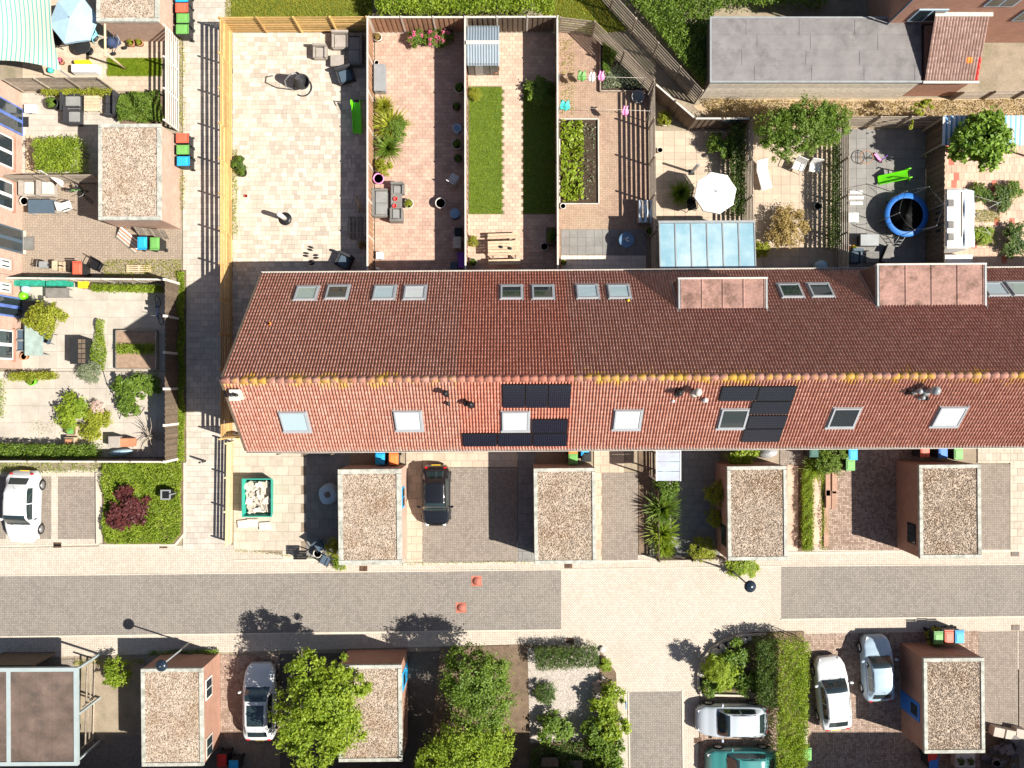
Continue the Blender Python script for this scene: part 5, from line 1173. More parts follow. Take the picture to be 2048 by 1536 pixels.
def box_thing(name, u, v, w_, d_, h, m, label, cat, rz=0, lid=None, z=.03, bev=.02, lidh=.06, over=.02):
    p = G(u, v, h); t = thing(name, label, cat, (p.x, p.y, z), rz)
    b = MB(); b.cbox(0, 0, 0, w_, d_, h - lidh); obj('body', b, m, t, bev=bev)
    b = MB(); b.cbox(0, 0, h - lidh, w_ + over, d_ + over, lidh); obj('lid', b, lid or m, t, bev=bev)
    b = MB(); b.cbox(0, -d_ / 2 - over, h - .12, .16, .03, .03); obj('handle', b, m_dark, t); return t
# ---------------------------------------------------------------- patio with egg chair
armchair(681, 80, .95, .88, m_lgrey, 'pale wicker armchair against the golden fence', 0, cush=m_lgrey); armchair(640, 103, .75, .72, m_lgrey, 'pale wicker armchair standing free of the fence', 0)
box_thing('footstool', 674, 121, .72, .58, .38, m_lgrey, 'pale wicker footstool between the pale armchairs', 'footstool')
t = armchair(711, 100, 1.7, .85, m_grey, 'grey wicker sofa in the shade along the white-posted fence', -math.pi / 2, cush=m_cush, name='garden_sofa', cat='sofa')
armchair(690, 149, .95, .8, m_char, 'black wicker armchair half in fence shade', .3, cush=m_slate); armchair(688, 521, .85, .8, m_char, 'black wicker armchair by the house wall', -.4, cush=m_slate)
slide(713, 206, 716, 268, 'bright green slide in the fence shade of the beige patio')
p = G(606, 175); t = thing('egg_chair_stand', 'curved grey swing stand with hanging dark seat on beige patio', 'swing chair', (p.x, p.y, .03), .5)
b = MB(); b.tube([(.5 * math.cos(a), .5 * math.sin(a), .03) for a in [x * .35 - 2.6 for x in range(16)]], .035, 8); obj('base_ring', b, m_dark, t)
b = MB(); b.tube([(-.5, .1, .03), (-.75, .1, .8), (-.6, .08, 1.6), (-.15, .05, 1.98), (.12, .02, 1.85)], .035, 8); obj('arched_pole', b, m_zinc, t)
b = MB(); b.lathe([(.02, .25), (.28, .32), (.40, .5), (.44, .66), (.40, .66), (.36, .52), (.02, .34)], 18, (.12, .02, 0)); obj('seat', b, m_char, t)
b = MB(); b.grid(lambda a, c: (.12 + .44 * math.cos(1.2 + 3.6 * a) * (1 - .5 * c), .02 + .44 * math.sin(1.2 + 3.6 * a) * (1 - .5 * c), .62 + .9 * c), 14, 5); obj('backrest', b, m_char, t)
b = MB(); b.tube([(.12, .02, 1.85), (.12, .02, 1.5)], .012, 6); obj('chain', b, m_zinc, t)
p = G(571, 438); t = thing('patio_column', 'white column on a round black base on the beige patio', 'patio heater', (p.x, p.y, .03))
b = MB(); b.lathe([(.36, 0), (.36, .04), (.2, .09)], 24); obj('base', b, m_black, t)
b = MB(); b.lathe([(.13, .07), (.13, 1.25), (.1, 1.32), (.0, 1.34)], 20); obj('column', b, m_whitecloth, t)
for k, (u, v) in enumerate(((621, 497), (612, 509), (632, 513), (623, 525))):
    p = G(u, v, .08); t = thing('black_shoes', 'pair of black clogs standing on the beige patio slabs', 'shoes', (p.x, p.y, .03), .2 * k - .3, 'black clogs on the beige patio')
    for s in (-1, 1):
        b = MB(); b.lathe([(.05, 0), (.06, .03), (.05, .07), (.0, .08)], 12, (0, s * .075, 0), 2.7, 1); obj('shoe', b, m_black, t)
p = G(716, 455); t = thing('leaning_pallet', 'grey slatted crate lying in the fence shade', 'pallet', (p.x, p.y, .03))
for k in range(5): b = MB(); b.cbox(-.42 + .21 * k, 0, .22, .09, 1.2, .025); obj('slat', b, m_woodw, t)
for k in range(7): b = MB(); b.cbox(0, -.5 + .165 * k, .19, 1.0, .08, .029); obj('cross_slat', b, m_woodw, t)
for s in (-1, 1): b = MB(); b.cbox(s * .42, 0, 0, .09, 1.2, .19); obj('bearer', b, m_woodw, t)
for k in range(3): b = MB(); b.tube([(0, 0, .03), (.9, .05 * k, .1 + .05 * k)], .03, 6); o = obj('stick', b, m_woodb, None, G(718 + 5 * k, 425, .0) + Vector((0, 0, .03)), 1.7 + .12 * k); tag(o, 'garden stick leaning by the grey slatted crate', 'stick', 'garden sticks')
shrub(727, 490, 9, .5, L_dry, 'dried brown plant in shade by the slatted crate', name='dried_plant')
for u, v, r in ((480, 318, 7), (470, 330, 8), (485, 345, 9), (492, 392, 3)):
    pot(u, v, r, .25 if r > 3 else .1, m_dark if r > 3 else m_red, {7: 'small dark pot above the slat fence shrub', 8: 'dark round pot beside the slat fence shrub', 9: 'larger dark pot below the slat fence shrub', 3: 'tiny red pot on the beige patio'}[r], L_green if r > 3 else None)
# ---------------------------------------------------------------- pink patio
pot(755, 74, 9, .35, m_offwhite, 'white pot with dry plant in the hydrangea corner', L_dry); box_thing('storage_bench', 759, 155, .62, 1.45, .6, m_zinc, 'grey storage box against the white-posted fence', 'storage box')
pot(753, 125, 5, .25, m_offwhite, 'small white pot behind the grey storage box')
t = pot(757, 357, 11, .5, m_pinkp, 'pink pot stool below the yellow-green shrub'); armchair(760, 406, 1.55, .85, m_grey, 'grey wicker sofa facing the small table with red cups', math.pi / 2, cush=m_cush, name='garden_sofa', cat='sofa')
table(793, 402, .62, .85, .42, m_grey, 'low grey table with two red candle cups'); armchair(795, 377, .72, .62, m_grey, 'grey wicker armchair at the upper end of the low table', 0, cush=m_cush); armchair(793, 431, .72, .75, m_grey, 'grey wicker armchair at the lower end of the low table', math.pi, cush=m_cush)
for u, v in ((791, 398), (789, 412)):
    b = MB(); b.lathe([(.09, 0), (.12, .08), (.1, .08), (.08, .02)], 14); p = G(u, v, .48); o = obj('candle_cup', b, m_red, None, (p.x, p.y, .45)); tag(o, 'red candle cup on the low grey table', 'cup', 'red cups on the low table')
pot(817, 407, 10, .3, m_offwhite, 'pale round pot beside the low grey table', L_yellow); pot(881, 406, 11, .4, m_offwhite, 'pale-rimmed pot on the shade edge of the pink patio')
for u, v, r, lb, m_ in ((919, 176, 11, 'white-rimmed pot highest up the shaded fence', m_offwhite), (913, 213, 8, 'dark pot with leafy plant in the fence shade', m_dark), (914, 288, 11, 'white-rimmed pot with green sprouts in the fence shade', m_offwhite), (916, 317, 9, 'thin-rimmed dark pot below the white-rimmed pot', m_grey)): pot(u, v, r, .35, m_, lb, L_green)
p = G(914, 256, .7); b = MB(); b.lathe([(.16, 0), (.12, .06), (.1, .3), (.2, .55), (.24, .7), (.19, .7), (.14, .5)], 20); tag(obj('vase', b, m_skyblue, None, (p.x, p.y, .03)), 'tall pale blue vase in the fence shade', 'vase')
chair(908, 357, m_white, 'white folding chair in the shade of the pink patio', 2.6, m_zinc); round_table(910, 427, .28, .6, colmat('blue_table', (.2, .32, .45)), 'small round blue table in the fence shade')
box_thing('garden_cushion_box', 917, 463, .4, .4, .4, m_black, 'black square stool in the fence shade', 'stool'); box_thing('covered_barbecue', 914, 485, .42, .6, .95, mat('beige_cover', (.5, .42, .32), .8), 'beige covered barbecue standing in the fence shade', 'barbecue')
for k, (u, v, m_, lb) in enumerate(((908, 534, m_slate, 'blue-grey storage box by the house wall'), (924, 528, m_purple, 'purple plastic crate by the house wall'), (922, 512, m_purple, 'purple crate above the larger one'))): box_thing('storage_crate', u, v, .38, .42 if k else .55, .35, m_, lb, 'crate')
box_thing('white_box', 759, 511, .38, .38, .3, m_white, 'white square box at the foot of the white-posted fence', 'box')
p = G(754, 538, .6); b = MB(); b.lathe([(.14, 0), (.1, .1), (.12, .35), (.06, .5), (.1, .62), (.0, .75)], 14); tag(obj('garden_statue', b, m_whitecloth, None, (p.x, p.y, .03)), 'small pale statue at the fence end by the gutter', 'statue')
# ---------------------------------------------------------------- lawn garden
t = thing('metal_shed', 'blue-grey ribbed metal garden shed with pale ridge', 'shed', tuple(G(966, 92, 1.5)[:2]) + (.03,))
w_, d_ = mm(66, 1.8), mm(80, 1.8)
b = MB(); b.cbox(0, 0, 0, w_ - .1, d_ - .1, 1.55); obj('wall', b, mat('shed_metal', (.12, .13, .13), .5, metal=.3), t)
for s in (-1, 1):
    for k in range(12):
        b = MB(); x0 = -w_ / 2 + w_ * k / 12; b.add([(x0, s * d_ / 2, 1.5), (x0 + w_ / 12 * .5, s * d_ / 2, 1.53), (x0 + w_ / 12, s * d_ / 2, 1.5), (x0, s * .06, 1.9), (x0 + w_ / 12 * .5, s * .06, 1.93), (x0 + w_ / 12, s * .06, 1.9)], [(0, 1, 4, 3), (1, 2, 5, 4)] if s < 0 else [(3, 4, 1, 0), (4, 5, 2, 1)]); obj('roof_panel', b, mat('shed_roof', (.2, .24, .27), .6, var=.05), t)
b = MB(); b.cbox(0, 0, 1.9, w_ + .02, .2, .05); obj('ridge_cap', b, m_offwhite, t)
for s in (-1, 1): b = MB(); b.box(-.02 + s * .42, -d_ / 2 + .02, .06, .4 + s * .42 - .4 * (s > 0) , -d_ / 2 + .05, 1.4); obj('door', b, m_zinc, t)
pot(991, 138, 9, .4, m_terra, 'terracotta pot on the corner of the metal shed', L_red); 
p = G(1008, 497, .6); t = thing('picnic_table', 'pale wooden picnic table with attached benches', 'picnic table', (p.x, p.y, .03), .03)
for k in range(5): b = MB(); b.cbox(0, -.32 + .16 * k, .70, 1.75, .14, .04); obj('table_plank', b, m_woodb, t)
for s in (-1, 1):
    for k in range(2): b = MB(); b.cbox(0, s * (.64 + .15 * k), .42, 1.75, .13, .04); obj('bench_plank', b, m_woodb, t)
    for q in (-1, 1): b = MB(); b.tube([(q * .62, s * .6, 0), (q * .62, s * .2, .7)], .04, 5); obj('leg', b, m_woodd, t)
    b = MB(); b.cbox(s * .62, 0, .34, .06, 1.5, .08); obj('cross_beam', b, m_woodd, t)
for u, v, lb in ((1003, 494, 'dark candle jar on the picnic table beside another'), (1021, 497, 'dark candle jar nearest the end of the picnic table')):
    p = G(u, v, .85); b = MB(); b.lathe([(.07, 0), (.08, .1), (.05, .14), (.04, .14)], 12); tag(obj('jar', b, m_dark, None, (p.x, p.y, .775)), lb, 'jar')
pot(946, 525, 9, .35, m_offwhite, 'pale pot at the fence end below the picnic table', L_green); pot(1089, 493, 8, .3, m_offwhite, 'pale-rimmed pot beside the shaded planter')
t = box_thing('planter_trough', 1102, 472, .5, 1.0, .45, m_woodd, 'dark wooden trough planter in the lawn garden shade', 'planter', lid=m_soil, over=-.06); f = obj('foliage', SHR[1], None, t, (0, 0, .4)); setmat(f, L_green); f.scale = (.22, .42, .25)
# ---------------------------------------------------------------- washing line garden
def bed(P, label, h=.22, m=m_woodd, soil=m_soil):
    q = [G(u, v) for u, v in P]; c = sum(q, Vector()) / len(q); t = thing('raised_bed', label, 'raised bed', (c.x, c.y, 0), 0)
    for i in range(len(q)):
        a, d = q[i] - c, q[(i + 1) % len(q)] - q[i]; b = MB(); b.box(0, -.03, 0, d.length, .03, h); obj('edging_board', b, m, t, (a.x, a.y, 0), math.atan2(d.y, d.x))
    b = MB(); b.prism([(p.x - c.x, p.y - c.y) for p in q], 0, h - .1); obj('bed_soil', b, soil, t); return t
bed([(1119, 240), (1196, 240), (1197, 409), (1119, 409)], 'timber-edged vegetable bed on the worn brick yard', .2, m_offwhite, mat('dark_soil', (.05, .032, .02), .95, scale=4, fine=25, bmp=.03)); bed([(1200, 84), (1297, 184), (1200, 184)], 'three-cornered planting bed inside the bent fence', .2, m_woodw, MATS['dark_soil'])
bed([(238, 662), (317, 662), (317, 738), (238, 738)], 'square raised bed with lettuce row on concrete slabs', .35, m_woodw, mat('dry_soil', (.28, .19, .13), .95, scale=4, fine=20, bmp=.02))
def line(u0, v0, u1, v1, z, label, clothes):
    a, c = G(u0, v0, z), G(u1, v1, z); t = thing('washing_line', label, 'washing line', (a.x, a.y, 0)); d = c - a
    b = MB(); b.tube([(0, 0, z), (d.x / 2, d.y / 2, z - .05), (d.x, d.y, z)], .008, 5); obj('line', b, m_offwhite, t)
    for q in ((0, 0), (d.x, d.y)): b = MB(); b.cyl((q[0], q[1], 0), .03, z + .05, 8); obj('pole', b, m_zinc, t)
    for u, v, m_, lb, w_ in clothes:
        p = G(u, v, z - .12); b = MB(); k = .5 * w_
        b.grid(lambda x, y: ((x - .5) * w_ + .04 * math.sin(7 * y + 3 * x), (.25 - y * .42) * 1 + .05 * math.sin(9 * x), -.04 - .42 * abs(y - .25) + .04 * math.sin(11 * x)), 10, 6)
        o = obj('clothing', b, m_, None, (p.x, p.y, z)); tag(o, lb, 'laundry'); s = o.modifiers.new('thick', 'SOLIDIFY'); s.thickness = .012
line(1119, 150, 1290, 156, 1.75, 'washing line with green, white and pink clothes', ((1164, 152, m_bingreen, 'green garment on the upper washing line', .42), (1184, 154, m_whitecloth, 'white cloth on the upper washing line', .3), (1203, 152, m_pinkp, 'pink garment on the upper washing line', .3)))
line(1119, 213, 1302, 222, 1.75, 'lower washing line with one pink and one turquoise garment', ((1251, 222, m_pinkp, 'pink garment on the lower washing line', .3), (1130, 211, m_teal, 'turquoise garment hung by the fence', .5)))
t = box_thing('tarp_chest', 1290, 423, .62, 1.15, .75, m_woodw, 'garden chest under a crumpled silver-blue cover', 'chest'); b = MB(); b.grid(lambda x, y: ((x - .5) * .7, (y - .5) * 1.22, .76 + .05 * math.sin(14 * x) + .03 * math.sin(9 * y + 5 * x)), 14, 14); obj('cover', b, mat('silver_tarp', (.5, .58, .65), .35, var=.2, scale=6), t)
round_table(1253, 480, .42, .72, mat('blue_glass_top', (.12, .2, .3), .15), 'round blue glass table on the dark slab terrace')
p = G(1253, 480, .8); b = MB(); b.cbox(0, 0, 0, .34, .07, .02); b.T = Matrix.Rotation(1.0, 4, 'Z'); b.cbox(.05, .08, 0, .26, .09, .02); tag(obj('white_cloth', b, m_whitecloth, None, (p.x, p.y, .76), -.5), 'white folded cloth lying on the round blue table', 'cloth')
pot(1126, 412, 6, .3, m_white, 'white watering pot at the bed corner'); pot(1298, 462, 8, .3, m_woodw, 'square wooden planter beside the silver chest', L_green); pot(1127, 525, 7, .3, m_offwhite, 'pot with yellow plant at the terrace edge', L_yellow)
p = G(1276, 193, .3); b = MB(); b.lathe([(.3, 0), (.36, .3), (.33, .3), (.28, .05)], 22); tag(obj('metal_tub', b, m_zinc, None, (p.x, p.y, .03)), 'round zinc tub in the bent fence shade', 'tub')
# ---------------------------------------------------------------- white parasol garden
parasol(1434, 383, 43, 8, 2.35, m_whitecloth, 'large white octagonal parasol over the sand slabs', .2)
chair(1384, 411, m_black, 'black chair tucked beside the white parasol', .2)
p = G(1383, 345); t = thing('shower_post', 'slim grey garden shower column casting a long shadow', 'garden shower', (p.x, p.y, .03)); b = MB(); b.cbox(0, 0, .04, .14, .09, 1.6); obj('column', b, m_zinc, t); b = MB(); b.cbox(0, 0, 0, .3, .3, .04); obj('base', b, m_dark, t)
z = 2.45; a, c = G(1319, 541, z), G(1509, 446, z); t = thing('glass_veranda', 'pale blue glazed veranda roof against the rear gutter', 'veranda', (a.x, a.y, 0), .004); w_, d_ = c.x - a.x, c.y - a.y
for k in range(6): b = MB(); b.box(w_ * k / 6 + .03, .02, z - .05, w_ * (k + 1) / 6 - .03, d_ - .02, z - .03); b.v = [(x, y, zz + .25 * (1 - y / d_)) for x, y, zz in b.v]; obj('roof_pane', b, m_poly, t)
for k in range(7): b = MB(); b.box(w_ * k / 6 - .03, 0, z - .09, w_ * k / 6 + .03, d_, z); b.v = [(x, y, zz + .25 * (1 - y / d_)) for x, y, zz in b.v]; obj('rafter', b, m_zinc, t)
b = MB(); b.box(-.05, d_, z - .13, w_ + .05, d_ + .12, z + .02); obj('front_gutter', b, m_zinc, t)
for k in (0, 1, 2): b = MB(); b.cbox(w_ * k / 2, d_ - .05, 0, .09, .09, z - .12); obj('post', b, m_zinc, t)
p = G(1449, 247, 1.5); b = MB(); b.cbox(0, 0, 0, 1.1, .03, .45); tag(obj('fence_mirror', b, m_glass, None, (G(1449, 258).x, G(1449, 258).y - .08, 1.2)), 'small framed mirror on the dark board fence', 'mirror')
pot(1320, 300, 6, .3, m_offwhite, 'white pot at the bent fence foot by sand slabs'); pot(1330, 244, 8, .3, m_offwhite, 'white pot under the yellow shrub by the dark fence')
# ---------------------------------------------------------------- white chair garden
p = G(1527, 348, .4); t = thing('sun_lounger', 'white plastic lounger beside the weathered slat fence', 'lounger', (p.x, p.y, .03), .25)
b = MB(); b.cbox(0, -.3, .28, .62, 1.1, .06); obj('seat', b, m_white, t, bev=.02); b = MB(); b.add([(-.31, .25, .3), (.31, .25, .3), (.31, .75, .75), (-.31, .75, .75), (-.31, .25, .35), (.31, .25, .35), (.31, .72, .8), (-.31, .72, .8)], [(0, 1, 2, 3), (7, 6, 5, 4), (0, 3, 7, 4), (1, 5, 6, 2), (3, 2, 6, 7), (0, 4, 5, 1)]); obj('backrest', b, m_white, t)
for sx in (-1, 1):
    for sy in (-.75, .2): b = MB(); b.cbox(sx * .26, sy, 0, .06, .06, .28); obj('leg', b, m_white, t)
chair(1597, 332, m_white, 'white plastic chair under the wide tree', -.4, w_=.6); chair(1630, 335, m_white, 'white plastic chair nearer the ivy hedge', -.15, w_=.6)
pot(1636, 412, 8, .3, m_zinc, 'round zinc pot in the slat fence shade'); b = MB(); b.lathe([(.3, 0), (.34, .5), (.25, .8), (0, .86)], 18); p = G(1643, 532, .6); tag(obj('water_butt', b, m_skyblue, None, (p.x, p.y, .03)), 'pale blue covered water butt by the rear gutter', 'water butt')
# ---------------------------------------------------------------- trampoline garden
p = G(1812, 430, .7); t = thing('trampoline', 'round trampoline with blue padding and net poles', 'trampoline', (p.x, p.y, .03))
b = MB(); b.lathe([(.92, .69), (1.2, .71), (1.2, .74), (.92, .73)], 40, caps=False); obj('padding', b, m_blue, t)
b = MB(); b.lathe([(.0, .68), (.93, .69)], 36); obj('jumping_mat', b, m_black, t)
for k in range(6):
    a = k * math.pi / 3 + .2; x, y = 1.22 * math.cos(a), 1.22 * math.sin(a); b = MB(); b.tube([(x, y, 0), (x, y, 2.3), (x * .97, y * .97, 2.4)], .022, 7); obj('net_pole', b, m_zinc, t)
    b = MB(); b.tube([(x, y, .04), (.6 * x, .6 * y, .04), (.9 * x, .9 * y, .66)], .025, 6); obj('leg', b, m_dark, t)
for k in range(6):
    a, a2 = k * math.pi / 3 + .2, (k + 1) * math.pi / 3 + .2; b = MB(); b.tube([(1.2 * math.cos(a), 1.2 * math.sin(a), 2.35), (1.08 * math.cos((a + a2) / 2), 1.08 * math.sin((a + a2) / 2), 2.26), (1.2 * math.cos(a2), 1.2 * math.sin(a2), 2.35)], .012, 5); obj('net_rope', b, m_dark, t)
b = MB()
for s in (-1, 1): b.tube([(-.35 + s * .17, -1.75, 0), (-.25 + s * .17, -1.22, .72)], .02, 5)
for q in (.25, .5, .75): b.tube([(-.52 + .1 * q, -1.75 + .53 * q, .72 * q), (-.18 + .1 * q, -1.75 + .53 * q, .72 * q)], .02, 5)
obj('ladder', b, m_zinc, t)
slide(1815, 349, 1755, 362, 'bright green slide above the trampoline'); table(1706, 435, .62, .52, .45, m_white, 'small white play table with turquoise legs', 0, m_teal, 'play_table')
for k in range(3): b = MB(); b.cbox(0, 0, 0, .72 + .1 * (k == 1), .17, .14); p = G(1713, 384 + 11 * k, .2); tag(obj('white_plank', b, m_white, None, (p.x, p.y, .03), bev=.01), 'white painted board lying in a stack of three', 'board', 'white boards on grey slabs')
box_thing('toy_box', 1739, 480, 1.0, .6, .5, m_dark, 'grey-lidded storage chest on the grey slabs', 'storage chest', lid=m_zinc)
armchair(1712, 512, .62, .75, m_slate, 'dark blue-grey garden seat by the small orange pot', 0); table(1745, 514, .7, .62, .42, m_grey, 'grey slatted side table near the rear wall', planks=6); box_thing('bench', 1776, 508, .4, 1.0, .42, m_black, 'black bench leaning at an angle by the rear wall', 'bench', -.4, lid=m_grey)
pot(1706, 496, 6, .3, m_orange, 'small orange pot beside the dark garden seat', L_yellow)
p = G(1732, 315, .3); t = thing('fire_bowl', 'rusty ring grill stand on the grey slabs', 'grill', (p.x, p.y, .03)); b = MB(); b.tube([(.36 * math.cos(k * .3), .36 * math.sin(k * .3), .35) for k in range(22)], .02, 6); obj('ring', b, m_terra, t); b = MB(); b.box(-.62, -.25, .34, -.6, .25, .37); b.box(-.4, -.012, .34, .4, .012, .36); b.box(-.012, -.4, .345, .012, .4, .365); obj('grill', b, m_dark, t)
for k in range(3): b = MB(); a = k * 2.1; b.tube([(.3 * math.cos(a), .3 * math.sin(a), .34), (.36 * math.cos(a), .36 * math.sin(a), 0)], .015, 5); obj('leg', b, m_dark, t)
p = G(1760, 312, .4); t = thing('toy_scooter', 'pink child scooter lying in the shade of the trampoline garden', 'scooter', (p.x, p.y, .03), -.9); b = MB(); b.cbox(0, 0, .08, .55, .13, .04); obj('deck', b, m_pinkp, t); b = MB(); b.tube([(.28, 0, .1), (.2, 0, .65)], .02, 6); b.tube([(.2, -.2, .65), (.2, .2, .65)], .02, 6); obj('handlebar', b, m_purple, t)
for s in (-.28, .3): b = MB(); b.T = Matrix.Translation((s, 0, .07)) @ Matrix.Rotation(math.pi / 2, 4, 'X'); b.cyl((0, 0, -.02), .07, .04, 14); obj('wheel', b, m_tyre, t)
# ---------------------------------------------------------------- caravan garden
zc = 1.95; a, c = G(1890, 496, zc), G(1943, 376, zc); t = thing('caravan', 'white touring caravan with roof hatches parked on garden slabs', 'caravan', ((a.x + c.x) / 2, (a.y + c.y) / 2, 0)); w2, d2 = (c.x - a.x) / 2, (c.y - a.y) / 2; t.scale = (1, 1, .85)
b = MB(); b.smooth = False; pr = [(-w2 * .96, .35), (-w2, 1.2), (-w2 * .97, 2.1), (-w2 * .8, 2.25), (0, 2.3), (w2 * .8, 2.25), (w2 * .97, 2.1), (w2, 1.2), (w2 * .96, .35)]; k = len(pr); ys = [(-d2, .93), (-d2 + .12, 1), (0, 1), (d2 - .12, 1), (d2, .93)]
b.add([(x * s, y, .35 + (z_ - .35) * s) for y, s in ys for x, z_ in pr], [(i * k + j, i * k + j + 1, (i + 1) * k + j + 1, (i + 1) * k + j) for i in range(4) for j in range(k - 1)] + [tuple(range(k))[::-1], tuple(4 * k + j for j in range(k))]); b.f = [f[::-1] for f in b.f]; obj('body', b, m_white, t)
for y in (.8, -.35, -1.0): b = MB(); b.cbox(-w2 * .55, y, 2.24, .32, .38, .07); obj('roof_hatch', b, m_grey, t, bev=.02)
b = MB(); b.cbox(w2 * .25, .2, 2.27, .06, 2.4, .04); obj('awning_rail', b, m_woodd, t)
for s in (-1, 1): b = MB(); b.T = Matrix.Translation((s * (w2 - .1), 0, .32)) @ Matrix.Rotation(math.pi / 2, 4, 'Y'); b.cyl((0, 0, -.09), .32, .18, 18); obj('wheel', b, m_tyre, t)
b = MB(); b.box(-w2 - .015, -.7, 1.2, -w2 + .03, .7, 1.8); obj('side_window', b, m_glass, t); b = MB(); b.tube([(0, d2, .4), (0, d2 + .5, .35)], .05, 6); b.cbox(0, d2 + .4, 0, .06, .06, .38); obj('drawbar', b, m_zinc, t)
b = MB(); b.grid(lambda x, y: (w2 * .45 + x * .75, (y - .5) * d2 * 1.9, 2.32 - .45 * x * x + .05 * math.sin(12 * y)), 8, 16); o = obj('awning_cover', b, mat('grey_blue_cover', (.36, .44, .52), .6, var=.1), t)
zc = 2.4; a, c = G(1886, 290, zc), G(2110, 231, zc); t = thing('striped_lean_to', 'open shelter with blue and white ribbed roof sheets', 'shelter', (a.x, a.y, 0)); w_, d_ = c.x - a.x, c.y - a.y
for k in range(int(w_ / .26)): b = MB(); x0 = k * .26; b.add([(x0, 0, zc - .1), (x0 + .13, 0, zc - .06), (x0 + .13, d_, zc + .04), (x0, d_, zc), (x0 + .26, 0, zc - .1), (x0 + .26, d_, zc)], [(0, 1, 2, 3), (1, 4, 5, 2)]); obj('roof_sheet', b, [m_white, colmat('sheet_blue', (.1, .28, .5))][0], t); b.f
for k in range(int(w_ / .26)): b = MB(); x0 = k * .26 + .14; b.add([(x0, -.01, zc - .055), (x0 + .11, -.01, zc - .088), (x0 + .11, d_, zc + .012), (x0, d_, zc + .045)], [(0, 1, 2, 3)]); obj('blue_stripe', b, colmat('sheet_blue', (.1, .28, .5)), t)
for x in (.1, w_ / 2, w_ - .1):
    for y in (.1, d_ - .1): b = MB(); b.cbox(x, y, 0, .09, .09, zc - .11); obj('post', b, m_woodw, t)
lawn(rect(1942, 420, 2000, 445), 1500, .07, 8); lawn(rect(1942, 462, 1995, 492), 1500, .07, 9)
box_thing('white_table', 1917, 521, 1.5, .6, .75, m_white, 'white rectangular table beside the dormer house gutter', 'table')
p = G(1950, 430, 1.5); t = thing('rotary_clothes_line', 'metal rotary clothes airer strung beside the caravan', 'clothes airer', (p.x, p.y, .03)); b = MB(); b.cyl((0, 0, 0), .025, 1.8, 8); obj('mast', b, m_zinc, t)
for k in range(4): b = MB(); a = k * math.pi / 2 + .5; b.tube([(0, 0, 1.5), (1.3 * math.cos(a), 1.3 * math.sin(a), 1.85)], .015, 5); obj('arm', b, m_zinc, t)
for r_ in (.6, 1.2): b = MB(); b.tube([(r_ * math.cos(k * math.pi / 2 + .5), r_ * math.sin(k * math.pi / 2 + .5), 1.5 + .27 * r_) for k in range(5)], .007, 4); obj('line', b, m_offwhite, t)
# ---------------------------------------------------------------- west gardens
zs = 2.5; t = thing('sun_sail', 'turquoise and cream striped sun sail over the patio', 'sun sail', tuple(G(40, 40)[:2]) + (0,)); o0 = G(40, 40)
q = [G(-70, -40, 2.6) - o0, G(105, -40, 2.7) - o0, G(122, 142, 2.3) - o0, G(-70, 128, 2.4) - o0]
def sail(x, y):
    p = q[0] * (1 - x) * (1 - y) + q[1] * x * (1 - y) + q[2] * x * y + q[3] * (1 - x) * y; b_ = 4 * y * (1 - y) * (x ** 2) * .25; return (p.x - b_, p.y + 4 * x * (1 - x) * (y ** 2) * .35, p.z - .3 * math.sin(math.pi * x) * math.sin(math.pi * y))
b = MB(); b.grid(sail, 24, 24); o = obj('sail_cloth', b, stripes('sail_stripes', (.5, .49, .4), (.1, .36, .32), .24, 0, .72), t)
for k, (u, v) in enumerate(((122, 142), (105, -40))): p = G(u, v, 2.4) - o0; b = MB(); b.cyl((p.x, p.y, 0), .04, 2.45, 8); obj('post', b, m_zinc, t)
parasol(140, 35, 50, 6, 2.4, m_skyblue, 'pale blue hexagonal parasol over the round table', .15); round_table(165, 92, .45, .72, m_dark, 'round dark table partly under the pale blue parasol')
chair(157, 84, m_teal, 'turquoise lattice chair under the pale blue parasol', .6); chair(182, 68, m_cyan, 'light turquoise chair beside the pale blue parasol', -.8)
chair(115, 80, m_dark, 'dark chair in the parasol shade', 1)
p = G(226, 86, .6); t = thing('push_chair', 'navy pushchair standing near the brick shed', 'pushchair', (p.x, p.y, .03), .5)
b = MB(); b.grid(lambda x, y: (-.1 + .5 * y, (x - .5) * .5, .45 + .35 * math.sin(math.pi * x) * (1 - y) + .1 * y), 8, 6); obj('seat', b, m_navy, t); b = MB(); b.lathe([(.0, .98), (.2, .92), (.3, .75), (.28, .7)], 14, (-.05, 0, 0)); obj('hood', b, m_navy, t)
for s in (-1, 1):
    b = MB(); b.tube([(-.35, s * .25, .15), (.1, s * .24, .5), (.5, s * .24, 1.0)], .018, 6); obj('frame', b, m_zinc, t)
    for x in (-.35, .35): b = MB(); b.T = Matrix.Translation((x, s * .28, .13)) @ Matrix.Rotation(math.pi / 2, 4, 'X'); b.lathe([(.05, -.03), (.13, -.03), (.13, .03), (.05, .03)], 14); obj('wheel', b, m_tyre, t)
b = MB(); b.tube([(.5, -.24, 1.0), (.5, .24, 1.0)], .02, 6); obj('handle', b, m_zinc, t)
p = G(251, 120); t = thing('pergola_frame', 'single-beam timber swing frame over the lawn patch', 'frame', (p.x, p.y, .03)); b = MB(); b.tube([(-.05, 2.1, 0), (-.05, 2.1, 2.2)], .06, 8); b.tube([(0, -.5, 0), (0, -.5, 2.2)], .06, 8); obj('post', b, m_woodb, t); b = MB(); b.tube([(-.05, 2.3, 2.2), (0, -.7, 2.2)], .06, 8); obj('beam', b, m_woodp, t)
b = MB(); b.cbox(0, 0, 0, 1.5, .5, .5, .04, .04); p = G(168, 136, .5); t = thing('cushion_stack', 'white covered bench with yellow cushion by the slat fence', 'bench', (p.x, p.y, .03)); obj('bench_body', b, m_whitecloth, t, bev=.04); b = MB(); b.cbox(-.2, .4, .0, .9, .22, .38); obj('cushion', b, m_yellow, t, bev=.06)
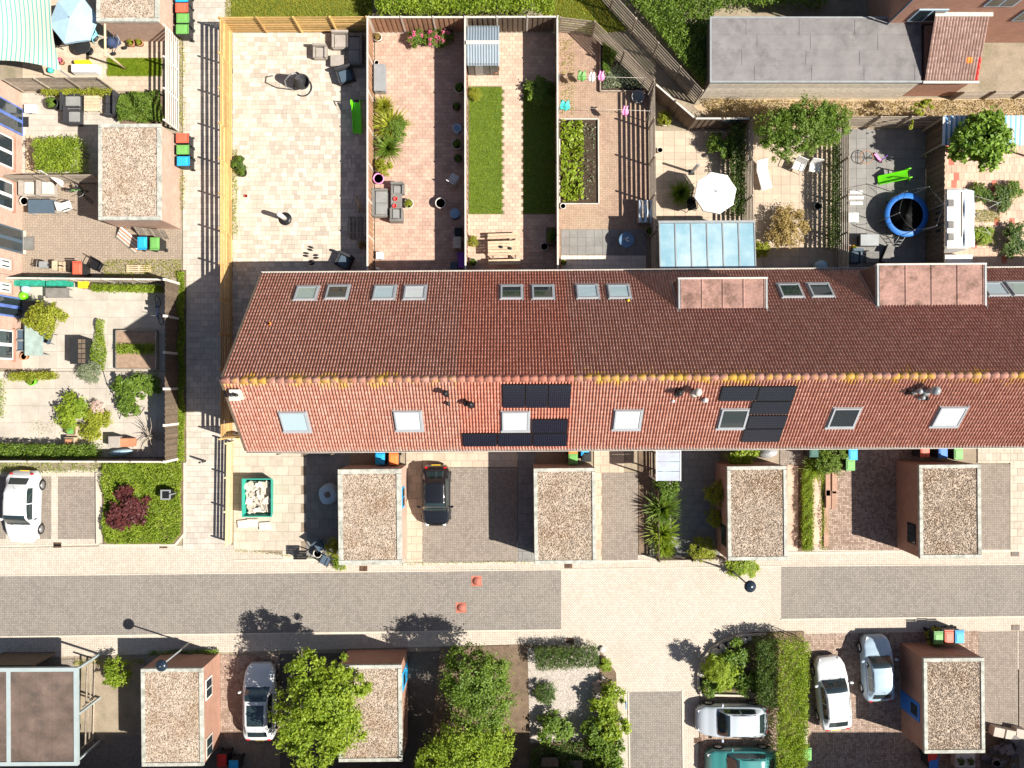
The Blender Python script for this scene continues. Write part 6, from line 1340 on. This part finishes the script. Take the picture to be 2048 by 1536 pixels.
p = G(100, 140, .2); t = thing('turquoise_toy', 'small turquoise watering can by the sun sail corner', 'watering can', (p.x, p.y, .03)); b = MB(); b.lathe([(.13, 0), (.15, .2), (.08, .25)], 14); obj('body', b, m_teal, t); b = MB(); b.tube([(.12, 0, .08), (.32, 0, .26)], .025, 6); obj('spout', b, m_teal, t)
for u, v, lb in ((262, 86, 'brown pot under the pink shed wall'), (279, 85, 'pot with yellow plant under the pink shed wall'), (120, 122, 'pot with pink flowers behind the white bench')): pot(u, v, 7, .28, m_terra, lb, L_pink if v > 100 else L_yellow)
armchair(143, 206, 1.0, 1.0, m_char, 'dark grey garden sofa facing the wooden crate table', math.pi / 2, cush=m_cush, name='garden_sofa', cat='sofa'); armchair(146, 231, 1.0, .8, m_char, 'second dark grey garden sofa below the first', math.pi / 2, cush=m_cush, name='garden_sofa', cat='sofa'); table(184, 207, .85, .85, .38, m_woodb, 'square wooden crate table before the dark sofas', planks=5); armchair(222, 208, 1.3, .7, m_char, 'dark slatted bench opposite the dark sofas', -math.pi / 2, name='garden_sofa', cat='sofa')
p = G(100, 210, .5); pot(104, 206, 12, .5, m_dark, 'dark square pot with green plant by the pink wall', L_green); box_thing('parcel_box', 60, 217, .6, .45, .3, m_white, 'white patterned box at the pink house wall', 'box'); box_thing('door_mat', 50, 244, .4, .55, .05, m_dark, 'dark mat before the blue-framed door', 'mat', lidh=.02)
for k in range(7): b = MB(); b.box(0, 0, 0, .07, 2.1, .07); p = G(52 + k * 3.2, 345, .1); tag(obj('timber', b, m_woodb, None, (p.x, p.y, .03 + .02 * (k % 2)), .02 * k), 'loose timber length leaning beside the clipped shrub block', 'timber', 'loose timbers by the clipped shrub')
for k, u in enumerate((58, 93)):
    armchair(u, 376, .95, .85, m_lgrey, ['pale cushioned garden chair nearest the pink house wall', 'pale cushioned garden chair next to the white cloth'][k], math.pi / 2, cush=m_offwhite)
table(83, 413, 1.45, .75, .7, m_slate, 'slate-topped rectangular table in the brown yard', legm=m_zinc); p = G(133, 412, .5); t = chair(133, 412, m_white, 'white round-seated chair in the brown yard', 1.9, m_black); pot(48, 402, 9, .45, m_offwhite, 'white round pot at the corner of the slate table')
p = G(104, 360, 1.5); b = MB(); b.grid(lambda x, y: (x * .9 - .2 * y, -.8 * x * (1 - y * .6), -.5 * x + .06 * math.sin(8 * y) - .4 * y * x), 8, 6); o = obj('white_cloth', b, m_whitecloth, None, G(88, 343, 1.45) + Vector((0, .0, .25))); tag(o, 'white cloth draped off the slat fence top', 'cloth'); o.modifiers.new('t', 'SOLIDIFY').thickness = .01
p = G(148, 380, .5); t = thing('bicycle', 'child bicycle with green basket at the slat fence', 'bicycle', (p.x, p.y, .03), 0)
def bike(t, m_, L=1.0, r=.3):
    for x in (-L / 2, L / 2):
        w_ = thing_part('wheel', t, (x, 0, r)); b = MB(); b.T = Matrix.Rotation(math.pi / 2, 4, 'X'); b.tube([(r * math.cos(k * .35), r * math.sin(k * .35), 0) for k in range(19)], .02, 6); obj('tyre', b, m_tyre, w_)
        b = MB(); b.T = Matrix.Rotation(math.pi / 2, 4, 'X')
        for k in range(6): b.tube([(0, 0, 0), (r * math.cos(k * 1.05), r * math.sin(k * 1.05), 0)], .004, 3)
        obj('spokes', b, m_zinc, w_)
    b = MB(); b.tube([(-L / 2, 0, r), (-.1, 0, r), (L * .38, 0, r * 2.1)], .018, 6); b.tube([(-L / 2, 0, r), (-.2, 0, r * 2.1), (L * .38, 0, r * 2.1)], .018, 6); b.tube([(-.1, 0, r), (-.2, 0, r * 2.5)], .018, 6); b.tube([(L / 2, 0, r), (L * .36, 0, r * 2.7)], .018, 6); obj('frame', b, m_, t)
    b = MB(); b.cbox(-.22, 0, r * 2.5, .24, .12, .05); obj('saddle', b, m_dark, t); b = MB(); b.tube([(L * .3, -.26, r * 2.85), (L * .36, 0, r * 2.7), (L * .3, .26, r * 2.85)], .015, 6); obj('handlebar', b, m_zinc, t)
bike(t, m_bingreen, .8, .24); p = G(165, 385, .4); t = thing('bicycle', 'dark bicycle in the shed shadow', 'bicycle', (p.x, p.y, .03), -.9); bike(t, m_black, .9, .28); p = G(316, 620, .5); t = thing('bicycle', 'blue bicycle leaning along the dark fence on slabs', 'bicycle', (p.x, p.y, .03), -1.4); bike(t, m_blue, 1.0, .32)
p = G(92, 531, .5); t = thing('moped', 'old moped with grey box parked along the white-capped fence', 'moped', (p.x, p.y, .03), math.pi); bike(t, m_dark, 1.1, .26); b = MB(); b.cbox(0, 0, .55, .42, .36, .3); obj('top_box', b, m_zinc, t, bev=.04); b = MB(); b.cbox(.1, 0, .2, .4, .22, .3); obj('engine', b, m_black, t, bev=.04); b = MB(); b.cbox(-.5, 0, .5, .3, .5, .03); obj('carrier', b, m_woodb, t)
pallet(128, 533, .62, .55, 'small wooden rack between moped and red bin', m_woodb); chair(192, 531, m_black, 'black garden chair next to the red bin', -.5, w_=.65); pallet(277, 537, 1.35, .42, 'old wooden pallet along the white-capped fence', m_woodb, n=4); box_thing('floor_hatch', 58, 487, .55, .72, .05, m_grey, 'grey hatch plate by the dark door', 'hatch', lidh=.02)
p = G(255, 480, .3); t = thing('board_stack', 'heap of stacked boards and cloth against the shed wall', 'boards', (p.x, p.y, .03), -.7)
for k in range(8): b = MB(); b.box(-.7, -.35 + .09 * k, .02 + .05 * k, .7, -.27 + .09 * k, .06 + .05 * k); obj('board', b, [m_woodw, m_offwhite, m_terra, m_whitecloth][k % 4], t)
p = G(305, 462, .4); t = thing('slatted_gate', 'dark slatted gate panel leaning on the shed wall', 'gate', (p.x, p.y, .03), -.12)
for k in range(12): b = MB(); b.box(-.85 + .145 * k, -.3, .02, -.74 + .145 * k, .05, .07); b.v = [(x, y, z + (y + .3) * 2.3) for x, y, z in b.v]; obj('slat', b, m_woodw, t)
for k, (u, w_) in enumerate(((56, 2.0), (112, 1.2))): box_thing('storage_chest', u, 562, w_, .5, .75, mat('green_chest', (.02, .25, .17), .5, var=.3, scale=6), ['long green storage chest along the white-capped fence', 'shorter green storage chest beside the long one'][k], 'storage chest')
for u, v, m_, lb in ((52, 578, m_skyblue, 'large pale blue ball by the green chest'), (48, 592, m_lime, 'lime green ball by the blue-framed door')): b = MB(); b.lathe([(.24 * math.sin(k * .314), .24 - .24 * math.cos(k * .314)) for k in range(11)], 16); p = G(u, v, .24); tag(obj('ball', b, m_, None, (p.x, p.y, .03)), lb, 'ball')
box_thing('yellow_crate', 167, 569, .6, .4, .4, m_woodb, 'yellow-topped wooden crate beside the green chests', 'crate', lid=m_yellow); table(115, 586, 1.3, .55, .45, m_grey, 'low grey slab table below the green chests')
box_thing('grill_box', 57, 616, .6, .75, .6, m_dark, 'black grill box beside the blue-framed door', 'grill')
table(68, 681, 1.0, 1.65, .74, mat('frosted_top', (.26, .33, .3), .3), 'rectangular frosted glass garden table', legm=m_zinc)
for u, v, r_, lb in ((40, 670, math.pi / 2, 'grey sling chair at the upper west side of the glass table'), (40, 692, math.pi / 2, 'grey sling chair at the lower west side of the glass table'), (94, 676, -math.pi / 2 - .3, 'grey sling chair at the east side of the glass table')): chair(u, v, m_slate, lb, r_, m_zinc, .55)
pot(47, 713, 7, .35, m_terra, 'terracotta pot at the foot of the glass table'); t = box_thing('planter_bench', 156, 702, .85, 1.4, .75, m_dark, 'dark planter bench with square compartments', 'planter'); 
for k in range(5):
    for j in range(2): b = MB(); b.cbox(.12 + .21 * j, -.55 + .27 * k, .75, .17, .22, .03); obj('compartment', b, m_woodd, t)
b = MB(); hp = [(205, 735), (215, 770), (232, 795), (245, 818), (240, 838), (236, 825), (260, 832), (280, 830), (290, 815), (278, 812), (262, 828)]; b.tube([G(u, v) + Vector((0, 0, .045)) for u, v in hp], .018, 6); tag(obj('garden_hose', b, m_black), 'black garden hose coiled on the concrete slabs', 'hose')
for k, (u, v, lb) in enumerate(((142, 862, 'upper wooden planter with a green pot on the slab yard'), (138, 884, 'lower wooden planter by the leafy hedge'))):
    t = box_thing('wooden_planter', u, v, .58, .5, .55, m_woodb, lb, 'planter', lid=m_soil, over=-.08); b = MB(); b.cbox(0, 0, .5, .3, .3, .12); obj('insert', b, m_bingreen if not k else m_terra, t)
box_thing('garden_cabinet', 228, 884, .6, .6, .7, m_lgrey, 'pale grey cabinet at the fence corner', 'cabinet'); box_thing('garden_cabinet', 252, 885, .65, .45, .6, m_terra, 'reddish cabinet at the fence corner', 'cabinet'); p = G(240, 905, .4); b = MB(); b.lathe([(.0, 0), (.3, .08), (.36, .3), (.2, .45), (0, .5)], 16, (0, 0, 0), 1.9, .55); tag(obj('covered_kayak', b, m_skyblue, None, (p.x, p.y, .03), .1), 'pale rounded plastic cover lying by the fence corner', 'cover')
p = G(300, 872, .3); t = thing('branch_pile', 'pile of bare cut branches against the dark fence', 'branches', (p.x, p.y, .03)); rr = random.Random(5)
for k in range(26): b = MB(); a = rr.uniform(0, 6.28); l = rr.uniform(.5, 1.2); z = rr.uniform(.02, .45); b.tube([(-.2 * math.cos(a), -.2 * math.sin(a), z), (l * .5 * math.cos(a), l * .5 * math.sin(a), z + .12), (l * math.cos(a + .2), l * math.sin(a + .2), z + .2)], [.025, .018, .008], 5); obj('branch', b, m_woodw, t)
pot(62, 762, 9, .4, m_lime, 'lime pot by the flowering strip', L_bright)
# ---------------------------------------------------------------- street furniture
def lamp_post(u, v, label):
    p = G(u, v); t = thing('street_lamp', label, 'street lamp', (p.x, p.y, 0), 0, 'street lamps')
    b = MB(); b.lathe([(.07, 0), (.07, .9), (.045, .95), (.04, 3.45)], 12); obj('post', b, m_zinc, t)
    b = MB(); b.lathe([(.05, 3.35), (.11, 3.38), (.13, 3.5), (.05, 3.52)], 14); obj('lantern', b, m_offwhite, t)
    b = MB(); b.lathe([(.30, 3.50), (.31, 3.53), (.2, 3.62), (.06, 3.67), (.0, 3.68)], 24); obj('lamp_hood', b, mat('lamp_blue_black', (.015, .025, .04), .25), t); b = MB(); b.lathe([(.03, 3.67), (.03, 3.71), (0, 3.72)], 10); obj('finial', b, m_zinc, t)
lamp_post(377.5, 1287, 'street lamp leaning over the orange brick shed roof'); lamp_post(1463, 1141, 'street lamp at the pavement edge of the pale crossing')
for u, v, lb in ((953, 1162, 'red manhole cover on the road nearer the terrace'), (922, 1215, 'red manhole cover on the road nearer the trees')):
    p = G(u, v); t = thing('manhole_cover', lb, 'manhole', (p.x, p.y, .0), .02, 'red manhole covers'); b = MB(); b.cbox(0, 0, 0, .58, .58, .012); obj('cover_frame', b, mat('brick_red_frame', (.38, .13, .085), .8), t); b = MB(); b.lathe([(.23, .012), (.23, .02), (.0, .022)], 24); obj('lid', b, mat('rusty_lid', (.3, .1, .07), .7), t)
m_rust = mat('rusty_iron', (.16, .09, .05), .7, var=.3, fine=60)
for u, v, lb in ((115, 1090, 'rusty drain grate below the white car bay'), (327, 1091, 'rusty drain grate below the green verge'), (727, 1137, 'rusty drain grate before the cement-edged shed'), (1137, 1131, 'dark drain grate before the pale gravel shed'), (1140, 1281, 'drain grate by the clipped dark hedge'), (2030, 1107, 'grey drain grate at the east pavement'), (2031, 1255, 'grey drain grate across the road from the other east one'), (1396, 1481, 'drain grate beside the silver car bay')):
    p = G(u, v); t = thing('drain_grate', lb, 'drain', (p.x, p.y, .0), .0); b = MB(); b.cbox(0, 0, 0, .44, .3, .02); obj('grate_frame', b, m_rust, t)
    for k in range(5): b = MB(); b.cbox(-.15 + .075 * k, 0, .02, .035, .24, .008); obj('bar', b, m_black, t)
p = G(345, 985); t = thing('litter_bin', 'black litter bin on a post in the green verge', 'litter bin', (p.x, p.y, .03)); b = MB(); b.cbox(0, 0, .25, .5, .5, .6, -.05, -.05); obj('bin_body', b, m_black, t, bev=.04); b = MB(); b.box(-.27, -.27, .85, .27, -.2, .9); b.box(-.27, .2, .85, .27, .27, .9); b.box(-.27, -.199, .85, -.2, .199, .9); b.box(.2, -.199, .85, .27, .199, .9); obj('rim', b, m_zinc, t); b = MB(); b.cyl((.33, .02, 0), .04, 1.0, 8); obj('post', b, m_zinc, t)
p = G(411, 922); t = thing('bollard', 'slim dark bollard with shadow in the alley', 'bollard', (p.x, p.y, .02)); b = MB(); b.lathe([(.06, 0), (.06, .85), (.04, .92), (.0, .93)], 12); obj('shaft', b, m_dark, t); b = MB(); b.lathe([(.063, .7), (.063, .78)], 12); obj('reflective_band', b, m_white, t)
p = G(1256, 1396); t = thing('street_sign', 'small blue sign plate by the side road shrubs', 'sign', (p.x - .25, p.y, .0)); b = MB(); b.cyl((0, 0, 0), .025, 1.1, 8); obj('post', b, m_zinc, t); b = MB(); b.cbox(0, 0, .85, .03, .4, .25); obj('sign_plate', b, m_binblue, t)
# stone filled skip
p = G(515, 995, .7); t = thing('builders_skip', 'open green skip filled with broken pale paving slabs', 'skip', (p.x, p.y, .03)); w2, d2 = .82, 1.05; m_skip = colmat('skip_green', (.03, .3, .22), .6)
for q in ((-1, 0), (1, 0), (0, -1), (0, 1)):
    b = MB(); x, y = q
    if x: b.add([(x * w2 * .82, -d2 * .85, 0), (x * w2 * .82, d2 * .85, 0), (x * w2, d2, .8), (x * w2, -d2, .8), (x * (w2 * .82 - .04), -d2 * .85, 0), (x * (w2 * .82 - .04), d2 * .85, 0), (x * (w2 - .05), d2 - .05, .8), (x * (w2 - .05), -d2 + .05, .8)], [(0, 1, 2, 3), (4, 5, 6, 7), (3, 2, 6, 7), (0, 3, 7, 4), (1, 2, 6, 5)])
    else: b.add([(-w2 * .82, y * d2 * .85, 0), (w2 * .82, y * d2 * .85, 0), (w2, y * d2, .8), (-w2, y * d2, .8), (-w2 * .8, y * (d2 * .85 - .04), 0), (w2 * .8, y * (d2 * .85 - .04), 0), (w2 - .05, y * (d2 - .05), .8), (-w2 + .05, y * (d2 - .05), .8)], [(0, 1, 2, 3), (4, 5, 6, 7), (3, 2, 6, 7), (0, 3, 7, 4), (1, 2, 6, 5)])
    obj('side_wall', b, m_skip, t)
b = MB(); b.cbox(0, 0, 0, w2 * 1.6, d2 * 1.6, .03); obj('floor_plate', b, m_skip, t)
rub = thing('rubble', 'broken pale paving pieces heaped in the green skip', 'rubble', (p.x, p.y, .06)); rr = random.Random(9); m_rub = mat('broken_slab', (.5, .43, .35), .85, var=.1, rnd=.18); b = MB(); b.box(-.64, -.85, 0, .64, .85, .35); obj('rubble_core', b, m_rub, rub)
for k in range(55):
    s = rr.uniform(.13, .32); n = rr.randint(4, 6); b = MB(); b.prism([(s * rr.uniform(.7, 1) * math.cos(2 * math.pi * i / n), s * rr.uniform(.7, 1) * math.sin(2 * math.pi * i / n)) for i in range(n)], 0, .06); obj('broken_piece', b, m_rub, rub, (rr.uniform(-.58, .58), rr.uniform(-.82, .82), .34 + rr.uniform(0, .2)), (rr.uniform(-.5, .5), rr.uniform(-.5, .5), rr.uniform(0, 6)))
for k, (u, v) in enumerate(((505, 1046), (530, 1052), (487, 1048))): b = MB(); b.cbox(0, 0, 0, .62, .42, .12); p = G(u, v, .1); tag(obj('loose_slab', b, m_white_slab, None, (p.x, p.y, .03 + .002 * k), .05 * k, bev=.01), 'loose pale slab stacked on the ground below the green skip', 'slab', 'loose slabs below the skip')
p = G(654, 990, .9); t = thing('closed_parasol', 'pale blue covered round garden table in the shed shade', 'covered table', (p.x, p.y, .03)); b = MB(); b.lathe([(.56, 0), (.54, .3), (.5, .7), (.46, .78), (.16, .8)], 12, (0, 0, 0), 1, 1.08); b.v = [(x + .03 * math.sin(9 * y + 4 * z), y + .03 * math.sin(8 * x), z) for x, y, z in b.v]; obj('cover', b, m_skyblue, t); b = MB(); b.lathe([(.17, .79), (.16, .86), (0, .87)], 18); obj('weight', b, m_grey, t)
table(600, 1110, .72, .5, .6, m_black, 'black metal garden bench near the pavement', planks=4); chair(640, 1093, m_slate, 'dark chair heaped beside the yellow-green shrub', .6, m_black); pot(635, 1107, 9, .35, m_offwhite, 'white round pot between the dark chairs'); chair(650, 1122, m_slate, 'dark folded chair nearest the pavement kerb', -.5, m_black)
# front yard lean-to, red awning, planks, odds
zc = 2.3; a, c = G(1313, 962, zc), G(1361, 885, zc); t = thing('plastic_lean_to', 'narrow lean-to with milky pink-blue plastic roof', 'lean-to', (a.x, a.y, 0)); w_, d_ = c.x - a.x, c.y - a.y; m_milk = mat('milky_sheet', (.36, .28, .33), .3, c2=(.33, .42, .48), var=.1, scale=1.2)
for k in range(4): b = MB(); b.box(.03, d_ * k / 4 + .012, zc - .04, w_ - .03, d_ * (k + 1) / 4 - .012, zc); obj('roof_sheet', b, m_milk, t)
for x in (0, w_): b = MB(); b.box(x - .03, 0, zc - .09, x + .03, d_, zc + .02); obj('rafter', b, m_white, t)
for x in (0, w_): b = MB(); b.cbox(x, .05, 0, .07, .07, zc - .09); obj('post', b, m_white, t)
a = G(1365, 893, 2.6); b = MB(); b.box(0, -.02, 2.5, 1.45, .8, 2.56); b.v = [(x, y, z + .3 * y) for x, y, z in b.v]; t = thing('red_awning', 'red cloth awning just below the front gutter', 'awning', (a.x, a.y - .05, 0)); obj('awning_cloth', b, colmat('awning_red', (.55, .07, .08), .8), t); b = MB(); b.box(0, -.05, 2.48, 1.45, -.02, 2.54); obj('front_rail', b, m_white, t)
for k, (u, v, l) in enumerate(((1655, 968, 1.3), (1668, 965, 1.2), (1656, 998, 1.0), (1667, 1000, 1.0), (1653, 1050, 2.4))): b = MB(); b.cbox(0, 0, 0, .27, l, .2 if k < 4 else .08); p = G(u, v, .15); tag(obj('wood_beam', b, mat('beam_wood', (.33, .2, .14), .85, var=.15, rnd=.1), None, (p.x, p.y, .03), bev=.008), 'brown timber beam laid beside the red brick drive', 'beam', 'brown beams by the drive')
p = G(1536, 905, .6); t = thing('covered_scooter', 'grey covered object under the front gutter by the stained shed', 'covered bike', (p.x, p.y, .03)); b = MB(); b.lathe([(.5, 0), (.45, .4), (.25, .75), (0, .85)], 12, (0, 0, 0), 1.3, .7); obj('cover', b, mat('grey_cover', (.33, .33, .33), .7, var=.2, scale=7), t)
p = G(1748, 893); 
# boulders
rr = random.Random(3); m_rock = mat('pale_rock', (.5, .46, .4), .9, var=.15, scale=5, rnd=.1)
for k, (u, v, s) in enumerate(((1433, 1308, 12), (1412, 1333, 9), (1446, 1296, 9), (1473, 1286, 8), (1487, 1281, 9), (1405, 1350, 8), (1460, 1290, 6), (1205, 1300, 6), (1206, 1357, 6), (1232, 1380, 6), (1198, 1445, 5), (1500, 1278, 6))):
    b = MB(); R_ = mm(s); b.lathe([(R_ * math.sin(i * .524) * rr.uniform(.85, 1.1), R_ * .7 * (1 - math.cos(i * .524)) * .75) for i in range(7)], 9, (0, 0, 0), 1, rr.uniform(.7, 1)); b.v = [(x * (1 + .12 * math.sin(5 * y + k)), y * (1 + .12 * math.sin(6 * x + k)), z) for x, y, z in b.v]; b.sm = [False] * len(b.sm)
    p = G(u, v, .2); tag(obj('boulder', b, m_rock, None, (p.x, p.y, .03), rr.uniform(0, 6)), 'pale boulder edging the kerbed shrub bed' if k < 7 or k == 11 else 'pale rock at the border of the gravel garden', 'rock', 'boulders in the kerbed bed' if k < 7 or k == 11 else 'rocks round the gravel garden')
# stone stack and planters at the south edge
for k in range(22):
    b = MB(); b.cbox(0, 0, 0, rr.uniform(.35, .55), rr.uniform(.28, .4), .12); p = G(rr.uniform(1975, 2045), rr.uniform(1475, 1535), .3); tag(obj('stacked_block', b, mat('stack_grey', (.13, .12, .115), .9, var=.15, rnd=.3), None, (p.x, p.y, .03 + .13 * (k % 4)), rr.uniform(-.6, .6), bev=.01), 'dark concrete block in the heap beside the shed', 'block', 'heap of dark blocks')
for k, (u, v) in enumerate(((1998, 1465), (2022, 1470), (2042, 1468))): b = MB(); b.cbox(0, 0, 0, .6, .5, .5); p = G(u, v, .5); tag(obj('concrete_block', b, m_slab4, None, (p.x, p.y, .03), -.2, bev=.015), 'pale concrete block on the edge of the dark heap', 'block', 'pale blocks by the heap')
b = MB(); b.cbox(0, 0, 0, .9, .8, 1.0); t = thing('white_planter', 'white stone planter with two dark plants below the blue-door shed', 'planter', tuple(G(1932, 1523, .6)[:2]) + (.03,)); b = MB(); b.cbox(0, 0, 0, 1.1, .75, .5); obj('trough', b, m_offwhite, t, bev=.02)
for s in (-1, 1): f = obj('foliage', SHR[0], None, t, (s * .27, 0, .42)); setmat(f, L_dark); f.scale = (.2, .2, .2)
for k, (u, v, w_) in enumerate(((1100, 1524, 34), (1150, 1530, 30))): box_thing('garden_bench', u, v, mm(w_), .5, .45, m_dark, ['dark bench in the shade behind the gravel garden', 'second dark bench in the shade behind the gravel garden'][k], 'bench', lid=m_woodd)
